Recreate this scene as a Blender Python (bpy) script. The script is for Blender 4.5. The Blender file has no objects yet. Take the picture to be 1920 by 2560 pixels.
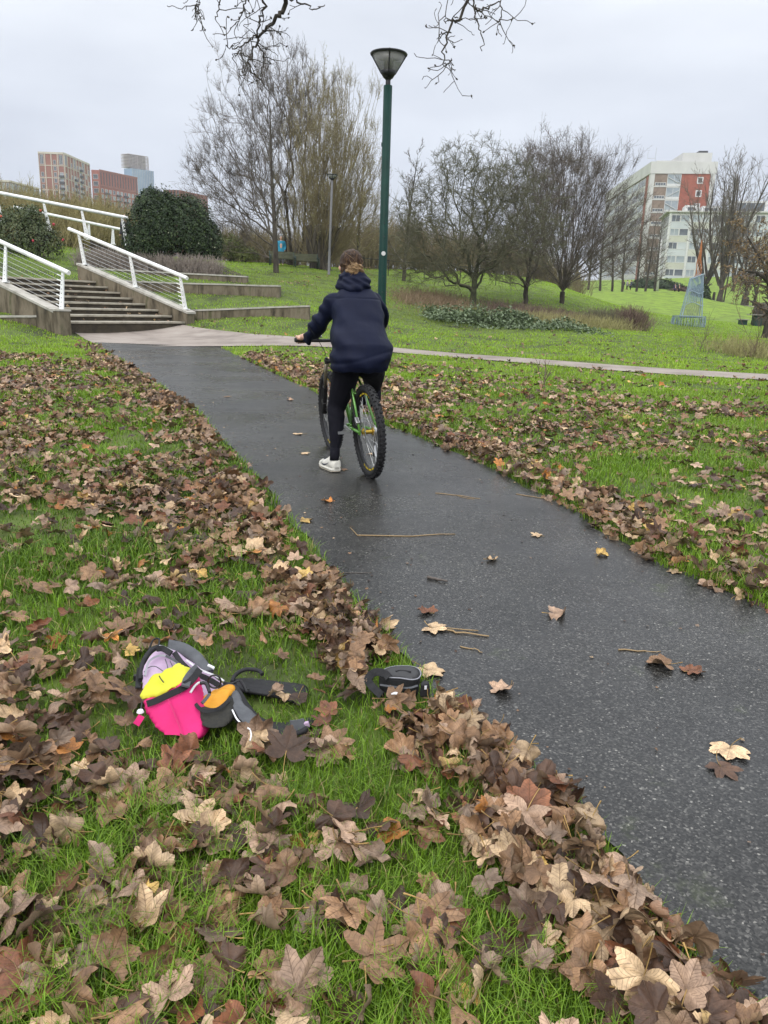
import bpy, bmesh, math, random
import numpy as np
from mathutils import Vector, Matrix, noise as mnoise
R = math.radians
sc = bpy.context.scene
COL = sc.collection
# ------------------------------------------------------------------ camera
PITCH, ROLL, FPX, CAMZ = 15.0, 2.0, 1923.0, 1.3
cam_d = bpy.data.cameras.new('camera'); cam = bpy.data.objects.new('camera', cam_d); COL.objects.link(cam)
cam_d.sensor_fit = 'VERTICAL'; cam_d.sensor_height = 36.0; cam_d.lens = 36.0 * FPX / 2560.0
cam_d.clip_start = 0.05; cam_d.clip_end = 6000
CR = Matrix.Rotation(R(90 - PITCH), 3, 'X') @ Matrix.Rotation(R(ROLL), 3, 'Z')
cam.matrix_world = Matrix.Translation((0, 0, CAMZ)) @ CR.to_4x4()
sc.camera = cam
# ------------------------------------------------------------------ world: overcast sky over a Nishita base
SUN_EL, SUN_AZ = 38.0, 200.0
w = bpy.data.worlds.new('World'); sc.world = w; w.use_nodes = True
nt = w.node_tree; N = nt.nodes; L = nt.links
for n in list(N): N.remove(n)
out = N.new('ShaderNodeOutputWorld')
sky = N.new('ShaderNodeTexSky'); sky.sky_type = 'NISHITA'; sky.sun_disc = False
sky.sun_elevation = R(SUN_EL); sky.sun_rotation = R(SUN_AZ); sky.dust_density = 4
bgs = N.new('ShaderNodeBackground'); bgs.inputs[1].default_value = 0.05; L.new(sky.outputs[0], bgs.inputs[0])
tc = N.new('ShaderNodeTexCoord'); sep = N.new('ShaderNodeSeparateXYZ'); L.new(tc.outputs['Generated'], sep.inputs[0])
cr = N.new('ShaderNodeValToRGB'); L.new(sep.outputs[2], cr.inputs[0])   # overcast dome, brighter towards the zenith
e = cr.color_ramp.elements
e[0].position = 0.0; e[0].color = (0.455, 0.49, 0.57, 1)
e[1].position = 0.30; e[1].color = (0.615, 0.645, 0.70, 1)
q = e.new(0.12); q.color = (0.50, 0.54, 0.62, 1)
q = e.new(1.0); q.color = (1.95, 1.98, 2.02, 1)
mp = N.new('ShaderNodeMapping'); mp.inputs['Scale'].default_value = (1.4, 1.4, 4.5); L.new(tc.outputs['Generated'], mp.inputs[0])
nz = N.new('ShaderNodeTexNoise'); nz.inputs['Scale'].default_value = 1.9; nz.inputs['Detail'].default_value = 5; L.new(mp.outputs[0], nz.inputs[0])
cr2 = N.new('ShaderNodeValToRGB'); L.new(nz.outputs[0], cr2.inputs[0])
cr2.color_ramp.elements[0].position = .3; cr2.color_ramp.elements[0].color = (.80, .815, .845, 1)
cr2.color_ramp.elements[1].position = .7; cr2.color_ramp.elements[1].color = (1.10, 1.10, 1.09, 1)
mx = N.new('ShaderNodeMix'); mx.data_type = 'RGBA'; mx.blend_type = 'MULTIPLY'; mx.inputs[0].default_value = 1
L.new(cr.outputs[0], mx.inputs[6]); L.new(cr2.outputs[0], mx.inputs[7])
bgc = N.new('ShaderNodeBackground'); bgc.inputs[1].default_value = 1.0; L.new(mx.outputs[2], bgc.inputs[0])
ad = N.new('ShaderNodeMixShader'); ad.inputs[0].default_value = 0.93
L.new(bgs.outputs[0], ad.inputs[1]); L.new(bgc.outputs[0], ad.inputs[2]); L.new(ad.outputs[0], out.inputs[0])
sl = bpy.data.lights.new('sun', 'SUN'); sl.energy = 1.0; sl.angle = R(35); sl.color = (1, .97, .92)
so = bpy.data.objects.new('sun', sl); COL.objects.link(so)
so.rotation_euler = (R(90 - SUN_EL), 0, R(180 - SUN_AZ))
sc.view_settings.view_transform = 'Standard'; sc.view_settings.look = 'None'
sc.view_settings.exposure = 0.62; sc.view_settings.gamma = 1.0
sc.cycles.max_bounces = 6; sc.cycles.diffuse_bounces = 3; sc.cycles.transparent_max_bounces = 8

# ------------------------------------------------------------------ measuring helpers (photo pixel + distance -> place)
CRn = np.array(CR)
def ray(u, v):
    return CRn @ np.array([(u - 960) / FPX, (1280 - v) / FPX, -1.0])
def P(u, v, d):
    r = ray(u, v); k = d / r[1]
    return np.array([r[0] * k, d, CAMZ + r[2] * k])
def project(p):
    q = (np.asarray(p, float) - np.array([0, 0, CAMZ])) @ CRn
    dz = np.maximum(-q[..., 2], 1e-3)
    return 960 + FPX * q[..., 0] / dz, 1280 - FPX * q[..., 1] / dz, -q[..., 2]
# ------------------------------------------------------------------ terrain
SL = 0.0127
CTRL = [(180,835,20.5),(450,812,24),(560,832,22),(773,802,23.6),(850,815,24),(900,815,24),(1000,810,26),(1060,825,27),(1300,828,27.5),(1450,822,30),
 (1180,767,36),(1000,742,36),(1060,722,40),(980,702,44),(690,682,38),(640,690,36),(725,667,42),(800,672,43),(560,657,43),(880,687,44),
 (617,706,30.5),(698,745,27.6),(740,765,26),(1310,762,40),(1400,757,42),(1500,800,38),(1600,815,42),(1720,812,46),(1920,850,30),(1920,905,21),
 (1500,760,65),(1500,737,100),(1650,742,120),(1800,762,110),(1900,768,100),(1850,742,140),(1850,702,175),(1900,690,190),(1570,732,130),(1420,722,105),
 (240,640,33),(0,625,31),(100,635,34),(430,690,30),(300,720,28),(0,800,20),(0,760,22.5),(100,735,26)]
ctrl = [P(*c) for c in CTRL]
for xx in (-30, -18, -10, -5, 0, 5, 10, 18): 
    for yy in (8, 14, 18): ctrl.append(np.array([xx, yy, SL * yy]))
for (xx, yy, zz) in [(-30,60,5),(-50,60,6),(-15,62,4),(0,62,4),(12,62,3.6),(-60,120,5),(-20,120,5),(10,110,5),(40,110,5),(-80,250,6),(0,250,8),(80,240,11),(140,240,13),(110,200,10),(-150,400,6),(0,400,8),(150,400,12)]:
    ctrl.append(np.array([xx, yy, zz], float))
ctrl = np.array(ctrl)
def warp(x, y):
    yy = np.maximum(y, 8.0)
    return np.stack([np.clip(x / yy, -1.1, 1.1) * 2.2, 1.3 * np.log(yy)], -1)
def tpsk(r2): return r2 * np.log(r2 + 1e-9) * .5
Wc = warp(ctrl[:, 0], ctrl[:, 1]); nC = len(Wc)
K = tpsk(((Wc[:, None] - Wc[None]) ** 2).sum(-1)) + np.eye(nC) * .01
Pm = np.concatenate([np.ones((nC, 1)), Wc], 1)
A = np.zeros((nC + 3, nC + 3)); A[:nC, :nC] = K; A[:nC, nC:] = Pm; A[nC:, :nC] = Pm.T
coef = np.linalg.solve(A, np.concatenate([ctrl[:, 2], np.zeros(3)]))
def sstep(a, b, x):
    t = np.clip((x - a) / (b - a), 0, 1); return t * t * (3 - 2 * t)
def T(x, y):
    x = np.asarray(x, float); y = np.asarray(y, float); sh = x.shape
    xf, yf = x.ravel(), np.minimum(y.ravel(), 420)
    z = np.empty(xf.shape)
    for i in range(0, len(xf), 20000):
        Wq = warp(xf[i:i+20000], yf[i:i+20000])
        z[i:i+20000] = tpsk(((Wq[:, None] - Wc[None]) ** 2).sum(-1)) @ coef[:nC] + coef[nC] + Wq @ coef[nC + 1:]
    z = np.clip(z, -1, 16)
    k = sstep(16, 20.5, yf)
    return (z * k + SL * yf * (1 - k)).reshape(sh)
def Tz(x, y): return float(T(np.array([x]), np.array([y]))[0])
def G(u, v):                       # where the line of sight meets the near ground
    r = ray(u, v); k = CAMZ / (SL * r[1] - r[2]); return np.array([r[0] * k, r[1] * k, SL * r[1] * k])
# ------------------------------------------------------------------ mesh helpers
rng = np.random.default_rng(7)
WL = {}
def mesh_np(name, V, faces, mats, smooth=False, col=None, extra=None):
    V = np.asarray(V, np.float32).reshape(-1, 3)
    if not isinstance(faces, (list, tuple)): faces = [faces]
    faces = [np.asarray(f, np.int32) for f in faces if len(f)]
    me = bpy.data.meshes.new(name)
    me.vertices.add(len(V)); me.vertices.foreach_set('co', V.ravel())
    nl = sum(f.size for f in faces); npoly = sum(len(f) for f in faces)
    me.loops.add(nl); me.polygons.add(npoly)
    me.loops.foreach_set('vertex_index', np.concatenate([f.ravel() for f in faces]))
    tot = np.concatenate([np.full(len(f), f.shape[1], np.int32) for f in faces])
    st = np.concatenate([[0], np.cumsum(tot)[:-1]]).astype(np.int32)
    me.polygons.foreach_set('loop_start', st)
    try: me.polygons.foreach_set('loop_total', tot)
    except Exception: pass
    me.polygons.foreach_set('use_smooth', np.concatenate([np.full(len(f), bool(smooth) and (f.shape[1] <= 4 or len(f) > 1)) for f in faces]))
    if col is not None:
        c = np.ones((len(V), 4), np.float32); c[:, :3] = col
        a = me.color_attributes.new('col', 'FLOAT_COLOR', 'POINT'); a.data.foreach_set('color', c.ravel())
    for k, val in (extra or {}).items():
        a = me.attributes.new(k, 'FLOAT', 'POINT'); a.data.foreach_set('value', np.asarray(val, np.float32))
    me.update(calc_edges=True)
    if mats is not None:
        for m in (mats if isinstance(mats, (list, tuple)) else [mats]): me.materials.append(m)
    return me
def tag(o, label=None, cat=None, group=None, kind=None):
    if label: o['label'] = label
    if cat: o['category'] = cat
    if group: o['group'] = group
    if kind: o['kind'] = kind
    return o
def link(name, me, parent=None, loc=(0, 0, 0)):
    o = bpy.data.objects.new(name, me); COL.objects.link(o)
    loc = np.asarray(loc, float)
    if parent is not None:
        o.parent = parent; o.location = Vector(loc - WL[parent]); 
    else: o.location = Vector(loc)
    WL[o] = loc.copy(); return o
def thing(name, label, cat, loc, group=None):
    return tag(link(name, None, None, loc), label, cat, group)
class MB:
    def __init__(s, M=None): s.v = []; s.q = []; s.t = []; s.g = []; s.n = 0; s.M = M; s.c = []; s.col = None
    def add(s, V, quads=(), tris=(), ngons=()):
        V = np.asarray(V, float).reshape(-1, 3); o = s.n
        if len(quads): s.q.append(np.asarray(quads, int) + o)
        if len(tris): s.t.append(np.asarray(tris, int) + o)
        for g in ngons: s.g.append(np.asarray(g, int) + o)
        if s.M is not None:
            m = np.array(s.M); V = V @ m[:3, :3].T + m[:3, 3]
        s.v.append(V); s.n += len(V)
        if s.col is not None: s.c.append(np.tile(np.asarray(s.col, float), (len(V), 1)))
        return s
    def frame(s, c, X, Y, Z, hx, hy, hz, taper=1.0):       # oriented box
        c, X, Y, Z = [np.asarray(a, float) for a in (c, X, Y, Z)]
        V = []
        for k in (-1, 1):
            f = 1 if k < 0 else taper
            for (i, j) in ((-1, -1), (1, -1), (1, 1), (-1, 1)): V.append(c + X * hx * i * f + Y * hy * j * f + Z * hz * k)
        return s.add(V, [(3,2,1,0),(4,5,6,7),(0,1,5,4),(1,2,6,5),(2,3,7,6),(3,0,4,7)])
    def box(s, c, size, rz=0.0):
        ca, sa = math.cos(rz), math.sin(rz)
        return s.frame(c, (ca, sa, 0), (-sa, ca, 0), (0, 0, 1), size[0]/2, size[1]/2, size[2]/2)
    def bar(s, a, b, w, h, up=(0, 0, 1)):
        a, b, up = np.asarray(a, float), np.asarray(b, float), np.asarray(up, float)
        d = b - a; l = np.linalg.norm(d); d /= l
        x = np.cross(d, up); x /= np.linalg.norm(x); z = np.cross(x, d)
        return s.frame((a + b) / 2, x, z, d, w / 2, h / 2, l / 2)
    def tube(s, pts, rad, sides=8, cap=True, closed=False):
        pts = np.asarray(pts, float); n = len(pts); rad = np.broadcast_to(np.asarray(rad, float), (n,))
        tan = np.gradient(pts, axis=0) if not closed else (np.roll(pts, -1, 0) - np.roll(pts, 1, 0))
        tan /= np.linalg.norm(tan, axis=1)[:, None] + 1e-12
        ref = np.array([0, 0, 1.0]) if abs(tan[0][2]) < .9 else np.array([1.0, 0, 0])
        x = np.cross(tan[0], ref); x /= np.linalg.norm(x); V = []
        th = np.arange(sides) / sides * 2 * np.pi
        for i in range(n):
            x = x - tan[i] * (x @ tan[i]); x /= np.linalg.norm(x); y = np.cross(tan[i], x)
            V.append(pts[i] + rad[i] * (np.cos(th)[:, None] * x + np.sin(th)[:, None] * y))
        V = np.concatenate(V); q = []
        m = n if closed else n - 1
        for i in range(m):
            i2 = (i + 1) % n
            for j in range(sides):
                k = (j + 1) % sides; q.append((i*sides+j, i*sides+k, i2*sides+k, i2*sides+j))
        ng = [] if (closed or not cap) else [tuple(range(sides))[::-1], tuple((n-1)*sides + j for j in range(sides))]
        return s.add(V, q, ngons=ng)
    def lathe(s, prof, c, axis=(0, 0, 1), sides=24, closed=False):
        axis = np.asarray(axis, float); axis /= np.linalg.norm(axis); c = np.asarray(c, float)
        ref = np.array([1.0, 0, 0]) if abs(axis[0]) < .9 else np.array([0, 1.0, 0])
        x = np.cross(axis, ref); x /= np.linalg.norm(x); y = np.cross(axis, x)
        th = np.arange(sides) / sides * 2 * np.pi; ringd = np.cos(th)[:, None] * x + np.sin(th)[:, None] * y
        V = np.concatenate([c + axis * h + ringd * r for (r, h) in prof]); n = len(prof); q = []
        for i in range(n if closed else n - 1):
            i2 = (i + 1) % n
            for j in range(sides):
                k = (j + 1) % sides; q.append((i*sides+j, i*sides+k, i2*sides+k, i2*sides+j))
        ng = []
        if not closed:
            if prof[0][0] > 1e-5: ng.append(tuple(range(sides))[::-1])
            if prof[-1][0] > 1e-5: ng.append(tuple((n-1)*sides + j for j in range(sides)))
        return s.add(V, q, ngons=ng)
    def rings(s, rs, cap=True, closed=True):                # loft a list of equal point loops
        n = len(rs); m = len(rs[0]); q = []
        for i in range(n - 1):
            for j in range(m if closed else m - 1):
                k = (j + 1) % m; q.append((i*m+j, i*m+k, (i+1)*m+k, (i+1)*m+j))
        ng = [tuple(range(m))[::-1], tuple((n-1)*m + j for j in range(m))] if (cap and closed) else []
        return s.add(np.concatenate([np.asarray(r, float) for r in rs]), q, ngons=ng)
    def prism(s, poly, offs):
        poly = np.asarray(poly, float); m = len(poly); offs = np.asarray(offs, float)
        return s.add(np.concatenate([poly, poly + offs]), [(j, (j+1) % m, m + (j+1) % m, m + j) for j in range(m)], ngons=[tuple(range(m))[::-1], tuple(range(m, 2*m))])
    def mesh(s, name, m, loc=(0, 0, 0), smooth=False):
        V = np.concatenate(s.v) - np.asarray(loc, float)
        fs = []
        if s.q: fs.append(np.concatenate(s.q))
        if s.t: fs.append(np.concatenate(s.t))
        for g in s.g: fs.append(g[None])
        return mesh_np(name, V, fs, m, smooth, np.concatenate(s.c) if s.c else None)
    def build(s, name, m, parent=None, loc=None, smooth=False, fix=False):
        if loc is None: loc = WL[parent] if parent is not None else (0, 0, 0)
        me = s.mesh(name, m, loc, smooth)
        if fix: fix_normals(me)
        if smooth == 'auto': pass
        return link(name, me, parent, loc)
def smoothpath(p, n):
    p = np.asarray(p, float); m = len(p); t = np.linspace(0, m - 1, n); i = np.clip(t.astype(int), 0, m - 2); f = (t - i)[:, None]
    pe = np.concatenate([[2 * p[0] - p[1]], p, [2 * p[-1] - p[-2]]]); a, b, c, d = pe[i], pe[i + 1], pe[i + 2], pe[i + 3]
    return .5 * (2 * b + (c - a) * f + (2 * a - 5 * b + 4 * c - d) * f ** 2 + (3 * b - a - 3 * c + d) * f ** 3)
def fix_normals(me):
    b = bmesh.new(); b.from_mesh(me); bmesh.ops.recalc_face_normals(b, faces=b.faces[:]); b.to_mesh(me); b.free()
def bevel(o, w=.01, seg=2):
    m = o.modifiers.new('bevel', 'BEVEL'); m.width = w; m.segments = seg; m.limit_method = 'ANGLE'; return o
# ------------------------------------------------------------------ materials
def pmat(name, cols, scale=4, rough=.8, bump=0.0, bscale=40, detail=6, attr=False, metal=0.0, spec=.4, dist=.02, stretch=None, transl=0.0, hue=None, pos=None, coat=0, alpha=None, rrange=None):
    m = bpy.data.materials.new(name); m.use_nodes = True; nt = m.node_tree; N, L = nt.nodes, nt.links
    bs = N['Principled BSDF']; bs.inputs['Roughness'].default_value = rough; bs.inputs['Metallic'].default_value = metal
    bs.inputs['Specular IOR Level'].default_value = spec
    if coat: bs.inputs['Coat Weight'].default_value = coat
    tc = N.new('ShaderNodeTexCoord'); src = tc.outputs['Object']
    if stretch:
        mp = N.new('ShaderNodeMapping'); mp.inputs['Scale'].default_value = stretch; L.new(src, mp.inputs[0]); src = mp.outputs[0]
    nz = N.new('ShaderNodeTexNoise'); nz.inputs['Scale'].default_value = scale; nz.inputs['Detail'].default_value = detail; nz.inputs['Roughness'].default_value = .62
    L.new(src, nz.inputs['Vector'])
    cr = N.new('ShaderNodeValToRGB'); L.new(nz.outputs[0], cr.inputs[0]); el = cr.color_ramp.elements
    n = len(cols)
    ps = pos or [(.32 + .36 * i / max(n - 1, 1)) for i in range(n)]
    el[0].position = ps[0]; el[0].color = (*cols[0], 1); el[1].position = ps[-1]; el[1].color = (*cols[-1], 1)
    for i in range(1, n - 1): q = el.new(ps[i]); q.color = (*cols[i], 1)
    csock = cr.outputs[0]
    if attr:
        at = N.new('ShaderNodeAttribute'); at.attribute_name = 'col'
        mx = N.new('ShaderNodeMix'); mx.data_type = 'RGBA'; mx.blend_type = 'MULTIPLY'; mx.inputs[0].default_value = 1
        L.new(at.outputs['Color'], mx.inputs[6]); L.new(csock, mx.inputs[7]); csock = mx.outputs[2]
    L.new(csock, bs.inputs['Base Color'])
    if bump:
        b2 = N.new('ShaderNodeTexNoise'); b2.inputs['Scale'].default_value = bscale; b2.inputs['Detail'].default_value = 5; L.new(src, b2.inputs['Vector'])
        bp = N.new('ShaderNodeBump'); bp.inputs['Strength'].default_value = bump; bp.inputs['Distance'].default_value = dist
        L.new(b2.outputs[0], bp.inputs['Height']); L.new(bp.outputs[0], bs.inputs['Normal'])
    if rrange:
        mr = N.new('ShaderNodeMapRange'); mr.inputs[3].default_value = rrange[0]; mr.inputs[4].default_value = rrange[1]; mr.inputs[1].default_value = .3; mr.inputs[2].default_value = .7
        L.new(nz.outputs[0], mr.inputs[0]); L.new(mr.outputs[0], bs.inputs['Roughness'])
    if transl:
        tr = N.new('ShaderNodeBsdfTranslucent'); L.new(csock, tr.inputs[0]); ms = N.new('ShaderNodeMixShader'); ms.inputs[0].default_value = transl
        L.new(bs.outputs[0], ms.inputs[1]); L.new(tr.outputs[0], ms.inputs[2]); L.new(ms.outputs[0], N['Material Output'].inputs[0])
    if alpha is not None: bs.inputs['Alpha'].default_value = alpha
    return m
def flat(name, c, rough=.6, **k): 
    c = np.array(c); return pmat(name, [tuple(c * .86), tuple(c * 1.08)], rough=rough, **k)
# ================================================================== GROUND, PATHS
m_ground = pmat('lawn_soil', [(.028,.030,.010),(.050,.072,.014),(.085,.125,.018),(.06,.062,.02)], scale=.9, rough=.95, bump=.6, bscale=9, dist=.05, detail=9, attr=True)
m_soil = pmat('wet_soil', [(.022,.016,.010),(.05,.036,.02),(.045,.06,.018)], scale=3, rough=.9, bump=.8, bscale=30)
ys = np.concatenate([np.arange(-14, 0, 2.0), np.arange(0, 44, .4), 44 * 1.035 ** np.arange(0, 80), [800, 1100, 1600, 2500, 3800]])
ss = np.sinh(np.linspace(-2.6, 2.6, 171)) / np.sinh(2.6)
XX = ss[None, :] * (14 + 1.5 * np.abs(ys))[:, None]; YY = np.repeat(ys[:, None], len(ss), 1)
ZZ = T(XX, YY)
ny, nx = XX.shape; idx = np.arange(ny * nx).reshape(ny, nx)
Q = np.stack([idx[:-1, :-1], idx[:-1, 1:], idx[1:, 1:], idx[1:, :-1]], -1).reshape(-1, 4)
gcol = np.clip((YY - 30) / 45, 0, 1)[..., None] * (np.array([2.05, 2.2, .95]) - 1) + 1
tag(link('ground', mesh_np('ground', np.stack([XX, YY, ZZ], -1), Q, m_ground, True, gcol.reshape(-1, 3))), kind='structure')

def asphalt_mat():
    m = bpy.data.materials.new('asphalt'); m.use_nodes = True; N, L = m.node_tree.nodes, m.node_tree.links; bs = N['Principled BSDF']
    tc = N.new('ShaderNodeTexCoord')
    def noise(s, d=5, r=.6):
        n = N.new('ShaderNodeTexNoise'); n.inputs['Scale'].default_value = s; n.inputs['Detail'].default_value = d; n.inputs['Roughness'].default_value = r; L.new(tc.outputs['Object'], n.inputs[0]); return n.outputs[0]
    def ramp(src, stops):
        c = N.new('ShaderNodeValToRGB'); L.new(src, c.inputs[0]); el = c.color_ramp.elements
        el[0].position, el[0].color = stops[0][0], (*stops[0][1], 1); el[1].position, el[1].color = stops[-1][0], (*stops[-1][1], 1)
        for p, cc in stops[1:-1]: q = el.new(p); q.color = (*cc, 1)
        return c.outputs[0]
    def mix(f, a, b, mode='MIX'):
        x = N.new('ShaderNodeMix'); x.data_type = 'RGBA'; x.blend_type = mode
        if isinstance(f, float): x.inputs[0].default_value = f
        else: L.new(f, x.inputs[0])
        for s, k in ((a, 6), (b, 7)):
            if isinstance(s, tuple): x.inputs[k].default_value = (*s, 1)
            else: L.new(s, x.inputs[k])
        return x.outputs[2]
    vo = N.new('ShaderNodeTexVoronoi'); vo.inputs['Scale'].default_value = 175; L.new(tc.outputs['Object'], vo.inputs['Vector'])
    sep = N.new('ShaderNodeSeparateColor'); L.new(vo.outputs['Color'], sep.inputs[0])
    stones = ramp(sep.outputs[0], [(0, (.009,.009,.009)), (.45, (.021,.0208,.020)), (.8, (.042,.041,.039)), (.93, (.072,.070,.066)), (.985, (.11,.106,.098)), (1, (.24,.23,.21))])
    big = ramp(noise(.8, 8, .65), [(.32, (.55,.56,.58)), (.5, (.95,.95,.94)), (.68, (1.35,1.33,1.30))])
    c = mix(1.0, stones, big, 'MULTIPLY')
    moss_f = ramp(noise(2.1, 9, .72), [(.60, (0,0,0)), (.74, (.6,.6,.6))])
    c = mix(moss_f, c, (.05,.07,.012))
    L.new(c, bs.inputs['Base Color'])
    rg = ramp(noise(.9, 6), [(.38, (.16,.16,.16)), (.62, (.42,.42,.42))]); L.new(rg, bs.inputs['Roughness'])
    bs.inputs['Specular IOR Level'].default_value = .22
    cw = ramp(noise(.55, 7, .6), [(.36, (.03,.03,.03)), (.62, (.42,.42,.42))]); L.new(cw, bs.inputs['Coat Weight']); bs.inputs['Coat Roughness'].default_value = .28; bs.inputs['Coat IOR'].default_value = 1.33
    bp = N.new('ShaderNodeBump'); bp.inputs['Strength'].default_value = .28; bp.inputs['Distance'].default_value = .004; L.new(vo.outputs['Distance'], bp.inputs['Height'])
    bp.invert = True; L.new(bp.outputs[0], bs.inputs['Normal'])
    return m
m_asph = asphalt_mat()
m_pave = pmat('buff_path', [(.17,.14,.12),(.255,.215,.185),(.31,.27,.235)], scale=1.2, rough=.75, bump=.5, bscale=70, dist=.01, detail=10)

Lpix = [(60,815),(130,830),(235,858),(345,930),(490,1030),(545,1090),(598,1160),(660,1220),(720,1300),(770,1370),(860,1480),(970,1620),(1085,1745),(1270,1885),(1440,2050),(1600,2270),(1830,2530)]
Rpix = [(548,868),(636,910),(746,962),(870,1020),(977,1068),(1081,1110),(1180,1150),(1284,1202),(1400,1262),(1480,1315),(1585,1372),(1643,1415),(1770,1464),(1920,1528)]
EL = np.array([G(*p)[:2] for p in Lpix[2:]]); ER = np.array([G(*p)[:2] for p in Rpix])
EL = np.concatenate([EL, [[.86, .6], [1.02, -.6], [1.2, -3], [1.6, -9]]]); ER = np.concatenate([ER, [[2.05, 2.4], [2.5, 1.2], [2.9, -.5], [3.3, -3], [3.9, -9]]])
def xl(y): o = np.argsort(EL[:, 1]); return np.interp(y, EL[o, 1], EL[o, 0])
def xr(y): o = np.argsort(ER[:, 1]); return np.interp(y, ER[o, 1], ER[o, 0])
yy = np.concatenate([np.arange(-9, 0, 1.), np.arange(0, 18.41, .1)])
wob = lambda y, s: .03 * np.sin(y * 5.1 + s) + .02 * np.sin(y * 13 + 2 * s)
a0, a1 = xl(yy) + wob(yy, 0), xr(yy) + wob(yy, 2)
V = []; n = 9
for k in range(n): V.append(np.stack([a0 + (a1 - a0) * k / (n-1), yy, SL * yy + .012], -1))
V = np.stack(V, 1).reshape(-1, 3); m_ = len(yy); idx = np.arange(m_ * n).reshape(m_, n)
Q = np.stack([idx[:-1,:-1], idx[:-1,1:], idx[1:,1:], idx[1:,:-1]], -1).reshape(-1, 4)
tag(link('asphalt_path', mesh_np('asphalt_path', V, Q, m_asph)), kind='structure')
# crossing path: strip between its near and far edge
farp = [(180,831),(330,818),(450,812),(505,822),(640,838),(773,848),(940,866),(1060,878),(1280,895),(1500,912),(1700,926),(1920,938)]
nearp = [(195,838),(262,868),(420,868),(545,867.5),(690,866),(790,868),(940,879),(1060,889),(1280,907),(1500,926),(1700,940),(1920,953)]
def GT(u, v):
    r = ray(u, v); ks = np.linspace(2, 60, 4000) / r[1]; pts = r[None] * ks[:, None] + [0, 0, CAMZ]
    h = pts[:, 2] - T(pts[:, 0], pts[:, 1]); i = np.argmax(h < 0) if (h < 0).any() else len(h) - 1; return pts[i]
FA = np.array([GT(*p) for p in farp]); NE = np.array([GT(*p) for p in nearp])
FA = np.concatenate([FA, FA[-1:] + [[14, -4.5, 0]]]); NE = np.concatenate([NE, NE[-1:] + [[14, -4.5, 0]]])
def resamp(A, n): t = np.linspace(0, len(A) - 1, n); return np.stack([np.interp(t, np.arange(len(A)), A[:, k]) for k in range(A.shape[1])], -1)
F2, N2 = resamp(FA, 160), resamp(NE, 160); n = 10
V = np.stack([N2 + (F2 - N2) * k / (n - 1) for k in range(n)], 1)[:, :, :2]
Zp = T(V[..., 0], V[..., 1]) + .022
V = np.concatenate([V, Zp[..., None]], -1).reshape(-1, 3); idx = np.arange(160 * n).reshape(160, n)
Q = np.stack([idx[:-1,:-1], idx[1:,:-1], idx[1:,1:], idx[:-1,1:]], -1).reshape(-1, 4)
tag(link('paved_path', mesh_np('paved_path', V, Q, m_pave)), kind='structure')
def inpoly(x, y, poly):
    c = np.zeros(x.shape, bool); n = len(poly)
    for i in range(n):
        x1, y1 = poly[i][:2]; x2, y2 = poly[(i+1) % n][:2]
        k = ((y1 > y) != (y2 > y)) & (x < (x2 - x1) * (y - y1) / (y2 - y1 + 1e-12) + x1); c ^= k
    return c
CROSS = [tuple(p[:2]) for p in N2[::2]] + [tuple(p[:2]) for p in F2[::-2]]
# far pale path on the right
fp = [(1770,752,122),(1800,757,114),(1840,763,104),(1880,768,97),(1990,776,90)]
C0 = np.array([P(*p) for p in fp]); C0 = resamp(C0, 30); V = []
for c in C0:
    for k in (-1.6, 0, 1.6): V.append((c[0] + k * .5, c[1] + k, 0))
V = np.array(V); V[:, 2] = T(V[:, 0], V[:, 1]) + .06; idx = np.arange(90).reshape(30, 3)
tag(link('far_path', mesh_np('far_path', V, np.stack([idx[:-1,:-1], idx[1:,:-1], idx[1:,1:], idx[:-1,1:]], -1).reshape(-1, 4), m_pave)), kind='structure')

# ================================================================== STEPS, TERRACES, RAILINGS
m_conc = pmat('stained_concrete', [(.035,.028,.018),(.105,.085,.055),(.18,.15,.105),(.085,.08,.04)], scale=2.2, rough=.85, bump=.4, bscale=25, stretch=(1.6,1.6,.45), detail=9)
m_cope = pmat('coping_stone', [(.25,.235,.20),(.40,.38,.335),(.48,.455,.41)], scale=3, rough=.8, bump=.3, bscale=40)
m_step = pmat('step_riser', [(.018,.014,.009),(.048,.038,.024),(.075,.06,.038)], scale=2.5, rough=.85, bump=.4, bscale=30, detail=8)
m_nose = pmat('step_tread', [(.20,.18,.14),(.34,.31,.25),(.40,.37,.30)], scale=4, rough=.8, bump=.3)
m_white = pmat('white_painted_steel', [(.62,.63,.62),(.78,.79,.78),(.82,.82,.81)], scale=3, rough=.35, spec=.5, detail=8)
m_steel = flat('stainless_wire', (.55,.55,.54), rough=.3, metal=.8)
m_dark = flat('black_metal', (.012,.013,.014), rough=.45)
aS = np.array([.53, .848, 0]); bS = np.array([-.848, .53, 0]); UPV = np.array([0, 0, 1.])
R0 = P(462, 806, 23.8); NST, TR, RI, WS = 8, .575, .160, 4.25
z0 = R0[2] - RI + .02
stairs = thing('garden_steps', 'flight of brown stone steps with pale treads between white railings', 'steps', (*(R0 - aS * WS / 2)[:2], z0 - .1))
TOP = NST * RI + z0
tr_mb, ri_mb = MB(), MB()
for k in range(NST):
    c = R0 + bS * TR * k - aS * WS / 2; zt = z0 + RI * (k + 1); ln = TR if k < NST - 1 else 5.5
    o = c + bS * ln / 2
    ri_mb.frame((o[0], o[1], zt - .03 - .35), aS, bS, UPV, WS / 2, ln / 2, .32 + .03)
    tr_mb.frame((o[0] - bS[0]*.02, o[1] - bS[1]*.02, zt - .03 + .002), aS, bS, UPV, WS / 2 - .003, ln / 2 + .018, .028)
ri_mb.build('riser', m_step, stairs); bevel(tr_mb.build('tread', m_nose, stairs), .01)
STAIRPOLY = [R0 - bS*.3, R0 - aS*WS - bS*.3, R0 - aS*WS + bS*9, R0 + bS*9]
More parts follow.
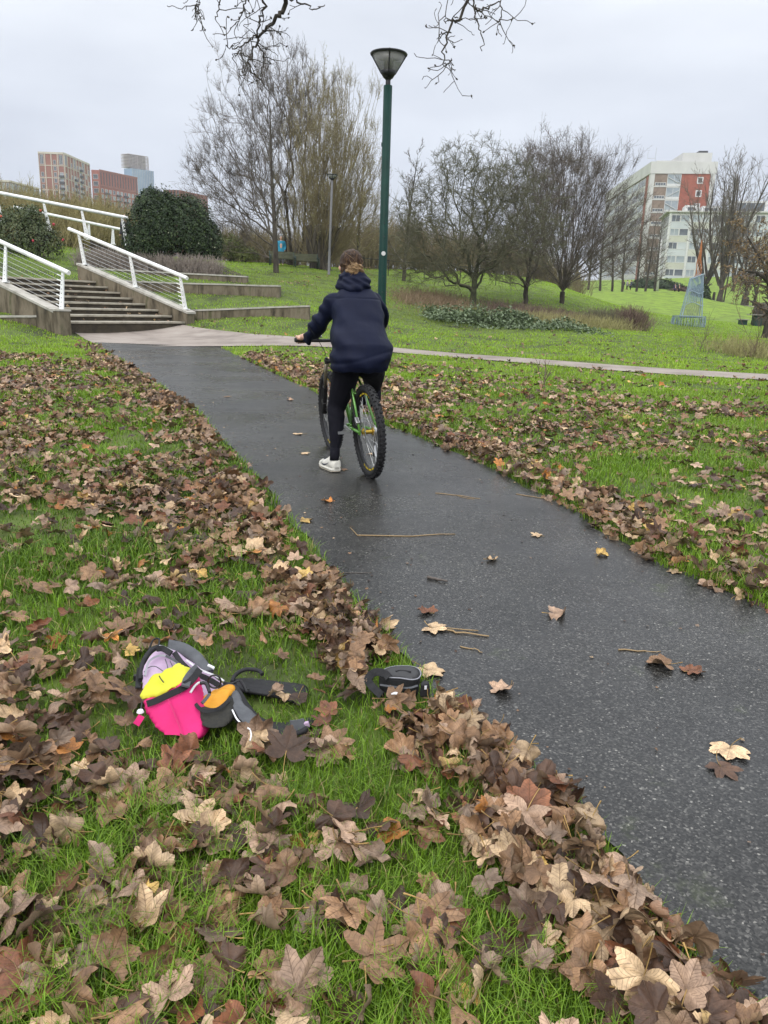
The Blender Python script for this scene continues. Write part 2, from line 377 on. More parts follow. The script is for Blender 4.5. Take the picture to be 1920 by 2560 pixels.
# sloping side walls with stone tops
def stringer(name_o, off, label, ks, ke, th=.3, base=None, endpier=True):
    A0 = R0 + aS * off; s0 = A0 + bS * ks; s1 = A0 + bS * ke
    h = lambda k: z0 + .42 + RI / TR * k
    zb = z0 - .5
    t = thing('stair_side_wall', label, 'wall', (s0[0], s0[1], zb))
    body = MB(); cap = MB()
    body.prism([(s0[0], s0[1], zb), (s1[0], s1[1], zb), (s1[0], s1[1], h(ke)), (s0[0], s0[1], h(ks))], aS * th)
    e0 = s0 - aS * .03 - bS * .04; e1 = s1 - aS * .03
    cap.prism([(e0[0], e0[1], h(ks)), (e1[0], e1[1], h(ke)), (e1[0], e1[1], h(ke) + .06), (e0[0], e0[1], h(ks) + .06)], aS * (th + .06))
    body.build('wall_body', m_conc, t, fix=True); cap.build('coping', m_cope, t, fix=True)
    return s0, s1, h
LW = stringer('L', -WS - .3, 'near sloping side wall of the steps, left, with grey stone top', -.15, NST * TR + .3)
RW = stringer('R', 0.0, 'sloping side wall along the right edge of the steps with pale top', -.1, NST * TR + .3)
pier_c = LW[0] + aS * .15 - bS * .10
pt = thing('stone_pier', 'squat stone pier at the foot of the left stair wall', 'pier', (*pier_c[:2], z0 - .4))
pm = MB(); pm.frame((pier_c[0], pier_c[1], z0 + .0), aS, bS, UPV, .165, .165, .42); bevel(pm.build('pier_block', m_conc, pt), .015)
pm = MB(); pm.frame((pier_c[0], pier_c[1], z0 + .445), aS, bS, UPV, .18, .18, .022); pm.build('coping', m_cope, pt)

def railing(label, A, B, hpost, posts, lean, cables=7, rad=.057, group=None, ext=(.25, .25), cab=True):
    """tube rail above A->B (points on the wall top), blade posts leaning by `lean` (vector)"""
    A, B = np.asarray(A, float), np.asarray(B, float); d = (B - A) / np.linalg.norm(B - A)
    t = thing('handrail', label, 'railing', A)
    r = MB(); a, b = A + UPV * hpost + lean - d * ext[0], B + UPV * hpost + lean + d * ext[1]
    r.tube([a, a + d * .004, b - d * .004, b], [rad * .97, rad, rad, rad * .97], 16); r.build('rail', m_white, t, smooth=True)
    hd = np.array([d[0], d[1], 0]); hd /= np.linalg.norm(hd); sd = np.cross(hd, UPV)
    for f in posts:
        p = A + (B - A) * f; q = p + UPV * (hpost - rad * .8) + lean
        m = MB(); ax = (q - p) / np.linalg.norm(q - p)
        rs = []
        for (c, wd) in ((p, .17), (q, .085)):
            rs.append([c + hd * wd / 2 * i + sd * .016 * j for (i, j) in ((-1,-1),(1,-1),(1,1),(-1,1))])
        m.rings(rs); m.frame(p + UPV * .012, hd, sd, UPV, .13, .07, .012)
        po = m.build('post', m_white, t, fix=True)
        h = MB()
        for k in range(8):
            g = .1 + .8 * k / 7; c = p + (q - p) * g
            for s_ in (-1, 1): h.lathe([(.0, .004), (.011, .004), (.011, 0)], c + sd * .017 * s_, sd * s_, 8)
        h.build('bolt_hole', m_dark, po)
    if cab:
        for k in range(cables):
            g = .1 + .78 * k / (cables - 1); m = MB()
            a = A + (B - A) * posts[0] + (UPV * (hpost - .05) + lean) * g; b = A + (B - A) * posts[-1] + (UPV * (hpost - .05) + lean) * g
            m.tube([a, b], .0052, 5); m.build('cable', m_steel, t)
            m = MB(); m.tube([a, a + d * .22], .014, 6); m.build('cable_tensioner', m_white, t)
    return t
topc = lambda W, off, k: np.array([*(R0 + aS * off + bS * k)[:2], W[2](k) + .06])
railing('nearest white tube handrail with wire cables, left of the steps', topc(LW, -WS - .05, -.15), topc(LW, -WS - .05, 5.4), .98, (0, .42, .85), aS * .12)
railing('white tube handrail with wire cables on the right side of the steps', topc(RW, .15, .12), topc(RW, .15, 4.85), .98, (0, .46, .97), aS * -.16, ext=(.3, .35))
# upper railings above the landing
def uprail(label, pts, hp, posts, rad, lean):
    A, B = [np.array(P(*p)) for p in pts]; railing(label, B, A, hp, posts, lean, rad=rad, cab=False, ext=(.25, .4))
ul = np.array([-.16, 0, 0])
uprail('upper white handrail running down towards the dark evergreen bush', [(-60,543,33.4),(318,615,34.2)], 1.15, (0, .27, .52, .83), .07, ul)
uprail('farther white handrail partly hidden behind the rose bush', [(60,566,36),(296,614,37)], .72, (.06, .32), .062, np.array([.04, 0, 0]))
# low dark wall under the upper railing
def wallblock(name, label, pts, hts, th, zdown, back, mb=m_conc, cope=.05, joints=0, mc=None):
    pts = [np.array(p, float) for p in pts]; t = thing(name, label, 'wall', (pts[0][0], pts[0][1], pts[0][2] - zdown))
    b, c = MB(), MB(); back = np.asarray(back, float)
    for p, q in zip(pts[:-1], pts[1:]):
        b.prism([p - UPV * zdown, q - UPV * zdown, q - UPV * cope, p - UPV * cope], back * th)
        dd = (q - p) / np.linalg.norm(q - p)
        c.prism([p - UPV * cope - back * .025, q - UPV * cope - back * .025 , q - back * .025, p - back * .025], back * (th + .05))
    b.build('wall_body', mb, t, fix=True); c.build('coping', mc or m_cope, t, fix=True)
    for p, q in zip(pts[:-1], pts[1:]):
        nj = max(1, int(np.linalg.norm(q - p) / .62)); j = MB()
        for k in range(1, nj):
            c0 = p + (q - p) * k / nj - back * .002; j.frame(c0 - UPV * (zdown / 2 + cope), (q - p) / np.linalg.norm(q - p), back, UPV, .008, .003, zdown / 2 - .01)
        if nj > 1: j.build('panel_joint', m_step, t)
    return t
bk = np.array([0, 1, 0.])
wL = [P(452, 775, 24.35), P(560, 771, 24.3), P(680, 766, 24.1), P(773, 763, 23.8)]
wM = [P(285, 699, 27.9), P(431, 706, 27.6), P(560, 709, 27.5), P(640, 712, 27.5), P(698, 713, 27.6)]
wU = [P(-60, 652, 30.6), P(90, 660, 30.5), P(196, 668, 30.4), P(420, 680, 30), P(520, 685, 30), P(617, 690, 30.3)]
wallblock('retaining_wall', 'lowest pale topped retaining wall beside the lawn right of the steps', wL, 0, .35, .62, bk)
wallblock('retaining_wall', 'middle retaining wall of dark wood-like panels above a strip of lawn', wM, 0, .5, .75, bk)
wallblock('retaining_wall', 'top retaining wall with dry lavender growing along it', wU, 0, .35, .7, bk)
wallblock('retaining_wall', 'low stone retaining wall at the left edge below the grass bank', [P(-60, 789, 20.2), P(70, 788.5, 20.2), P(150, 787, 20.4)], 0, .3, .75, bk)
wallblock('retaining_wall', 'short dark wall at the top of the slope under the upper railing', [P(225, 596, 33.6), P(330, 626, 33.6)], 0, .3, .9, bk, mb=m_step, mc=m_step)
# terrace lawns and bank fills
def sheet(name, front, backp, m=m_ground, n=24, k=8, drop=.03):
    m = m or m_ground
    Fp, Bp = resamp(np.array(front), n), resamp(np.array(backp), n); V = np.stack([Fp + (Bp - Fp) * i / (k - 1) for i in range(k)], 1)
    V[..., 2] -= drop; V = V.reshape(-1, 3); idx = np.arange(n * k).reshape(n, k)
    tag(link(name, mesh_np(name, V, np.stack([idx[:-1,:-1], idx[1:,:-1], idx[1:,1:], idx[:-1,1:]], -1).reshape(-1, 4), m, True, np.ones((len(V), 3)))), kind='structure')
    return V.reshape(n, k, 3)
TER = []
def below(pts, dz, dy=0): return [np.array(p) + [0, dy, -dz] for p in pts]
TER.append(sheet('terrace_lawn', below(wL, 0, .33), [P(405, 735, 27.7), P(560, 740, 27.5), P(640, 742, 27.5), P(720, 748, 27.4)], drop=.05))
TER.append(sheet('terrace_lawn', below(wM, .0, .48), [P(285, 699, 30.2), P(431, 706, 30.2), P(560, 705, 30.2), P(640, 706, 30.2)], drop=.12))
TER.append(sheet('upper_bed', below(wU, 0, .33), [P(-60, 632, 34), P(60, 640, 34), P(250, 640, 34), P(420, 655, 34), P(560, 662, 34)], m=m_soil, drop=.05))
TER.append(sheet('bank_lawn', [P(-70, 789, 20.5), P(60, 789, 20.5), P(158, 783, 20.7)], [P(-70, 722, 23.5), P(20, 742, 23.0), P(152, 778, 21.2)], drop=.04))
def surf_z(x, y):
    z = T(x, y)
    for S in TER:
        Qs = S; poly = [tuple(Qs[i, 0, :2]) for i in range(0, Qs.shape[0], 3)] + [tuple(Qs[-1, 0, :2])] + [tuple(Qs[i, -1, :2]) for i in range(Qs.shape[0] - 1, -1, -3)]
        k = inpoly(x, y, poly)
        if k.any():
            pts = Qs.reshape(-1, 3); xs, ys_ = x[k], y[k]
            d = (xs[:, None] - pts[None, :, 0]) ** 2 + (ys_[:, None] - pts[None, :, 1]) ** 2
            o = np.argsort(d, 1)[:, :4]; wt = 1 / (np.take_along_axis(d, o, 1) + 1e-3)
            z[k] = np.maximum(z[k], (pts[o, 2] * wt).sum(1) / wt.sum(1))
    return z
# ================================================================== GRASS
m_grass = pmat('grass_blade', [(.75,.75,.75),(1.15,1.15,1.15)], scale=1.2, rough=.5, attr=True, spec=.35, transl=.3)
def fbm(x, y, s, seed=0):
    r = np.random.default_rng(seed + 100); z = np.zeros(x.shape); a = 1; tot = 0
    for o in range(4):
        f = s * 2 ** o
        for k in range(3):
            th = r.uniform(0, 6.28); ph = r.uniform(0, 6.28); z += a / 3 * np.sin((x * math.cos(th) + y * math.sin(th)) * f * 1.7 + ph + 1.3 * np.sin((x * math.sin(th) - y * math.cos(th)) * f + ph * 2)); 
        tot += a; a *= .6
    return z / tot * 1.5
def offpath(x, y, marg=0.0):
    near = (y < 18.4) & (x > xl(y) - marg) & (x < xr(y) + marg)
    return ~(near | inpoly(x, y, CROSS) | inpoly(x, y, [tuple(p[:2]) for p in STAIRPOLY]))
def inview(x, y, z, mu=80, mv=120):
    u, v, d = project(np.stack([x, y, z], -1)); return (u > -mu) & (u < 1920 + mu) & (v > -mv) & (v < 2560 + mv) & (d > .2), d
def blades(n_den, D0, D1, side=None):
    pass
gx, gy = [], []
Dedges = np.geomspace(.95, 62, 46)
for d0, d1 in zip(Dedges[:-1], Dedges[1:]):
    dm = (d0 + d1) / 2; den = 13500 * (2 / max(dm, 1.3)) ** 1.45
    if dm > 17: den *= .75
    xm = 1.0 * d1 + 1.3; n = int(den * (d1 - d0) * 2 * xm)
    gx.append(rng.uniform(-xm, xm, n)); gy.append(rng.uniform(d0, d1, n))
gx, gy = np.concatenate(gx), np.concatenate(gy)
k = offpath(gx, gy, -.02); gx, gy = gx[k], gy[k]
gz = surf_z(gx, gy); k, gd = inview(gx, gy, gz, 1100, 250); k0, _ = inview(gx, gy, gz); k &= k0 | (rng.random(len(gx)) < .55); gx, gy, gz, gd = gx[k], gy[k], gz[k], gd[k]
cl = fbm(gx, gy, 1.6, 1); cl2 = fbm(gx, gy, .35, 2)
keep = rng.random(len(gx)) < np.clip(.78 + .4 * cl, .25, 1); gx, gy, gz, gd, cl, cl2 = [a[keep] for a in (gx, gy, gz, gd, cl, cl2)]
nB = len(gx); print('blades', nB)
wd = .0025 * np.maximum(gd / 1.8, 1) ** .72 * rng.uniform(.7, 1.4, nB)
ht = (.055 + .034 * np.clip(cl, -1, 1)) * rng.uniform(.55, 1.5, nB) * np.clip(1.05 - (gd - 6) / 60, .7, 1); ht = np.clip(ht, .012, .13)
az = rng.uniform(0, 2 * np.pi, nB); ln = rng.uniform(.15, 1.0, nB) * ht
fx, fy = np.cos(az), np.sin(az); wx, wy = -fy, fx
B0 = np.stack([gx, gy, gz - .004], -1); Wv = np.stack([wx, wy, 0 * wx], -1) * (wd / 2)[:, None]
M1 = B0 + np.stack([fx * ln * .35, fy * ln * .35, ht * .6], -1); M2 = B0 + np.stack([fx * ln, fy * ln, ht * rng.uniform(.75, 1.0, nB)], -1)
V = np.stack([B0 - Wv, B0 + Wv, M1 + Wv * .8, M1 - Wv * .8, M2], 1).reshape(-1, 3)
i5 = np.arange(nB)[:, None] * 5
c1, c2, c3 = np.array([.062,.130,.008]), np.array([.215,.365,.025]), np.array([.22,.27,.055])
tt = np.clip(.42 + .42 * cl2 + rng.normal(0, .38, nB), 0, 1)[:, None]; cB = c1 * (1 - tt) + c2 * tt
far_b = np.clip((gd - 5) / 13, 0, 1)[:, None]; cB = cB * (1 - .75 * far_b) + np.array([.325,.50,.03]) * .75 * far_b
dry = (rng.random(nB) < .05)[:, None]; cB = np.where(dry, np.array([.30,.25,.10]), cB)
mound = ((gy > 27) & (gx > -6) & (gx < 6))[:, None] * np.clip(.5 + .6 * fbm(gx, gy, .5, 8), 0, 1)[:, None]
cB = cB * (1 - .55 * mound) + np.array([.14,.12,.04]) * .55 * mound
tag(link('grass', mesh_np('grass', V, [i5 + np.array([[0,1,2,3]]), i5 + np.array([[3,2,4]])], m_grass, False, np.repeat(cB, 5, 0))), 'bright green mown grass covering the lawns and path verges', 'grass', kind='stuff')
# ================================================================== TREES
def tubes_np(pts, rad, sides):
    """pts (N,n,3), rad (N,n) -> verts, quads"""
    Nn, n, _ = pts.shape
    if Nn == 0: return np.zeros((0, 3)), np.zeros((0, 4), int)
    tan = np.gradient(pts, axis=1); tan /= np.linalg.norm(tan, axis=2, keepdims=True) + 1e-9
    ref = np.where(np.abs(tan[..., 2:3]) < .9, np.array([0, 0, 1.]), np.array([1., 0, 0]))
    x = np.cross(tan, ref); x /= np.linalg.norm(x, axis=2, keepdims=True) + 1e-9; y = np.cross(tan, x)
    th = np.arange(sides) / sides * 2 * np.pi
    V = pts[:, :, None] + rad[:, :, None, None] * (np.cos(th)[:, None] * x[:, :, None] + np.sin(th)[:, None] * y[:, :, None])
    b = (np.arange(Nn) * n * sides)[:, None, None]; i = (np.arange(n - 1) * sides)[None, :, None]; j = np.arange(sides)[None, None]; j2 = (j + 1) % sides
    q = np.stack([b + i + j, b + i + j2, b + i + sides + j2, b + i + sides + j], -1).reshape(-1, 4)
    return V.reshape(-1, 3), q
def smooth3(p, n):
    p = np.array(p, float); t = np.linspace(0, len(p) - 1, n); return np.stack([np.interp(t, np.arange(len(p)), p[:, k]) for k in range(3)], -1)
def unit(a): return a / (np.linalg.norm(a, axis=-1, keepdims=True) + 1e-9)
def grow(r, P0, D0, L0, R0_, levels):
    """levels: dicts n,wob,trop,taper and for children k,t0,t1,ang,lr,rr ; returns per level (pts, rad)"""
    res = []; Pp, D, Ln, Rd = [np.asarray(a, float) for a in (P0, D0, L0, R0_)]
    for lv in levels:
        n = lv.get('n', 6); Nn = len(Pp); pts = np.empty((Nn, n, 3)); pts[:, 0] = Pp; d = unit(D); dirs = np.empty((Nn, n, 3)); dirs[:, 0] = d
        rad = Rd[:, None] * (1 - (1 - lv.get('taper', .35)) * np.linspace(0, 1, n)[None] ** lv.get('tp', 1.0))
        kink = lv['wob']
        for i in range(1, n):
            d = unit(d + r.normal(0, kink, (Nn, 3)) + np.array([0, 0, lv.get('trop', 0)]) + np.array(lv.get('wind', (0, 0, 0))))
            pts[:, i] = pts[:, i-1] + d * (Ln / (n - 1))[:, None]; dirs[:, i] = d
        res.append((pts, rad))
        k = lv.get('k', 0)
        if not k: break
        kk = np.maximum(0, np.round(k * np.clip(r.normal(1, .22, Nn), .4, 1.7))).astype(int)
        pi = np.repeat(np.arange(Nn), kk); M = len(pi)
        first = np.concatenate([[0], np.cumsum(kk)[:-1]]); ordn = np.arange(M) - first[pi]
        t = lv['t0'] + (lv.get('t1', 1) - lv['t0']) * np.clip((ordn + r.uniform(.0, 1, M)) / np.maximum(kk[pi], 1), 0, 1)
        t = np.where(ordn == kk[pi] - 1, 1.0, t) if lv.get('tip', True) else t
        f = t * (n - 1); i0 = np.minimum(f.astype(int), n - 2); fr = (f - i0)[:, None]
        Pp = pts[pi, i0] * (1 - fr) + pts[pi, i0 + 1] * fr; pd = unit(dirs[pi, i0 + 1]); pr = rad[pi, i0] * (1 - fr[:, 0]) + rad[pi, i0 + 1] * fr[:, 0]
        a = np.radians(lv['ang']) * r.uniform(.55, 1.3, M); a = np.where((t > .99) & lv.get('tip', True), a * .35, a)
        az = ordn * 2.4 + r.uniform(0, 6.28, Nn)[pi] + r.normal(0, .4, M)
        ref = np.where(np.abs(pd[:, 2:3]) < .9, np.array([0, 0, 1.]), np.array([1., 0, 0])); x = unit(np.cross(pd, ref)); y = np.cross(pd, x)
        D = pd * np.cos(a)[:, None] + (x * np.cos(az)[:, None] + y * np.sin(az)[:, None]) * np.sin(a)[:, None]
        if 'flat' in lv: D[:, 2] *= lv['flat']
        Ln = Ln[pi] * lv['lr'] * r.uniform(.6, 1.25, M) * (1 - lv.get('sh', .35) * t); Rd = np.minimum(pr * lv['rr'] * r.uniform(.8, 1.1, M), pr); Rd = np.maximum(Rd, lv.get('rmin', .004))
    return res
def emit(res, thr, sides=(10, 7, 5, 4, 3, 3, 3)):
    tv, tq, cv, cq = [], [], [], []; ot = oc = 0
    for i, (p, rd) in enumerate(res):
        V, q = tubes_np(p, rd, sides[min(i, len(sides)-1)])
        if i < thr: tv.append(V); tq.append(q + ot); ot += len(V)
        else: cv.append(V); cq.append(q + oc); oc += len(V)
    return (np.concatenate(tv), np.concatenate(tq)), (np.concatenate(cv), np.concatenate(cq)) if cv else None
def tree(name, label, base, r, P0, D0, L0, R0_, levels, thr, m_t, m_c, group=None, leaves=None, cat='tree'):
    res = grow(r, P0, D0, L0, R0_, levels); (tv, tq), c = emit(res, thr)
    t = thing(name, label, cat, base, group)
    link('trunk', mesh_np('trunk', tv - base, tq, m_t, True), t, base)
    if c: link('crown', mesh_np('crown', c[0] - base, c[1], m_c, True), t, base)
    if leaves:
        n, size, m_l, lvl, jit = leaves; pts = res[lvl][0].reshape(-1, 3); s = pts[r.integers(0, len(pts), n)] + r.normal(0, jit, (n, 3))
        link('foliage', leafcards('foliage', s - base, size, m_l, r), t, base)
    return t, res
def leafcards(name, C, size, m, r, col=None, N=None, up=0.0):
    n = len(C); a = unit(r.normal(0, 1, (n, 3)) + [0, 0, up]) if N is None else unit(N + r.normal(0, .45, (n, 3)))
    x = unit(np.cross(a, r.normal(0, 1, (n, 3)))); y = np.cross(a, x); s = (size * r.uniform(.6, 1.4, n))[:, None]
    V = np.stack([C - y * s, C + x * s * .48 - y * s * .1, C + y * s * 1.0 - a * s * .25, C - x * s * .48 - y * s * .1], 1).reshape(-1, 3)
    q = np.arange(n * 4).reshape(n, 4)
    return mesh_np(name, V, q, m, False, None if col is None else np.repeat(col, 4, 0))
m_bark = pmat('dark_bark', [(.018,.015,.011),(.052,.043,.032),(.085,.074,.056)], scale=6, rough=.9, bump=.7, bscale=30, stretch=(1,1,.3))
m_bark_moss = pmat('mossy_bark', [(.022,.022,.014),(.055,.058,.030),(.085,.10,.040)], scale=5, rough=.9, bump=.7, bscale=30)
m_twig_gr = pmat('twig_grey', [(.085,.075,.062),(.16,.142,.118)], scale=2, rough=.85)
m_twig_br = pmat('twig_brown', [(.085,.070,.056),(.165,.138,.112)], scale=2, rough=.85)
m_twig_ol = pmat('twig_olive', [(.075,.074,.044),(.15,.145,.083)], scale=2, rough=.85)
m_twig_ye = pmat('twig_willow', [(.15,.12,.06),(.27,.225,.115)], scale=1.5, rough=.8)
m_lf_wil = pmat('willow_leaf', [(.27,.26,.13),(.42,.40,.22)], scale=3, rough=.6, transl=.3)
tr = np.random.default_rng(5)

def crown_tree(name, label, base, seed, stems, lobes, npts, bf, r_tip, expo, m_t, m_c, twig=None, wig=.08, rmax=.3, group=None, leaves=None, thr=.05):
    """branches reach points spread through the crown by short, nearly direct ways (balanced spanning tree); thick near the base"""
    r = np.random.default_rng(seed); nodes = [np.array(base) - [0, 0, .3]]; par = [-1]; pl = [0.0]
    for st in stems:                                # trunk / stems as polylines of offsets from the base
        k = 0
        for p_ in st: q = np.array(base) + p_; pl.append(pl[k] + np.linalg.norm(q - nodes[k])); par.append(k); nodes.append(q); k = len(nodes) - 1
    n0 = len(nodes); pts = []; vol = np.array([np.prod(l[1]) for l in lobes]) ** .8; cnt = (npts * vol / vol.sum()).astype(int)
    for (c, rad), n in zip(lobes, cnt):
        d = unit(r.normal(0, 1, (n, 3))); s_ = r.random(n) ** (1 / 2.6); bump = 1 + .13 * np.sin(5 * np.arctan2(d[:, 1], d[:, 0]) + seed) * np.cos(4 * d[:, 2] + seed); pts.append(np.array(c) + d * (s_ * bump)[:, None] * np.array(rad))
    pts = np.concatenate(pts); n = len(pts); pos = np.concatenate([np.array(nodes), pts]); P_ = np.full(n0 + n, -1); P_[:n0] = par; PL_ = np.zeros(n0 + n); PL_[:n0] = pl
    best = np.full(n, 1e9); bi = np.zeros(n, int); dn = np.zeros(n)
    def relax(k):
        d = np.linalg.norm(pts - pos[k], axis=1); c = d + bf * PL_[k]; m = c < best; best[m] = c[m]; bi[m] = k; dn[m] = d[m]
    for k in range(1, n0): relax(k)
    done = np.zeros(n, bool)
    for _ in range(n):
        j = int(np.argmin(np.where(done, 1e9, best))); done[j] = True; k = n0 + j; P_[k] = bi[j]; PL_[k] = PL_[bi[j]] + dn[j]; relax(k)
    order = np.argsort(-PL_); w_ = np.zeros(n0 + n); kids = np.bincount(P_[P_ >= 0], minlength=n0 + n); w_[kids == 0] = 1.0
    order = list(range(n0 + n - 1, -1, -1)); order.sort(key=lambda k: -PL_[k])
    for k in order:
        if P_[k] >= 0: w_[P_[k]] += w_[k]
    rad = np.minimum(r_tip * np.maximum(w_, 1) ** expo, rmax)
    E = np.arange(1, n0 + n); A, B = pos[P_[E]], pos[E]; m_ = 5; t = np.linspace(0, 1, m_)[None, :, None]; ln = np.linalg.norm(B - A, axis=1)
    # leave along the parent's own direction so that forks curve instead of kinking
    gp = P_[P_[E]]; pd = unit(np.where((gp >= 0)[:, None], A - pos[np.maximum(gp, 0)], B - A)); C1 = A + (pd * .55 + unit(B - A) * .45) * (ln * .5)[:, None]
    poly = A[:, None] * (1 - t) ** 2 + C1[:, None] * 2 * t * (1 - t) + B[:, None] * t ** 2; poly[:, 1:-1] += r.normal(0, wig, (len(E), m_ - 2, 3)) * (ln * .5)[:, None, None]
    ra = np.minimum(rad[P_[E]], rad[E] * 1.35); rr = ra[:, None] + (rad[E] - ra)[:, None] * np.linspace(0, 1, m_)[None]
    big = rad[E] > thr; T_ = thing(name, label, 'tree', base, group)
    v, q = tubes_np(poly[big], rr[big], 9); link('trunk', mesh_np('trunk', v - base, q, m_t, True), T_, base)
    sm = ~big; v, q = tubes_np(poly[sm], rr[sm], 4); vs, qs, off = [v], [q], len(v)
    if twig:
        cnt_, L_, sp, trop = twig; tips = np.concatenate([np.nonzero(kids[n0:] == 0)[0] + n0] * 2 + [np.nonzero((kids[n0:] > 0) & (rad[n0:] < thr))[0] + n0]); k = tips[r.integers(0, len(tips), cnt_)]
        d = unit(unit(pos[k] - pos[P_[k]]) * 1.0 + r.normal(0, sp, (cnt_, 3)) + [0, 0, trop])
        res = grow(r, pos[k], d, L_ * r.uniform(.5, 1.4, cnt_), np.full(cnt_, r_tip * .95), [dict(n=6, wob=.13, trop=trop * .3, taper=.55, k=4, t0=.15, ang=42, lr=.5, rr=.85, rmin=r_tip * .7), dict(n=4, wob=.14, trop=trop * .3, taper=.6, k=3, t0=.1, ang=42, lr=.55, rr=.9, rmin=r_tip * .6), dict(n=3, wob=.12, taper=.7)])
        for p_, rd in res: v, q = tubes_np(p_, rd, 3); vs.append(v); qs.append(q + off); off += len(v)
    link('crown', mesh_np('crown', np.concatenate(vs) - base, np.concatenate(qs), m_c, True), T_, base)
    if leaves: nl, size, m_l = leaves; s_ = res[1][0].reshape(-1, 3); link('foliage', leafcards('foliage', s_[r.integers(0, len(s_), nl)] + r.normal(0, .05, (nl, 3)) - base, size, m_l, r), T_, base)
    return T_
def CL(u, v, d, ru, rv, rd): # crown lobe given by its outline in the photo at distance d
    k = d / 1923 / .985; return (P(u, v, d), (ru * k, rd, rv * k))
def gbase(u, v, d): p = P(u, v, d); return np.array([p[0], p[1], Tz(p[0], p[1])])
# big dark bare tree, several stems rising behind the bench
b = gbase(735, 668, 45)
def stems_fan(n, wid, h, r0, lean=0.0, seed=0, hj=.25, dy=.3):
    r_ = np.random.default_rng(seed); a = np.linspace(-1, 1, n); out_ = []
    for q in range(n): out_.append([np.array([a[q] * .25 * min(1, wid), r_.normal(0, .1), 0.0]), np.array([(a[q] * .45 + lean * .4) * wid, r_.normal(0, dy * .6), h * .45 * r_.uniform(.9, 1.1)]), np.array([(a[q] + lean) * wid, r_.normal(0, dy), h * (1 - .35 * abs(a[q])) * r_.uniform(1 - hj, 1 + hj)])])
    return out_
crown_tree('bare_tree', 'tall dark bare tree with many stems fanning up behind the bench', b, 201, stems_fan(7, 1.5, 3.6, .14, seed=3), [CL(640, 400, 45, 150, 235, 2.4), CL(700, 250, 45, 95, 140, 2.0), CL(580, 480, 45, 100, 130, 2.0), CL(770, 380, 45, 90, 190, 2.0)], 1150, .75, .0075, .50, m_bark, m_twig_br, (3400, .62, .35, .25), .05, .19)
# pollarded willow with pale leaves
b = gbase(800, 674, 43.5)
wt = crown_tree('willow_tree', 'pollarded willow with a thick dark stump and many upright yellowish shoots', b, 202, stems_fan(11, .85, 2.3, .1, lean=.12, seed=5, dy=.45), [CL(835, 420, 43.5, 115, 215, 2.3), CL(890, 500, 43.5, 80, 130, 1.9), CL(800, 330, 43.5, 75, 125, 1.7), CL(770, 540, 43.5, 90, 80, 1.6)], 620, 1.05, .0065, .45, m_bark, m_twig_ye, (1900, .75, .22, .55), .03, .12, leaves=(7000, .035, m_lf_wil))
sm = MB(); rs = []
for k, (h, rr) in enumerate([(-.4, .75), (0, .55), (.3, .42), (.7, .40), (1.1, .42), (1.5, .36), (1.8, .2)]):
    th = np.arange(22) / 22 * 2 * np.pi; rad = rr * (1 + .14 * np.sin(th * 5 + k * .4) + .08 * np.sin(th * 9 + k)); rs.append(np.stack([b[0] + rad * np.cos(th), b[1] + rad * np.sin(th), np.full(22, b[2] + h)], -1))
sm.rings(rs)
for q in range(13):
    a_ = q / 13 * 6.283 + tr.normal(0, .15); e_ = np.array([math.cos(a_), math.sin(a_), 0]); sm.tube(smooth3([b + e_ * .42 - [0, 0, .3], b + e_ * .40 + [0, 0, .4], b + e_ * tr.uniform(.5, .7) + [0, 0, 1.2], b + e_ * tr.uniform(.7, 1.15) + [.1, 0, 2.2]], 9), np.linspace(.20, .10, 9), 8)
sm.build('stump', m_bark, wt, smooth=True)
# slim young tree in front of the bench
b = gbase(690, 682, 38)
tree('young_tree', 'slim straight young tree standing in front of the bench', b, tr, [b - [0, 0, .2]], [[.02, 0, 1]], [7.4], [.14],
    [dict(n=12, wob=.02, trop=.03, taper=.15, k=24, t0=.22, ang=48, lr=.26, rr=.42, sh=.6), dict(n=6, wob=.1, trop=.05, taper=.4, k=5, t0=.2, ang=38, lr=.5, rr=.6, rmin=.008), dict(n=5, wob=.12, taper=.5, k=4, t0=.1, ang=38, lr=.6, rr=.7, rmin=.006), dict(n=4, wob=.1, taper=.6)], 1, m_bark, m_twig_gr)
# gnarled spreading mossy tree
b = gbase(1182, 768, 36)
crown_tree('spreading_tree', 'gnarled mossy tree with a short trunk and wide spreading crown by the ivy', b, 203, [[np.array([0, 0, .6]), np.array([.03, 0, 1.35])], [np.array([0, 0, .55]), np.array([-.05, 0, 1.2]), np.array([-.75, -.2, 1.62]), np.array([-1.6, -.3, 1.95])], [np.array([0, 0, .6]), np.array([.08, 0, 1.25]), np.array([.8, .2, 1.75]), np.array([1.5, .3, 2.4])]],
    [CL(1175, 545, 36, 175, 155, 2.6), CL(1060, 600, 36, 100, 105, 1.8), CL(1290, 570, 36, 125, 125, 2.1), CL(1200, 450, 36, 125, 85, 1.9), CL(1150, 660, 36, 160, 45, 1.6)], 1250, .42, .0075, .515, m_bark_moss, m_twig_ol, (3800, .42, .75, -.05), .045, .29)
b = gbase(1312, 765, 40)
crown_tree('bare_tree', 'dark trunked bare tree crowded between the mossy tree and the fan shaped tree', b, 204, [[np.array([0, 0, .7]), np.array([.05, 0, 1.5]), np.array([.1, 0, 2.1])], [np.array([0, 0, .7]), np.array([.4, 0, 1.7])]],
    [CL(1330, 525, 40, 130, 150, 2.2), CL(1300, 620, 40, 140, 80, 2.0), CL(1370, 450, 40, 100, 85, 1.7)], 560, .6, .0072, .54, m_bark, m_twig_br, (2000, .5, .5, .05), .04, .27)
b = gbase(1404, 758, 42.5)
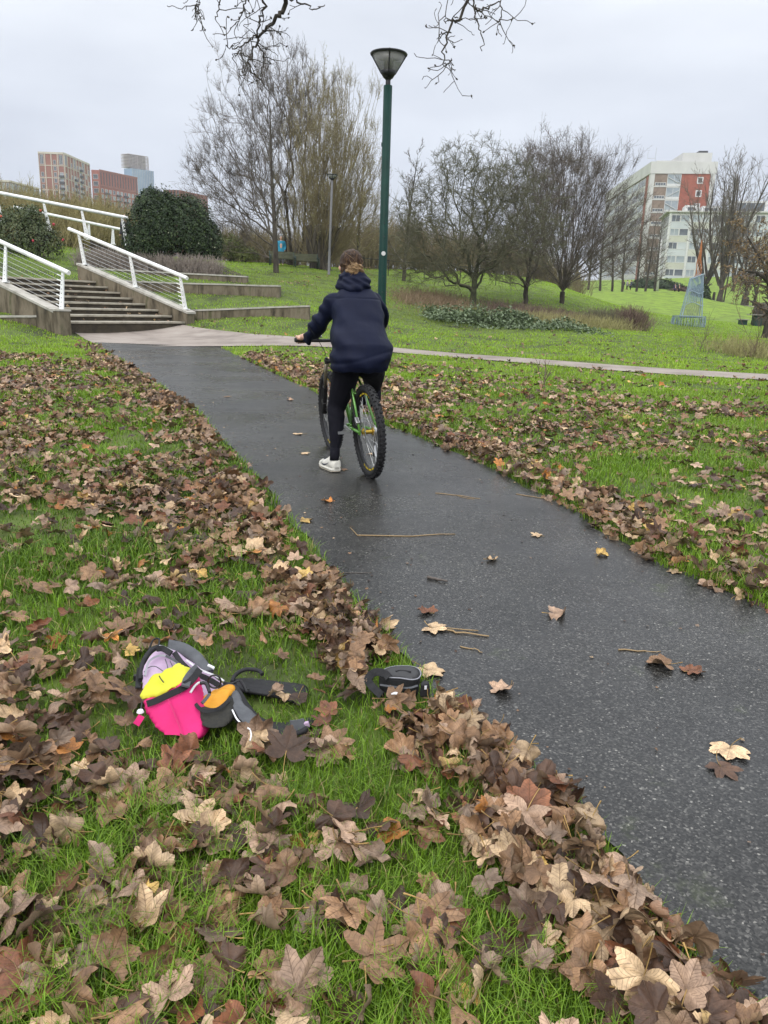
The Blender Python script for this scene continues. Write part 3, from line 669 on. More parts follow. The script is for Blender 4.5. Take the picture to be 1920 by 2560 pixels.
crown_tree('bare_tree', 'fan shaped bare tree with long fine branches sweeping up to the right', b, 205, [[np.array([0, 0, .6]), np.array([.02, 0, 1.3])], [np.array([0, 0, .6]), np.array([.1, 0, 1.2]), np.array([.9, 0, 2.0])], [np.array([0, 0, .6]), np.array([.0, 0, 1.2]), np.array([-.5, .1, 2.2])]],
    [CL(1450, 545, 42.5, 140, 160, 2.6), CL(1520, 580, 42.5, 95, 100, 2.0), CL(1420, 465, 42.5, 115, 90, 2.0), CL(1370, 610, 42.5, 115, 90, 2.0)], 800, .95, .0068, .50, m_bark, m_twig_br, (2400, .7, .25, .12), .035, .22)
# slender trees of the background
def slim(u, v, d, H, lab, seed, m=m_twig_br, k=22, spread=46, rb=.12, group=None, name='bare_tree'):
    r_ = np.random.default_rng(seed); b = gbase(u, v, d)
    return tree(name, lab, b, r_, [b - [0, 0, .3]], [[r_.normal(0, .03), 0, 1]], [H], [rb], [dict(n=10, wob=.03, trop=.03, taper=.12, k=k, t0=.18, ang=spread, lr=.36, rr=.45, sh=.6), dict(n=6, wob=.1, trop=.06, taper=.35, k=7, t0=.15, ang=36, lr=.5, rr=.6, rmin=.012), dict(n=5, wob=.12, trop=.02, taper=.5, k=5, t0=.1, ang=36, lr=.55, rr=.7, rmin=.009), dict(n=4, wob=.1, taper=.6)], 1, m_bark, m, group)
slim(1008, 715, 44, 6.6, 'slender grey tree just right of the green lamp post', 11, m_twig_gr)
slim(890, 700, 50, 6.5, 'slender bare tree behind the far grey lamp', 12, m_twig_ye)
rw = np.random.default_rng(30)
for i, (u, d) in enumerate([(1500,122),(1530,125),(1555,121),(1590,127),(1612,124),(1636,128),(1470,120),(1440,118)]):
    slim(u, 730 - (1500 - u) * .04, d, 10.5 + rw.uniform(-1, 1.5), ['brownish young tree, %s in the row below the brick tower' % w_ for w_ in ('third', 'fourth', 'fifth', 'sixth', 'seventh', 'rightmost', 'second', 'leftmost')][i], 40 + i, m_twig_br, 26, 52, .2, 'row of young trees below the tower')
def multi(u, v, d, H, n0, lab, seed, spread=.3, rb=.2, m=m_twig_br, k1=9):
    r_ = np.random.default_rng(seed); b = gbase(u, v, d); a = np.linspace(-1, 1, n0) + r_.normal(0, .1, n0)
    P0 = np.concatenate([[b - [0, 0, .3]], b + np.stack([a * .2, r_.normal(0, .1, n0), r_.uniform(1.5, 3.2, n0)], -1)]); D0 = np.concatenate([[[0, 0, 1]], np.stack([a * spread, r_.normal(0, spread * .6, n0), np.ones(n0)], -1)])
    tree('bare_tree', lab, b, r_, P0, D0, np.concatenate([[3.4], r_.uniform(.75, .95, n0) * (H - 2)]), np.concatenate([[rb * 2.0], np.full(n0, rb)]),
        [dict(n=10, wob=.04, trop=.05, taper=.2, k=k1, t0=.2, ang=28, lr=.34, rr=.5, sh=.35), dict(n=6, wob=.1, trop=.06, taper=.35, k=7, t0=.15, ang=32, lr=.5, rr=.6, rmin=.022), dict(n=5, wob=.12, trop=.03, taper=.5, k=5, t0=.1, ang=34, lr=.55, rr=.7, rmin=.016), dict(n=4, wob=.1, taper=.6)], 1, m_bark, m)
multi(1797, 764, 108, 17.5, 7, 'tall dark vase shaped bare tree just right of the sculpture', 51, .30, .24)
multi(1760, 745, 118, 16.5, 6, 'bare tree behind the sculpture tip in front of the white wing', 52, .34, .2)
multi(1858, 756, 112, 12, 4, 'slanting bare tree on the grass left of the pollard trunk', 53, .35, .2)
multi(1885, 758, 116, 11, 3, 'thin bare tree farthest right on the slope', 54, .35, .15)
multi(1830, 735, 150, 15, 4, 'distant bare tree on the green slope behind the vase shaped tree', 55, .3, .18)
# tree at the right edge with hanging seed clusters
m_seed = pmat('seed_cluster', [(.13,.085,.04),(.26,.18,.085)], scale=6, rough=.85)
b = gbase(1925, 800, 33); r_ = np.random.default_rng(61); n0 = 8
D0 = np.concatenate([[[0, 0, 1]], np.stack([r_.uniform(-1.3, .6, n0), r_.uniform(-.7, .6, n0), r_.uniform(.4, 1.1, n0)], -1)])
P0 = np.concatenate([[b - [0, 0, .3]], b + np.stack([r_.normal(0, .1, n0), r_.normal(0, .1, n0), r_.uniform(1.3, 2.4, n0)], -1)])
tree('seed_tree', 'knobbly tree at the right edge hung with brown seed clusters', b, r_, P0, D0, np.concatenate([[2.6], r_.uniform(2.4, 3.3, n0)]), np.concatenate([[.30], np.full(n0, .09)]),
    [dict(n=8, wob=.12, trop=.0, taper=.3, k=8, t0=.2, ang=44, lr=.5, rr=.6), dict(n=6, wob=.15, trop=-.06, taper=.4, k=6, t0=.15, ang=44, lr=.55, rr=.6), dict(n=5, wob=.15, trop=-.1, taper=.5, k=4, t0=.1, ang=44, lr=.6, rr=.7, rmin=.007), dict(n=4, wob=.1, trop=-.1, taper=.6)], 1, m_bark, m_twig_br, leaves=(6500, .05, m_seed, 2, .05))
# overhanging limbs of the tree the photographer stands under
def overhang(label, main, subs, seed):
    r_ = np.random.default_rng(seed); t = None
    def crv(pts, n=18, jit=.007):
        A = np.array([P(*p) for p in pts]); A = smoothpath(A, n); A[1:-1] += r_.normal(0, jit, (n - 2, 3)); return A
    mbs = MB(); M_ = crv(main[0], 30); mbs.tube(M_, np.linspace(main[1], main[2], 30), 7)
    lim = [(M_, main[2])]
    tips = MB(); starts = []
    for (pts, ra, rb) in subs:
        A = crv(pts); mbs.tube(A, np.linspace(ra * .62, rb * .62, len(A)), 6); starts.append(A)
    base = M_[0]
    S = np.concatenate([a[3:] for a in starts] + [M_[8:]]); k = r_.integers(0, len(S), int(len(S) * .32))
    D = np.stack([r_.normal(0, .8, len(k)), r_.normal(0, .5, len(k)), r_.normal(-.35, .5, len(k))], -1)
    res = grow(r_, S[k], D, r_.uniform(.06, .2, len(k)), np.full(len(k), .0026), [dict(n=5, wob=.25, taper=.7, k=2, t0=.4, ang=55, lr=.5, rr=.8, rmin=.002), dict(n=4, wob=.3, taper=.8, k=1, t0=.5, ang=60, lr=.45, rr=.9, rmin=.002), dict(n=3, wob=.3, taper=.9)])
    for p_, rd in res:
        v_, q_ = tubes_np(p_, rd, 4); mbs.add(v_, q_)
    for p_ in res[1][0][:, -1][::3]: mbs.lathe([(0, -.009), (.005, -.003), (.005, .004), (0, .010)], p_, unit(r_.normal(0, 1, 3)), 5)
    tag(mbs.build('overhanging_branch', m_bark, None, loc=base, smooth=True), label, 'tree branch')
overhang('dark bare branch hanging into the top left of the sky', ([(900,-900,3.4),(760,-260,4.6),(712,0,5),(695,40,5),(672,65,5.0),(645,95,5.0)], .018, .007),
    [([(645,95,5),(632,130,5),(622,160,5),(632,185,5),(655,195,5)], .011, .005), ([(645,95,5),(655,130,5),(660,160,5.05),(650,190,5)], .009, .004), ([(645,90,5),(610,110,5),(585,125,5),(565,112,4.95)], .009, .004),
     ([(660,-60,5),(655,30,5),(640,95,5)], .014, .008), ([(715,-5,5),(760,8,5.1),(790,22,5.1),(812,12,5.1)], .009, .004), ([(620,-60,4.8),(610,20,4.8),(588,62,4.8)], .007, .004), ([(560,-60,4.8),(548,20,4.8),(538,48,4.8)], .007, .004), ([(505,-50,4.8),(495,5,4.8),(487,18,4.8)], .006, .004),
     ([(625,145,5),(600,128,5),(580,145,5)], .006, .004)], 71)
overhang('thinner bare branch hanging into the top right of the sky', ([(900,-900,3.4),(1240,-300,4.6),(1190,-60,5),(1150,40,5),(1130,62,5),(1112,120,5),(1110,165,5)], .013, .003),
    [([(1145,45,5),(1120,50,5),(1112,40,5)], .006, .004), ([(1182,-30,5),(1185,30,5),(1200,75,5),(1205,128,5)], .009, .004), ([(1185,20,5),(1200,25,5),(1250,5,5.1)], .008, .006), ([(1248,-20,5.1),(1255,40,5.1),(1245,62,5.1)], .006, .004), ([(1125,80,5),(1105,85,5),(1092,98,5)], .006, .004), ([(1110,160,5),(1125,158,5),(1136,178,5)], .006, .003)], 72)
# ================================================================== SHRUBS AND THICKETS
def shrub(name, label, lobes, n, size, m_l, m_stem, seed, dens_shell=.75, cat='shrub', extra=None, group=None):
    r_ = np.random.default_rng(seed); C, Nn = [], []
    tot = sum(l[1][0] * l[1][1] for l in lobes)
    for (c, rad) in lobes:
        k = int(n * rad[0] * rad[1] / tot); d = unit(r_.normal(0, 1, (k, 3))); d[:, 2] = np.where(d[:, 2] < -.55, -d[:, 2], d[:, 2])
        th = np.arctan2(d[:, 1], d[:, 0]); bumpy = 1 + .12 * np.sin(3 * th + c[0] * 3) * np.cos(4 * d[:, 2] + c[1]) + .07 * np.sin(9 * th + 5 * d[:, 2]) + .05 * np.sin(17 * d[:, 2] + 13 * th)
        s = np.where(r_.random(k) < dens_shell, r_.uniform(.90, 1.04, k), r_.uniform(.55, .95, k)) * bumpy
        C.append(np.array(c) + d * s[:, None] * np.array(rad)); Nn.append(d / np.array(rad) * np.mean(rad) + [0, 0, .25])
    C, Nn = np.concatenate(C), np.concatenate(Nn); b = np.array([np.mean([l[0][0] for l in lobes]), np.mean([l[0][1] for l in lobes]), 0.]); b[2] = Tz(b[0], b[1])
    k = C[:, 2] > surf_z(C[:, 0], C[:, 1]) - .05; C, Nn = C[k], Nn[k]
    t = thing(name, label, cat, b, group)
    link('foliage', leafcards('foliage', C - b, size, m_l, r_, N=Nn), t, b)
    # stems up through the middle
    P0 = []; D0 = []; 
    for (c, rad) in lobes:
        for q in range(5): P0.append([c[0] + r_.normal(0, .1), c[1] + r_.normal(0, .1), b[2] - .1]); D0.append([r_.normal(0, .16), r_.normal(0, .16), 1])
    Hm = max(c[2] + rad[2] - b[2] for c, rad in lobes)
    res = grow(r_, P0, D0, np.full(len(P0), Hm * .62), np.full(len(P0), .03), [dict(n=6, wob=.1, taper=.4, k=6, t0=.3, ang=40, lr=.45, rr=.6), dict(n=5, wob=.12, taper=.5)])
    (sv_, sq_), _ = emit(res, 2, (5, 4)); link('stems', mesh_np('stems', sv_ - b, sq_, m_stem, True), t, b)
    return t, C, b
m_lf_dark = pmat('glossy_leaf', [(.008,.018,.006),(.020,.040,.011),(.050,.078,.024)], scale=4.5, rough=.45, spec=.25)
m_lf_rose = pmat('rose_leaf', [(.022,.040,.012),(.060,.085,.026),(.13,.14,.05)], scale=4, rough=.45, transl=.15)
m_lf_green = pmat('bush_leaf', [(.06,.085,.02),(.14,.17,.045),(.20,.20,.07)], scale=3, rough=.6, transl=.2)
def pc(u, v, d): return P(u, v, d)
lob = lambda u, v, d, rx, ry, rz: (pc(u, v, d), (rx, ry, rz))
D = 31.8
t, C, b = shrub('evergreen_bush', 'big rounded dark evergreen bush with two lobes above the lavender bed', [lob(392, 575, D, 1.12, 1.1, 1.45), lob(462, 582, D + .3, 1.22, 1.1, 1.32), lob(395, 530, D, .8, .8, .75), lob(372, 620, D - .1, .95, 1.0, .9), lob(500, 610, D + .2, .85, .9, 1.0)], 42000, .046, m_lf_dark, m_bark, 81)
r_ = np.random.default_rng(9); cd = C[(C[:, 1] < D - .35)]; fl = cd[r_.integers(0, len(cd), 60)] + [0, -.04, 0]
nw = C[r_.integers(0, len(C), 1500)]; nw = nw + unit(nw - b - [0, 0, 1.4]) * r_.uniform(0, .13, (1500, 1)); link('new_growth', leafcards('new_growth', nw - b, .042, pmat('young_leaf', [(.05,.075,.02),(.10,.13,.04)], rough=.5, spec=.25), r_, up=.6), t, b)
link('flower_buds', leafcards('flower_buds', fl - b, .035, flat('cream_bud', (.55,.55,.38)), r_), t, b)
D = 31.4
t, C, b = shrub('rose_bush', 'rose bush with red and orange blooms between the two stair handrails', [lob(40, 590, D + .3, 1.25, .7, 1.1), lob(105, 612, D, .85, .5, .75), lob(-50, 600, D + .3, 1.2, .7, 1.1), lob(80, 553, D + .3, .6, .5, .6)], 15000, .045, m_lf_rose, m_bark, 82, dens_shell=.4)
m_rose = flat('rose_petal', (.42,.035,.06), rough=.5); m_roseo = flat('rose_petal_orange', (.42,.08,.04), rough=.5)
for (u, v, m_) in [(101,526,m_roseo),(83,602,m_rose),(158,600,m_rose),(134,561,m_rose),(3,541,m_roseo)]:
    mb = MB(); c = P(u, v, D - .62)
    for q in range(9):
        dd = unit(r_.normal(0, 1, 3) + [0, -.6, .4]); mb.lathe([(0, .0), (.022, .008), (.028, .022), (.022, .034)], c + dd * .014, dd, 7)
    mb.build('bloom', m_, t, smooth=True)
m_lav = pmat('dry_lavender', [(.13,.105,.085),(.26,.22,.185),(.30,.265,.24)], scale=8, rough=.9)
def tufts(name, label, P_, n, h, spread, m, seed, r0=.004, kind=None, cat='plant', lean=.35, subs=3, group=None):
    r_ = np.random.default_rng(seed); P_ = np.asarray(P_, float); k = r_.integers(0, len(P_), n); B = P_[k] + r_.normal(0, 1, (n, 3)) * [spread, spread, 0]; B[:, 2] = surf_z(B[:, 0], B[:, 1]) - .02
    res = grow(r_, B, np.stack([r_.normal(0, lean, n), r_.normal(0, lean, n), np.ones(n)], -1), h * r_.uniform(.5, 1.2, n), np.full(n, r0), [dict(n=5, wob=.12, taper=.6, k=subs, t0=.35, ang=32, lr=.45, rr=.8, rmin=r0 * .7), dict(n=3, wob=.1, taper=.8)])
    (v_, q_), _ = emit(res, 2, (3, 3)); c = B.mean(0); c[2] = B[:, 2].min()
    return tag(link(name, mesh_np(name, v_ - c, q_, m, False), None, c), label, cat, group, kind)
rl = np.random.default_rng(14)
for i, (u, lab) in enumerate([(225, 'leftmost clump of dry lavender beside the right handrail'), (285, 'clump of dry grey lavender under the right handrail'), (345, 'clump of dry lavender left of the end of the rail, below the bush'), (400, 'clump of dry grey lavender below the middle of the dark bush'), (455, 'clump of dry lavender below the right lobe of the dark bush'), (510, 'rightmost clump of dry lavender at the end of the bed')]):
    c = P(u, 676 + i * 2, 30.7); pts = c + np.stack([rl.uniform(-.5, .5, 60), rl.uniform(-.1, .5, 60), np.zeros(60)], -1)
    tufts('lavender', lab, pts, 700, .5, .1, m_lav, 90 + i, .0065, cat='lavender', group='dry lavender along the top wall', subs=2)
# ivy and bramble patch in front of the trees
m_ivy = pmat('ivy_leaf', [(.04,.065,.028),(.095,.135,.06),(.19,.24,.14)], scale=5, rough=.45)
r_ = np.random.default_rng(17); n = 9500
u_ = np.clip(r_.normal(.42, .27, n), 0, 1); pl = P(1085, 805, 30) + u_[:, None] * (P(1490, 815, 28.5) - P(1085, 805, 30)); C = pl + np.stack([r_.normal(0, .25, n), r_.normal(.5, .8, n), np.zeros(n)], -1)
hmax = .55 * np.clip(1 - (u_ - .3) ** 2 * 1.4, .25, 1) * np.clip(.6 + .9 * fbm(C[:, 0], C[:, 1], 1.5, 4), .08, 1.5); C[:, 2] = surf_z(C[:, 0], C[:, 1]) + hmax * r_.uniform(.2, 1, n)
c0 = C.mean(0); c0[2] = C[:, 2].min(); tag(link('ivy_patch', leafcards('ivy_patch', C - c0, .06, m_ivy, r_, up=1.2), None, c0), 'low spreading patch of dull green ivy and weeds in front of the mossy tree', 'ivy', kind='stuff')
m_bram = pmat('dead_bramble', [(.07,.045,.035),(.14,.095,.075),(.19,.145,.10)], scale=2, rough=.9); m_tus = pmat('dry_grass', [(.20,.19,.07),(.34,.31,.14)], scale=3, rough=.9)
def area(u0, v0, d0, u1, v1, d1, n, w): a = r_.random(n)[:, None]; return P(u0, v0, d0) * (1 - a) + P(u1, v1, d1) * a + np.stack([r_.normal(0, .1, n), r_.normal(0, w, n), np.zeros(n)], -1)
tufts('bramble_patch', 'tangle of dark dead bramble stems under the two bare trees', area(1215, 775, 35, 1460, 780, 34, 300, 1.3), 1700, .42, .25, m_bram, 101, .008, 'stuff', 'bramble', .6)
tufts('dead_shrub', 'rounded purplish dead shrub at the right end of the bramble patch', area(1560, 795, 34, 1595, 800, 34, 80, .35), 1000, .72, .18, m_bram, 102, .008, None, 'shrub', .45)
tufts('dead_shrub', 'greyer dead shrub between the bramble and the purplish one', area(1470, 795, 34, 1545, 797, 34, 80, .35), 1100, .58, .2, pmat('dead_weed', [(.10,.09,.06),(.17,.16,.09)], scale=3), 103, .007, None, 'shrub', .5)
tufts('dry_grass', 'pale dry grass tussocks along the bramble patch', area(1240, 800, 31, 1560, 812, 32.5, 300, .6), 2600, .4, .2, m_tus, 104, .006, 'stuff', 'dry grass', .5, 1)
tufts('dry_grass', 'brown dead grass on the slope left of the mossy trunk', area(1000, 755, 35, 1165, 760, 36, 300, 1.4), 2200, .35, .3, pmat('dead_grass', [(.15,.10,.06),(.27,.20,.12)], scale=3), 105, .007, 'stuff', 'dry grass', .6, 1)
tufts('weeds', 'thin weeds and tall stalks at the right edge of the lawn', area(1800, 880, 23, 1930, 885, 22.5, 200, .6), 700, .45, .2, m_tus, 106, .006, 'stuff', 'weeds', .5, 2)
for (u, v, d, h, sd, lab) in [(1360, 958, 11.8, .42, 1, 'dark dock stalk standing on the leafy verge right of the path'), (1752, 882, 23, 1.0, 2, 'brown seeded weed stalk below the picnic table'), (1893, 880, 22, 1.5, 3, 'forked thin sapling stalk in front of the picnic table'), (1875, 900, 20, .7, 4, 'short brown weed stalk near the right edge')]:
    g = P(u, v, d); tufts('weed_stalk', lab, [g], 4, h, .03, m_bram, 110 + sd, .006, None, 'weed', .12, 6)
# scrub beyond the steps and the woodland floor behind the trees
m_scrub = pmat('willow_scrub', [(.15,.12,.05),(.235,.20,.085),(.30,.265,.12)], scale=.6, rough=.9); m_wood = pmat('scrub_brown', [(.085,.068,.042),(.16,.13,.075),(.20,.17,.085)], scale=.5, rough=.9)
def thicket(name, label, line, n, h, m, seed, r0=.012, wy=2.5, lean=.22):
    r_ = np.random.default_rng(seed); A = np.array([P(*p[:3]) for p in line]); hh = np.array([p[3] for p in line]); t = r_.random(n) * (len(A) - 1)
    B = np.stack([np.interp(t, np.arange(len(A)), A[:, k]) for k in range(3)], -1); H = np.interp(t, np.arange(len(A)), hh); B[:, 1] += r_.normal(0, wy, n); B[:, 2] = T(B[:, 0], B[:, 1]) - .2
    H = H * np.clip(1 + .18 * fbm(B[:, 0], B[:, 1], .5, seed), .6, 1.3)
    res = grow(r_, B, np.stack([r_.normal(0, lean, n), r_.normal(0, lean, n), np.ones(n)], -1), H * r_.uniform(.7, 1.1, n), np.full(n, r0 * 1.6), [dict(n=6, wob=.07, taper=.3, k=9, t0=.12, ang=28, lr=.4, rr=.6, rmin=r0 * .7), dict(n=4, wob=.1, trop=.05, taper=.5, k=5, t0=.1, ang=30, lr=.5, rr=.7, rmin=r0 * .6), dict(n=3, wob=.1, taper=.6)])
    (v_, q_), _ = emit(res, 3, (4, 3, 3)); c = B.mean(0)
    return tag(link(name, mesh_np(name, v_ - c, q_, m, False), None, c), label, 'thicket', kind='stuff')
thicket('willow_scrub', 'olive yellow mass of bare willow scrub behind the upper handrails', [(-80,560,46,2.5),(60,560,45,2.4),(150,560,44,2.1),(240,560,43,2.3),(330,560,43,2.2)], 1300, 4, m_scrub, 121)
thicket('background_scrub', 'brown tangle of bare undergrowth behind the bench and trees', [(500,640,56,1.9),(600,640,58,2.2),(700,640,58,2.0),(900,650,60,2.8),(1000,660,62,3.2),(1150,680,62,2.6),(1300,700,66,2.6),(1450,715,75,2.2)], 1800, 3, m_wood, 122, .014, 3)
t, C, b = shrub('bush', 'yellow green bush on the grass right of the dark evergreen bush', [lob(575, 625, 46, 1.0, .8, .8), lob(610, 640, 46, .9, .8, .55)], 2600, .07, m_lf_green, m_bark, 131, .4)
shrub('conifer_bush', 'dark green bush behind the base of the sculpture', [lob(1748, 758, 104, 1.4, 1.2, 2.2)], 2200, .2, m_lf_dark, m_bark, 132)
shrub('hedge', 'low dark hedge beyond the lawn at the foot of the white wing', [lob(1612, 728, 150, 3.2, 1.5, 2.3), lob(1650, 728, 150, 3.4, 1.5, 2.2), lob(1682, 733, 150, 2.6, 1.5, 1.8)], 5000, .25, m_lf_dark, m_bark, 133)
shrub('hedge', 'reddish brown hedge behind the two distant walkers', [lob(1705, 742, 146, 3.0, 1.5, 1.7), lob(1740, 745, 146, 2.6, 1.5, 1.6)], 3500, .25, pmat('russet_leaf', [(.05,.03,.022),(.11,.065,.045)], scale=2), m_bark, 134)
# ================================================================== BICYCLE
RG = G(925, 1196); HEAD = math.radians(90 + 19); LEAN = R(-4.0)
BM = Matrix.Translation(RG + [0, 0, .012]) @ Matrix.Rotation(HEAD, 4, 'Z') @ Matrix.Rotation(LEAN, 4, 'X')
def BW(x, y, z): return np.array(BM @ Vector((x, y, z)))
m_green = pmat('green_bike_paint', [(.085,.24,.035),(.13,.33,.055)], scale=8, rough=.28, metal=.35, spec=.5, coat=.6)
m_tyre = flat('black_tyre', (.012,.012,.013), rough=.75); m_rim = flat('black_rim', (.02,.02,.022), rough=.35, metal=.3); m_yel = flat('yellow_decal', (.62,.46,.02), rough=.5)
m_gold = flat('gold_hub', (.55,.36,.05), rough=.3, metal=.8); m_alu = flat('alloy', (.50,.50,.50), rough=.3, metal=.85); m_gum = flat('fork_stanchion', (.20,.17,.12), rough=.25, metal=.5); m_black = flat('black_plastic', (.014,.014,.015), rough=.5)
m_white_tx = flat('white_print', (.7,.7,.7), rough=.6)
bike = thing('bicycle', 'green framed mountain bike with knobbly tyres under the rider on the wet path', 'bicycle', RG)
WR, TRD = .335, .028
def wheel(ax, rear):
    c = np.array([ax, 0, WR]); Y = np.array([0, 1., 0])
    m = MB(BM); rr = WR - 2 * TRD
    m.lathe([(rr + .004, -.013), (rr + .008, 0), (rr + .004, .013), (rr - .012, .011), (rr - .017, 0), (rr - .012, -.011)], c, Y, 56, closed=True)
    wh = m.build('wheel', m_rim, bike, smooth=True)
    m = MB(BM); th = np.arange(14) / 14 * 2 * np.pi
    m.lathe([(WR - TRD + TRD * .93 * math.cos(a), TRD * math.sin(a)) for a in th], c, Y, 72, closed=True)
    nk = 66
    for k in range(nk):
        a = k / nk * 2 * np.pi
        for (off, ra, hw, hl) in ((-.019 if k % 2 else -.021, .0225, .0055, .0085), (.021 if k % 2 else .019, .0225, .0055, .0085), (-.0075 if k % 2 else .0075, .0285, .006, .008)):
            rad = np.array([math.cos(a), 0, math.sin(a)]); tg = np.array([-math.sin(a), 0, math.cos(a)]); o = rad * ra + Y * off; n_ = o / np.linalg.norm(o)
            cc = c + rad * (WR - TRD) + o * 1.0 ; s_ = np.cross(tg, n_)
            m.frame(cc, tg, s_, n_, hl, hw, .0058, .8)
    m.build('tyre', m_tyre, wh)
    for s_ in (0, math.pi):                       # yellow wording blocks on the rim
        m = MB(BM)
        for k in range(16):
            if k % 5 == 3: continue
            a = -2.05 + k * .055 + s_
            for sd in (-1, 1):
                rad = np.array([math.cos(a), 0, math.sin(a)]); tg = np.array([-math.sin(a), 0, math.cos(a)]); m.frame(c + rad * (rr - .004) + Y * sd * .0128, tg, rad, Y, .0045, .0055, .001)
        m.build('rim_decal', m_yel, wh)
    m = MB(BM); m.lathe([(.012, -.05), (.030, -.036), (.030, -.030), (.017, -.024), (.016, .024), (.030, .030), (.030, .036), (.012, .05)], c, Y, 20); m.build('hub', m_gold if rear else m_black, wh, smooth=False)
    for k in range(28):
        a = k / 28 * 2 * np.pi; s_ = .033 if k % 2 else -.033; a2 = a + (.42 if (k // 2) % 2 else -.42)
        p = c + np.array([math.cos(a2) * .028, s_, math.sin(a2) * .028]); q = c + np.array([math.cos(a) * (rr - .012), 0, math.sin(a) * (rr - .012)])
        MB(BM).tube([p, q], .0011, 4).build('spoke', m_steel, wh)
    m = MB(BM); sd = .042
    m.lathe([(.055, sd), (.078, sd), (.078, sd + .002), (.055, sd + .002)], c, Y, 32, closed=True)
    for k in range(5):
        a = k / 5 * 6.283; m.bar(c + [math.cos(a) * .018, sd + .001, math.sin(a) * .018], c + [math.cos(a + .3) * .058, sd + .001, math.sin(a + .3) * .058], .007, .002, (0, 1, 0))
    m.build('disc_rotor', m_steel, wh)
    if rear:
        for k in range(7): m2 = MB(BM); m2.lathe([(.016, -.060 + k * .004), (.028 + .0035 * k, -.060 + k * .004), (.028 + .0035 * k, -.058 + k * .004), (.016, -.058 + k * .004)], c, Y, 22, closed=True); m2.build('sprocket', m_steel, wh)
wheel(0, True); wheel(1.075, False)
def bt(name, pts, r, m=m_green, sides=12, sm=True, parent=bike, n=0):
    pts = np.array(pts, float); pts = resamp(pts, n) if n else pts
    b_ = MB(BM); b_.tube(pts, r if np.isscalar(r) else np.array(r), sides); return b_.build(name, m, parent, smooth=sm)
BB, ST, HB, HT, CRW = (.425, 0, .315), (.285, 0, .745), (.868, 0, .79), (.838, 0, .885), (.888, 0, .775)
bt('seat_tube', [BB, ST], .0165); bt('top_tube', [(.295, 0, .715), (.848, 0, .865)], .016); bt('down_tube', [BB, (.866, 0, .80)], .019); bt('head_tube', [HB, HT], .021)
for s_ in (-1, 1):
    bt('seat_stay', [(.29, s_ * .014, .712), (.235, s_ * .042, .62), (.0, s_ * .066, WR + .012)], .0088); bt('chain_stay', [(.41, s_ * .018, .315), (.33, s_ * .05, .32), (.0, s_ * .066, WR)], .0105)
    b_ = MB(BM); b_.frame((.0, s_ * .068, WR), (1, 0, 0), (0, 0, 1), (0, 1, 0), .022, .018, .004); b_.build('dropout', m_green, bike)
    fo = s_ * .062
    bt('fork_stanchion', [np.array(CRW) + [0, fo, .0], (.972, fo, .545)], .0145, m_gum); b_ = bt('fork_leg', [(.965, fo, .56), (.968, fo, .555), (1.03, fo, .40), (1.066, fo, .33)], [.023, .021, .019, .017], m_black)
bt('stay_bridge', [(.21, -.045, .59), (.21, .045, .59)], .007)
bt('fork_crown', [np.array(CRW) + [0, -.075, .0], np.array(CRW) + [0, .075, .0]], .021, m_black); bt('fork_arch', [(1.0, -.062, .56), (1.03, -.05, .64), (1.04, 0, .665), (1.03, .05, .64), (1.0, .062, .56)], .010, m_black)
for s_ in (-1, 1): b_ = MB(BM); b_.lathe([(.0, .012), (.012, .012), (.015, 0), (.0, 0)], np.array(CRW) + [-.004, s_ * .062, .018], (-.3, 0, 1), 12); b_.build('fork_cap', m_black, bike)
bt('seat_post', [(.285, 0, .74), (.255, 0, .845)], .0135, m_black); b_ = MB(BM); b_.lathe([(.0165, 0), (.022, .002), (.022, .022), (.0165, .024)], ST, (-.31, 0, .95), 14); b_.build('seat_clamp', m_alu, bike)
b_ = MB(BM); rs = []
for (x, wd, hh, zc) in [(.115, .03, .02, .885), (.13, .068, .03, .885), (.18, .075, .034, .882), (.24, .05, .03, .876), (.31, .022, .024, .872), (.375, .016, .018, .868), (.39, .006, .01, .866)]:
    th = np.arange(14) / 14 * 6.283; rs.append(np.stack([np.full(14, x), wd * np.cos(th), zc + hh * np.sin(th)], -1))
b_.rings(rs); b_.build('saddle', m_black, bike, smooth=True)
bt('stem', [(.832, 0, .905), (.905, 0, .935)], .016, m_black); bt('steerer_cap', [(.838, 0, .885), (.826, 0, .925)], .018, m_black)
bar = bt('handlebar', [(.885, .305, .955), (.905, .12, .94), (.908, 0, .935), (.905, -.12, .94), (.885, -.305, .955)], .0135, m_black, n=13)
for s_ in (-1, 1):
    bt('grip', [(.885, s_ * .31, .956), (.894, s_ * .195, .948)], .0175, m_black)
    b_ = MB(BM); b_.tube([(.905, s_ * .15, .945), (.955, s_ * .17, .93), (.965, s_ * .27, .925)], [.008, .007, .005], 7); b_.build('brake_lever', m_black, bar)
    b_ = MB(BM); b_.frame((.912, s_ * .135, .955), (1, 0, .3), (0, 1, 0), (-.3, 0, 1), .022, .03, .013, .8); bevel(b_.build('shifter', m_black, bar), .006)
    b_ = MB(BM); b_.frame((.9, s_ * .10, .972), (1, 0, .3), (0, 1, 0), (-.3, 0, 1), .012, .016, .006, .9); b_.build('shifter_lamp', m_alu, bar)
    bt('cable', [(.925, s_ * .13, .95), (.985, s_ * .09, .93), (.985, s_ * .045, .84), (.93, s_ * .04, .76), (.9, s_ * .03, .72)], .0028, m_black, 6, n=14)
bt('cable', [(.30, .03, .70), (.23, .06, .60), (.06, .075, .40)], .0028, m_black, 6, n=8)
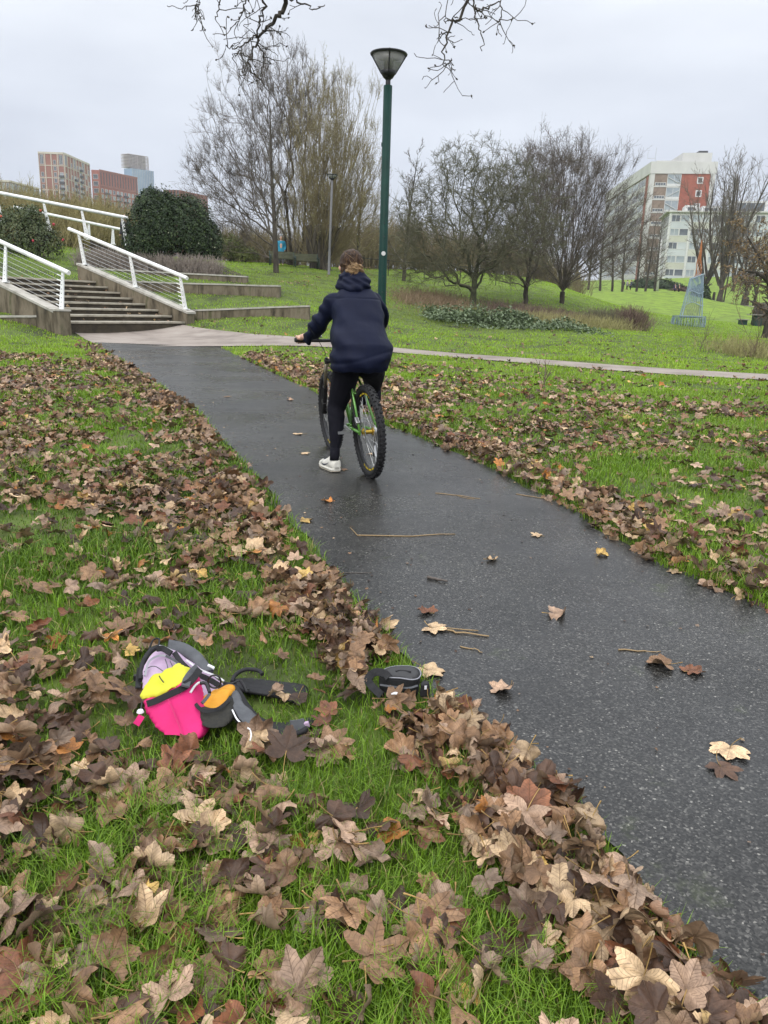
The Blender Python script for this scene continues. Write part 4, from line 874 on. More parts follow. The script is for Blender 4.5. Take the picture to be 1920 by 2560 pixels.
def crank(sd, ang):
    d = np.array([math.cos(ang), 0, math.sin(ang)]); a = np.array(BB) + [0, sd * .06, 0]; e = a + d * .17
    b_ = MB(BM); b_.bar(a, e, .026, .014, (0, 1, 0)); c_ = b_.build('crank_arm', m_alu, bike); bevel(c_, .005)
    b_ = MB(BM); pc_ = e + [0, sd * .065, 0]
    for (dx, dz) in ((-.04, 0), (.04, 0)): b_.frame(pc_ + [dx, 0, dz], (1, 0, 0), (0, 1, 0), (0, 0, 1), .007, .045, .01)
    for dy in (-.04, .04): b_.frame(pc_ + [0, dy, 0], (1, 0, 0), (0, 1, 0), (0, 0, 1), .034, .005, .009)
    b_.frame(pc_, (1, 0, 0), (0, 1, 0), (0, 0, 1), .034, .012, .010); b_.build('pedal', m_alu, bike)
    return pc_
PR = crank(-1, 2.85 - math.pi + .35); PLc = crank(1, 2.85 + .35)
b_ = MB(BM)
for q, (r0, yy_) in enumerate(((.09, -.046), (.068, -.040))): b_.lathe([(r0 - .02, yy_), (r0, yy_), (r0, yy_ + .003), (r0 - .02, yy_ + .003)], BB, (0, 1, 0), 36, closed=True)
b_.build('chainring', m_black, bike); bt('bottom_bracket', [(.425, -.045, .315), (.425, .045, .315)], .022)
ch = []; 
for t_ in np.linspace(0, 1, 12): ch.append((.425 - .425 * t_, -.045, .315 + .085 + (WR + .045 - .40) * t_))
for t_ in np.linspace(0, 1, 8): a = math.pi/2 + t_ * math.pi * .9; ch.append((.045 * math.cos(a), -.045, WR + .045 * math.sin(a)))
ch += [(.03, -.05, .25), (.045, -.05, .16), (.07, -.05, .155), (.2, -.048, .205)]
for t_ in np.linspace(0, 1, 8): a = -math.pi/2 + t_ * math.pi; ch.append((.425 + .09 * math.cos(a), -.045, .315 + .09 * math.sin(a)))
bt('chain', ch, .0042, m_steel, 5)
b_ = MB(BM); b_.frame((.005, -.072, .285), (1, 0, 0), (0, 1, 0), (0, 0, 1), .018, .012, .03); b_.frame((.04, -.055, .20), (.3, 0, 1), (0, 1, 0), (1, 0, -.3), .06, .008, .014); bevel(b_.build('derailleur', m_alu, bike), .004)
for z_ in (.245, .16): b_ = MB(BM); b_.lathe([(.006, -.004), (.023, -.003), (.023, .003), (.006, .004)], (.03 if z_ > .2 else .05, -.05, z_), (0, 1, 0), 14); b_.build('jockey_wheel', m_black, bike)
b_ = MB(BM); b_.frame((.052, .066, .41), (.8, 0, .6), (0, 1, 0), (-.6, 0, .8), .03, .014, .016); bevel(b_.build('brake_caliper', m_alu, bike), .005)
b_ = MB(BM); b_.frame((1.03, .066, .42), (.8, 0, .6), (0, 1, 0), (-.6, 0, .8), .03, .014, .016); bevel(b_.build('brake_caliper', m_black, bike), .005)

# ================================================================== PEOPLE
def fuse(mb, name, m, parent, voxel=.008, it=6, disp=None, loc=None, fac=.5, group=None):
    me = mb.mesh('tmp', None); fix_normals(me); o = bpy.data.objects.new('tmp', me); COL.objects.link(o)
    rm = o.modifiers.new('r', 'REMESH'); rm.mode = 'VOXEL'; rm.voxel_size = voxel; rm.use_smooth_shade = True
    sm_ = o.modifiers.new('s', 'SMOOTH'); sm_.iterations = it; sm_.factor = fac
    dg = bpy.context.evaluated_depsgraph_get(); me2 = bpy.data.meshes.new_from_object(o.evaluated_get(dg)); bpy.data.objects.remove(o); bpy.data.meshes.remove(me)
    n = len(me2.vertices); V = np.empty(n * 3, np.float32); me2.vertices.foreach_get('co', V); V = V.reshape(-1, 3).astype(float)
    if disp:
        Nn = np.empty(n * 3, np.float32); me2.vertices.foreach_get('normal', Nn); V = V + disp(V, Nn.reshape(-1, 3))
    loc = WL[parent] if loc is None else loc
    me2.vertices.foreach_set('co', (V - loc).astype(np.float32).ravel()); me2.name = name; me2.materials.clear(); me2.materials.append(m)
    me2.polygons.foreach_set('use_smooth', np.ones(len(me2.polygons), bool)); me2.update()
    return link(name, me2, parent, loc)
def limb(mb, pts, rad, sides=14, n=0):
    pts = np.array(pts, float); rad = np.array(rad, float)
    if n: t = np.linspace(0, len(pts) - 1, n); rad = np.interp(t, np.arange(len(pts)), rad); pts = smoothpath(pts, n)
    mb.tube(pts, rad, sides)
    for p, r_ in ((pts[0], rad[0]), (pts[-1], rad[-1])): mb.lathe([(0, -r_ * .98), (r_ * .6, -r_ * .78), (r_ * .95, -r_ * .3), (r_ * .95, r_ * .3), (r_ * .6, r_ * .78), (0, r_ * .98)], p, (0, 0, 1), 12)
def ell(c, X, Y, w, d, n=28, p=2.4):
    th = np.arange(n) / n * 2 * np.pi; cx, sy = np.cos(th), np.sin(th)
    return np.asarray(c) + np.outer(np.sign(cx) * np.abs(cx) ** (2 / p) * w, X) + np.outer(np.sign(sy) * np.abs(sy) ** (2 / p) * d, Y)
def S(cx, cy, d): return P(700 + cx / 3.456, 600 + cy / 3.456, d)
PXM = .00087
m_skin = pmat('skin', [(.50,.29,.21),(.60,.37,.27)], scale=6, rough=.5)
m_jack = pmat('navy_jacket', [(.0045,.0066,.020),(.0072,.0102,.029)], scale=3, rough=.6, spec=.13, bump=.25, bscale=14, dist=.012)
m_legg = pmat('black_leggings', [(.0055,.0055,.009),(.0085,.0085,.013)], scale=10, rough=.85, spec=.12)
m_hair = pmat('dark_hair', [(.012,.006,.004),(.050,.026,.013),(.16,.09,.042)], scale=14, rough=.5, spec=.18, stretch=(5,5,1.2), bump=.6, bscale=30, pos=[.3,.55,.78])
m_bun = pmat('blond_hair', [(.095,.052,.022),(.24,.145,.065),(.46,.31,.16)], scale=30, rough=.5, stretch=(2,1,5), bump=.8, bscale=60)
m_shoe = pmat('white_trainer', [(.52,.50,.44),(.70,.68,.61)], scale=8, rough=.6); m_sole = flat('trainer_sole', (.40,.36,.29), rough=.7); m_swoosh = flat('navy_mark', (.02,.03,.07), rough=.5)
LX = np.array([.954, .30, 0]); LX /= np.linalg.norm(LX); FW = np.array([-.30, .954, 0.])
def spine(rows):
    out_ = []
    for (cy, cx, hw, dp, d) in rows: out_.append((S(cx, cy, d), hw * PXM * 1.04, dp))
    return out_
def torso(mb, rows, k=0.0, p=2.5):
    sp = spine(rows); C = np.array([s[0] for s in sp]); tan = unit(np.gradient(C, axis=0)); rs = []
    for (c, w_, dp), t in zip(sp, tan):
        Y = unit(np.cross(t, LX)); rs.append(ell(c, LX, Y, w_ - k, dp - k, 32, p))
    mb.rings(rs)
rider_at = G(832, 1174)
rider = None
JR = [(1126,680,220,.150,5.675),(1095,688,238,.172,5.675),(1040,697,250,.185,5.68),(980,697,248,.18,5.69),(900,691,236,.165,5.73),(800,682,222,.15,5.79),(700,672,214,.145,5.845),(600,660,210,.14,5.90),(540,655,202,.13,5.935),(490,650,176,.115,5.955),(455,646,142,.10,5.97),(425,643,125,.088,5.98),(395,640,92,.078,5.99)]
ARM_L = ([S(470,525,5.89), S(410,610,5.92), S(345,715,5.98), S(292,790,6.05), S(240,845,6.13)], [.066,.069,.065,.058,.049])
ARM_R = ([S(812,520,6.0), S(850,605,6.05), S(872,700,6.12), S(858,775,6.24), S(790,815,6.38)], [.068,.066,.060,.052,.046])
LEG_L = ([S(585,1080,5.72), S(545,1250,5.78), S(503,1395,5.82), S(484,1470,5.81), S(486,1560,5.77), S(482,1680,5.72), S(476,1800,5.68), S(472,1890,5.66)], [.105,.096,.076,.067,.063,.050,.036,.034])
RP = BW(*PR)
LEG_R = ([S(765,1080,5.80), S(800,1135,5.95), S(806,1210,6.15), S(800,1270,6.28), S(808,1380,6.22), RP + [.0, -.02, .16]], [.108,.098,.080,.070,.056,.037])
HEADC = S(610, 232, 6.03)
# body: one continuous skin surface under the clothes
b_ = MB(); torso(b_, JR[3:], .05)
HU = unit(np.array([-.02, .12, 1.])); HF = unit(np.array([-.42, .90, -.10])); HR = np.cross(HF, HU)
hr = []
for (h, w_, d_, o) in [(-.125,.035,.045,.03),(-.115,.045,.06,.028),(-.085,.06,.078,.018),(-.05,.069,.088,.006),(0,.075,.096,0),(.045,.074,.094,-.004),(.08,.062,.08,-.008),(.105,.04,.052,-.010),(.118,.012,.018,-.01)]: hr.append(ell(HEADC + HU * h + HF * o, HR, HF, w_, d_, 24, 2.1))
b_.rings(hr); limb(b_, [S(640,420,5.99), HEADC - HU * .06 - HF * .01], [.06, .056])
b_.tube([HEADC + HF * .088 + HU * .02, HEADC + HF * .112 - HU * .022, HEADC + HF * .092 - HU * .032], [.008, .014, .010], 8)     # nose
for s_ in (-1, 1):
    b_.lathe([(0, -.006), (.013, -.003), (.016, 0), (.012, .005), (0, .008)], HEADC + HR * s_ * .034 + HF * .082 + HU * .018, HF, 10)           # brow and lids
    b_.lathe([(0, -.01), (.02, -.006), (.026, .0), (.02, .008), (0, .012)], HEADC + HR * s_ * .074 - HU * .012 + HF * .008, unit(HR * s_ - HF * .4), 10)   # ears
b_.tube([HEADC + HF * .092 - HU * .062 + HR * s_ * .022 for s_ in (-1, 0, 1)], .008, 8)   # lips
limb(b_, ARM_L[0], [r_ - .022 for r_ in ARM_L[1]]); limb(b_, ARM_R[0], [r_ - .022 for r_ in ARM_R[1]])
limb(b_, LEG_L[0], [r_ - .010 for r_ in LEG_L[1]]); limb(b_, LEG_R[0], [r_ - .010 for r_ in LEG_R[1]])
def hand(mb, sd):
    g0, g1 = BW(.885, sd * .305, .956), BW(.894, sd * .20, .948); ax = unit(g1 - g0); up = np.array(BM.to_3x3() @ Vector((0, 0, 1))); fw = np.array(BM.to_3x3() @ Vector((1, 0, 0)))
    k0 = g0 + ax * .012; wr = (ARM_L if sd > 0 else ARM_R)[0][-1]
    mid = g0 + ax * .05 + up * .022 - fw * .006; limb(mb, [wr, (wr + mid) / 2 + up * .006, mid], [.026, .027, .024])
    for f in range(4):
        p0 = k0 + ax * .021 * f + up * .024; r_ = (.0082, .009, .0095, .0088)[f]
        mb.tube(smoothpath([p0 - fw * .028, p0 + fw * .006 + up * .004, p0 + fw * .027 - up * .012, p0 + fw * .024 - up * .038, p0 + fw * .002 - up * .048], 9), [r_ * 1.15, r_ * 1.1, r_ * 1.1, r_, r_, r_, r_ * .95, r_ * .9, r_ * .7], 8)
    p0 = g1 + up * .012 - fw * .024; mb.tube(smoothpath([p0 - ax * .02, p0 + ax * .004 - up * .014, p0 + ax * .008 - up * .03 + fw * .018, p0 - ax * .0 - up * .036 + fw * .036], 7), [.012, .0115, .0105, .0105, .0095, .009, .007], 8)
    mb.lathe([(0, -.02), (.03, -.012), (.036, 0), (.03, .01), (0, .016)], k0 + ax * .03 + up * .016 - fw * .02, up, 12)
hand(b_, 1); hand(b_, -1)
rider = fuse(b_, 'person', m_skin, None, .0055, 3, loc=rider_at)
tag(rider, 'cyclist seen from behind in navy jacket and black leggings, hair in a bun', 'person')
# jacket
def wrk(V, Nn):
    s = (V - S(660, 800, 5.8)) @ np.stack([LX, UPV, FW], 1); x, z = s[:, 0], s[:, 1]
    a = .011 * np.sin(26 * z + 16 * x + 2.2 * np.sin(9 * x + 1)) * np.clip(1.2 - np.abs(z + .02) * 3.2, 0, 1) * np.clip(np.abs(x) * 6 - .15, 0, 1)
    a += .011 * np.sin(34 * z - 20 * np.abs(x) + 3 * np.sin(7 * z)) * np.clip((-z - .06) * 6, 0, 1) * np.clip((z + .30) * 9, 0, 1) * .8
    a += .003 * np.sin(70 * x + 30 * z + 2 * np.sin(20 * z)) * np.clip((-z - .17) * 9, 0, 1)
    a += .008 * np.sin(60 * z + 45 * x + 2.5 * np.sin(22 * x)) * np.clip((np.abs(x) - .17) * 12, 0, 1)
    a += .0055 * np.exp(-((z - .245 + .18 * x * x) / .006) ** 2) * -1 * (np.abs(x) < .2)          # yoke seam
    a += -.004 * np.exp(-((z + .165 - .05 * np.sin(6 * x)) / .012) ** 2)                 # hem panel line
    a += np.array([mnoise.noise(Vector(v_ * 11)) for v_ in V]) * .006
    return Nn * a[:, None]
b_ = MB(); torso(b_, JR); limb(b_, *ARM_L, n=16); limb(b_, *ARM_R, n=16)
for (a_, r_) in ((ARM_L, 1), (ARM_R, 1)):
    e_ = a_[0][-1]; d_ = unit(a_[0][-1] - a_[0][-2]); b_.tube([e_ - d_ * .03, e_ + d_ * .018], [.050, .049], 14)
fuse(b_, 'jacket', m_jack, rider, .0075, 5, wrk)
# gathered hood lying on the collar
b_ = MB(); HD = [(432,640,118,.100,5.965),(412,640,136,.118,5.96),(385,640,128,.120,5.97),(365,634,112,.108,5.975),(345,632,124,.112,5.985),(322,628,112,.100,5.99),(303,622,92,.088,6.0)]
torso(b_, HD); limb(b_, [S(510,395,5.93), S(590,420,5.86), S(665,418,5.865), S(740,375,5.93), S(757,345,5.98)], [.030,.034,.036,.036,.024], n=14); limb(b_, [S(520,345,5.94), S(600,372,5.885), S(690,362,5.89), S(745,342,5.96)], [.022,.026,.03,.026], n=12); limb(b_, [S(528,312,5.95), S(600,330,5.90), S(700,318,5.93)], [.018,.022,.02], n=10)
fuse(b_, 'hood', m_jack, rider, .006, 3, lambda V, Nn: Nn * (.004 * np.sin(V[:, 0] * 70 + V[:, 2] * 55 + 3 * np.sin(V[:, 2] * 30)))[:, None])
# hair and bun
b_ = MB(); hr = []
for (h, w_, d_, o) in [(-.098,.048,.060,-.030),(-.07,.066,.078,-.018),(-.04,.080,.092,-.012),(0,.0865,.101,-.008),(.04,.086,.101,-.008),(.075,.075,.09,-.010),(.105,.052,.064,-.012),(.122,.024,.03,-.012),(.127,.006,.008,-.012)]: hr.append(ell(HEADC + HU * h + HF * (o - .006), HR, HF, w_, d_, 24, 2.1))
b_.rings(hr); hairo = fuse(b_, 'hair', m_hair, rider, .006, 3, lambda V, Nn: Nn * (.0022 * np.sin(((V - HEADC) @ HR) * 150 + 6 * np.sin((V - HEADC) @ HU * 25)))[:, None])
bc = S(645, 262, 5.925); b_ = MB(); limb(b_, [bc - HR * .03 - HU*.01, bc + HR * .02 + HU * .012, bc + HR * .035 - HU * .02], [.042, .048, .038], n=8); limb(b_, [bc - HU * .03 - HR * .02, bc - HU * .035 + HR * .035], [.03, .034])
fuse(b_, 'bun', m_bun, hairo, .005, 2, lambda V, Nn: Nn * (.0035 * np.sin(V[:, 0] * 160 + V[:, 2] * 120 + 4 * np.sin(V[:, 2] * 60)) + .003 * np.sin(V[:, 2] * 210 + V[:, 0] * 40))[:, None])
strands = MB()
for q in range(26):
    a0_ = bc + HR * rng.uniform(-.05, .05) + HU * rng.uniform(-.03, .05) - HF * .03; strands.tube(smoothpath([a0_, a0_ + HR * rng.normal(0, .03) + HU * rng.uniform(.0, .03), a0_ + HR * rng.normal(0, .05) + HU * rng.normal(.0, .04) - HF * .01], 6), .0012, 4)
strands.build('loose_hair', m_bun, hairo)
# leggings
b_ = MB(); hp = [(1120,690,222,.15,5.70),(1060,690,225,.16,5.71),(1000,690,215,.15,5.72)]; torso(b_, hp); limb(b_, *LEG_L, n=22); limb(b_, *LEG_R, n=18)
fuse(b_, 'leggings', m_legg, rider, .007, 4, lambda V, Nn: Nn * (.0022 * np.sin(V[:, 2] * 95 + V[:, 0] * 40) * np.exp(-((V[:, 2] - .50) / .07) ** 2))[:, None])
def shoe(heel, fwd, label=None, swoosh=False):
    fwd = unit(np.array([fwd[0], fwd[1], 0.])); sd = np.cross(UPV, fwd)
    prof = [(-.006,.024,.020,.080),(.010,.038,.014,.104),(.05,.043,.012,.116),(.085,.043,.012,.112),(.12,.046,.012,.094),(.16,.052,.012,.074),(.20,.053,.014,.062),(.24,.047,.020,.055),(.264,.030,.028,.050),(.274,.012,.032,.045)]
    def ring(x, w_, z0_, z1, n=20):
        th = np.arange(n) / n * 2 * np.pi; cs, sn = np.cos(th), np.sin(th); wz = np.where(sn > 0, 1 - .42 * sn, 1.0)
        return heel + np.outer(np.full(n, x), fwd) + np.outer(np.sign(cs) * np.abs(cs) ** .75 * w_ * wz, sd) + np.outer((z0_ + z1) / 2 + np.sign(sn) * np.abs(sn) ** .7 * (z1 - z0_) / 2, UPV)
    m = MB(); m.rings([ring(*q) for q in prof]); sh = m.build('shoe', m_shoe, rider, smooth=True, fix=True)
    m = MB(); m.rings([ring(x, w_ * 1.07, z0_ - .012, z0_ + .020) for (x, w_, z0_, z1) in prof]); m.build('sole', m_sole if not swoosh else m_shoe, sh, smooth=True, fix=True)
    m = MB(); m.rings([ring(x, w_ * 1.05, z0_ - .016, z0_ - .006) for (x, w_, z0_, z1) in prof]); m.build('outsole', m_sole, sh, smooth=True, fix=True)
    m = MB()
    for k in range(5):
        x = .105 + .018 * k; zt = np.interp(x, [q[0] for q in prof], [q[3] for q in prof]); m.tube([heel + fwd * x + sd * .022 + UPV * (zt - .006), heel + fwd * x + UPV * (zt + .004), heel + fwd * x - sd * .022 + UPV * (zt - .006)], .003, 6)
    m.build('laces', m_shoe, sh)
    m = MB(); m.tube([heel + fwd * .042 + UPV * .095, heel + fwd * .046 + UPV * .116], [.041, .036], 14); m.build('ankle_collar', m_shoe, sh, smooth=True)
    if swoosh:
        up_, lo_ = [], []
        for t in np.linspace(0, 1, 15):
            x = .045 + .135 * t; zb = .036 + .052 * (1 - t) ** 1.7 * (1 if t > .0 else 1); zb = .030 + .060 * (t - .32) ** 2 * 1.3 + (.0 if t > .32 else .10 * (.32 - t)); thk = .0155 * math.sin(math.pi * min(t / .62, 1) * .5) * (1 - t) ** .8 + .001
            x = .205 - .150 * t
            for lst, zz in ((lo_, zb), (up_, zb + thk)):
                w_ = np.interp(x, [q[0] for q in prof], [q[1] for q in prof]); z0_ = np.interp(x, [q[0] for q in prof], [q[2] for q in prof]); z1 = np.interp(x, [q[0] for q in prof], [q[3] for q in prof])
                sn = np.clip((zz - (z0_ + z1) / 2) / ((z1 - z0_) / 2), -1, 1); sn = np.sign(sn) * abs(sn) ** (1 / .7); cs = math.sqrt(max(0, 1 - sn * sn)) ** .75
                wv = w_ * cs * ((1 - .42 * sn) if sn > 0 else 1) + .0025; lst.append(heel + fwd * x + sd * wv + UPV * zz)
        m = MB(); m.add(np.concatenate([lo_, up_]), [(i, i + 1, 15 + i + 1, 15 + i) for i in range(14)]); m.build('side_mark', m_swoosh, sh, fix=True)
    return sh
AL = LEG_L[0][-1]
shoe(np.array([AL[0] + .020, AL[1] - .03, rider_at[2] + .014]), (-.45, .89), swoosh=True)
shoe(RP + [-.02, -.10, .016], (-.30, .954))
b_ = MB(); b_.tube([S(474,1800,5.68), S(472,1870,5.66), S(471,1905,5.655)], [.0385, .037, .036], 14); b_.build('sock', m_legg, rider, smooth=True)

def walker(label, base, h, yaw, coat, trou, hairm, longhair=False, bobble=None, coat_len=.47, shoulder=.21):
    base = np.asarray(base, float); k = h / 1.7; f = np.array([math.cos(yaw), math.sin(yaw), 0]); r = np.cross(f, UPV)
    L_ = lambda x, y, z: base + (r * x + f * y + UPV * z) * k
    b_ = MB(); limb(b_, [L_(0, 0, .95), L_(0, 0, 1.2), L_(0, 0, 1.40)], [.14 * k, .15 * k, .10 * k]); limb(b_, [L_(0, .01, 1.42), L_(0, .02, 1.52)], [.055 * k, .055 * k])
    rs = [ell(L_(0, .02 + o, z), r, f, w_ * k, d_ * k, 16, 2.1) for (z, w_, d_, o) in [(1.47,.035,.04,.03),(1.5,.055,.07,.015),(1.56,.07,.09,.005),(1.62,.072,.092,0),(1.67,.06,.075,-.005),(1.70,.025,.03,-.008)]]; b_.rings(rs)
    b_.tube([L_(0, .105, 1.6), L_(0, .128, 1.565), L_(0, .105, 1.555)], [.007*k, .014*k, .01*k], 6)
    arms = []
    for s_ in (-1, 1):
        limb(b_, [L_(s_ * .09, 0, .9), L_(s_ * .1, .03 * s_, .5), L_(s_ * .1, .02 - .06 * s_, .08)], [.08*k, .055*k, .038*k]); limb(b_, [L_(s_ * .1, -.0 - .06 * s_, .05), L_(s_ * .11, .16 - .06 * s_, .035)], [.04*k, .035*k])
        a_ = [L_(s_ * (shoulder - .02), 0, 1.36), L_(s_ * (shoulder + .045), -.03, 1.10), L_(s_ * (shoulder + .02), .10, .90)]; arms.append(a_); limb(b_, a_, [.05*k, .042*k, .03*k])
        hnd = a_[-1]; limb(b_, [hnd, hnd + (f * .02 - UPV * .06) * k], [.028*k, .026*k])
        for q in range(4): b_.tube([hnd + (f * (.02 + .016 * (q - 1.5)) - UPV * .06) * k, hnd + (f * (.035 + .017 * (q - 1.5)) - UPV * (.115 - .006 * abs(q - 1.5))) * k], .0085 * k, 6)
        b_.tube([hnd + (f * .04 - UPV * .02) * k, hnd + (f * .065 - UPV * .065) * k], .009 * k, 6)
    p = fuse(b_, 'person', m_skin, None, .012, 2, loc=base); tag(p, label, 'person')
    b_ = MB(); zz = [1.44, 1.38, 1.25, 1.05, .9, 1.42 - coat_len - .18]
    b_.rings([ell(L_(0, .005, z), r, f, w_ * k, d_ * k, 20, 2.4) for z, w_, d_ in zip(zz, (.09, .19, .205, .185, .195, .205), (.08, .11, .13, .13, .14, .14))])
    for a_ in arms: limb(b_, a_, [.072*k, .06*k, .048*k])
    fuse(b_, 'coat', coat, p, .014, 3)
    b_ = MB(); limb(b_, [L_(0, 0, .95), L_(0, 0, .85)], [.14*k, .14*k])
    for s_ in (-1, 1): limb(b_, [L_(s_ * .09, 0, .88), L_(s_ * .1, .03 * s_, .5), L_(s_ * .1, .02 - .06 * s_, .1)], [.095*k, .07*k, .055*k])
    fuse(b_, 'trousers', trou, p, .014, 3)
    b_ = MB(); b_.rings([ell(L_(0, -.012, z), r, f, w_ * k, d_ * k, 16, 2.1) for (z, w_, d_) in ([(1.36,.05,.03),(1.42,.085,.06)] if longhair else [(1.53,.06,.06)]) + [(1.58,.083,.096),(1.64,.084,.10),(1.69,.066,.08),(1.722,.02,.025)]])
    if longhair:
        for s_ in (-1, 1): limb(b_, [L_(s_ * .07, .03, 1.6), L_(s_ * .085, .06, 1.48), L_(s_ * .09, .09, 1.34)], [.03*k, .034*k, .026*k])
    hh = fuse(b_, 'hair' if not bobble else 'woolly_hat', hairm, p, .01, 2)
    if bobble: b_ = MB(); limb(b_, [L_(0, -.01, 1.74), L_(0, -.01, 1.76)], [.045*k, .045*k]); fuse(b_, 'bobble', bobble, hh, .012, 1)
    return p
p_ = P(313, 560, 35.2); hz = P(313, 540, 35.2)
walker('woman with long fair hair in a dark coat behind the upper handrail', [hz[0], hz[1], hz[2] - 1.62], 1.68, -1.9, flat('dark_coat', (.012,.013,.018)), m_legg, pmat('fair_hair', [(.16,.10,.055),(.34,.24,.14)], scale=20, rough=.5), True, coat_len=.6)
bl = gbase(703, 658, 44); ht_ = P(700, 606, 44)[2] - bl[2]; print('blue height', ht_)
walker('person in a turquoise blue jacket and grey woolly hat behind the bench', bl, float(np.clip(ht_, 1.5, 1.85)), -1.5, flat('turquoise_coat', (.02,.24,.38)), flat('grey_trousers', (.06,.06,.07)), flat('grey_hat', (.24,.25,.26)), False, flat('grey_bobble', (.3,.31,.32)))
for (u, d, c_, hm, lab) in [(1684, 138, (.045,.025,.085), (.14,.10,.08), 'walker in a purple coat beside another walker beyond the lawn'), (1694, 138, (.014,.013,.018), (.45,.38,.28), 'pale haired walker in a black coat next to the purple coat')]:
    b0 = P(u, 750, d); walker(lab, [b0[0], b0[1], Tz(b0[0], b0[1])], 1.66, 1.9, flat('walker_coat', c_), m_legg, flat('walker_hair', hm), False, coat_len=.55)
for i, (u, c_, lab) in enumerate([(1556, (.02,.02,.03), 'tiny dark clad person among the row of young trees, left'), (1566, (.22,.24,.28), 'tiny pale clad person among the row of young trees, middle'), (1575, (.03,.04,.09), 'tiny navy clad person among the row of young trees, right')]):
    b0 = P(u, 732, 140); walker(lab, [b0[0], b0[1], Tz(b0[0], b0[1])], 1.7, 1.2 + i, flat('far_coat', c_), m_legg, m_hair, False)
# ================================================================== BUILDINGS
m_conc_w = pmat('pale_concrete', [(.44,.435,.415),(.50,.495,.475),(.54,.535,.51)], scale=.25, rough=.85, stretch=(1,1,.35), detail=9)
m_brick_r = pmat('red_brick', [(.24,.075,.05),(.33,.105,.07)], scale=.8, rough=.9); m_brick_b = pmat('brown_brick', [(.17,.125,.095),(.25,.19,.15)], scale=.7, rough=.9)
m_brick_d = pmat('dull_brick', [(.22,.085,.06),(.30,.125,.09)], scale=.3, rough=.9); m_brick_k = pmat('dark_cladding', [(.06,.045,.042),(.10,.075,.07)], scale=.5, rough=.8)
m_glass = pmat('window_glass', [(.05,.06,.07),(.13,.15,.17)], scale=.35, rough=.12, spec=.8); m_glass_l = pmat('pale_window', [(.20,.235,.26),(.36,.40,.42)], scale=.3, rough=.2, spec=.7)
m_panel_y = pmat('pale_yellow_panel', [(.42,.42,.35),(.50,.50,.43)], scale=.3, rough=.7); m_panel_b = pmat('pale_blue_panel', [(.42,.45,.46),(.50,.53,.54)], scale=.3, rough=.7)
m_frame = flat('white_frame', (.58,.58,.57)); m_dk = flat('dark_recess', (.035,.035,.04)); m_blue = pmat('blue_glass_tower', [(.07,.14,.24),(.13,.22,.34),(.22,.32,.42)], scale=.06, rough=.18, spec=.8, stretch=(1,1,.12)); m_slab = flat('raw_concrete', (.34,.28,.26)); m_cream = pmat('cream_band', [(.42,.37,.30),(.53,.48,.40)], scale=.3)
class Facade:
    """vertical plane: o = left bottom corner, X = unit direction to the viewer's right"""
    def __init__(s, o, X, parent): s.o = np.array(o, float); s.X = np.array([X[0], X[1], 0.]) / np.hypot(X[0], X[1]); s.N = np.cross(s.X, UPV); s.p = parent; s.cache = {}
    def at(s, x, z, out=0): return s.o + s.X * x + UPV * z + s.N * out
    def slab(s, name, m, x0, x1, z0_, z1, out=.1, thick=.3, mb=None):
        b_ = mb or MB(); b_.frame(s.at((x0 + x1) / 2, (z0_ + z1) / 2, out - thick / 2), s.X, s.N, UPV, (x1 - x0) / 2, thick / 2, (z1 - z0_) / 2)
        return b_ if mb else b_.build(name, m, s.p)
    def win(s, x0, x1, z0_, z1, m, name='window', mull=1, out=.06, fr=m_frame, fw=.12):
        key = (round(x1 - x0, 2), round(z1 - z0_, 2), m.name, mull, name)
        if key not in s.cache:
            w_, h_ = x1 - x0, z1 - z0_; c = s.at(0, 0) * 0
            b_ = MB(); b_.frame(c - s.N * .04, s.X, s.N, UPV, w_/2, .03, h_/2); me = b_.mesh('pane', m)
            b2 = MB(); f = fw
            for (cx, cz, hx, hz) in [(-w_/2, 0, f/2, h_/2 + f/2), (w_/2, 0, f/2, h_/2 + f/2), (0, -h_/2, w_/2 - f/2, f/2), (0, h_/2, w_/2 - f/2, f/2)] + [(-w_/2 + w_ * (k + 1) / (mull + 1), 0, f * .35, h_/2 - f/2) for k in range(mull)]:
                b2.frame(s.X * cx + UPV * cz, s.X, s.N, UPV, hx, .05, hz)
            s.cache[key] = (b2.mesh(name, fr), me)
        f_, pn = s.cache[key]; c = s.at((x0 + x1) / 2, (z0_ + z1) / 2, out)
        o = link(name, f_, s.p, c); link('pane', pn, o, c)
def block(o, X, w_, dpt, z0_, z1, name, m, parent, inset=.0, tx=0):
    """box behind a facade"""
    X = np.array([X[0], X[1], 0.]); X /= np.linalg.norm(X); Nn = np.cross(X, UPV); o = np.array([o[0], o[1], 0.])
    b_ = MB(); b_.frame(o + X * w_ / 2 - Nn * dpt / 2 + UPV * (z0_ + z1) / 2, X, Nn, UPV, w_ / 2 - inset, dpt / 2 - inset, (z1 - z0_) / 2); return b_.build(name, m, parent)
def mk_poly_block(poly, z0_, z1, name, m, parent):
    b_ = MB(); b_.prism([(p[0], p[1], z0_) for p in poly], (0, 0, z1 - z0_)); return b_.build(name, m, parent, fix=True)
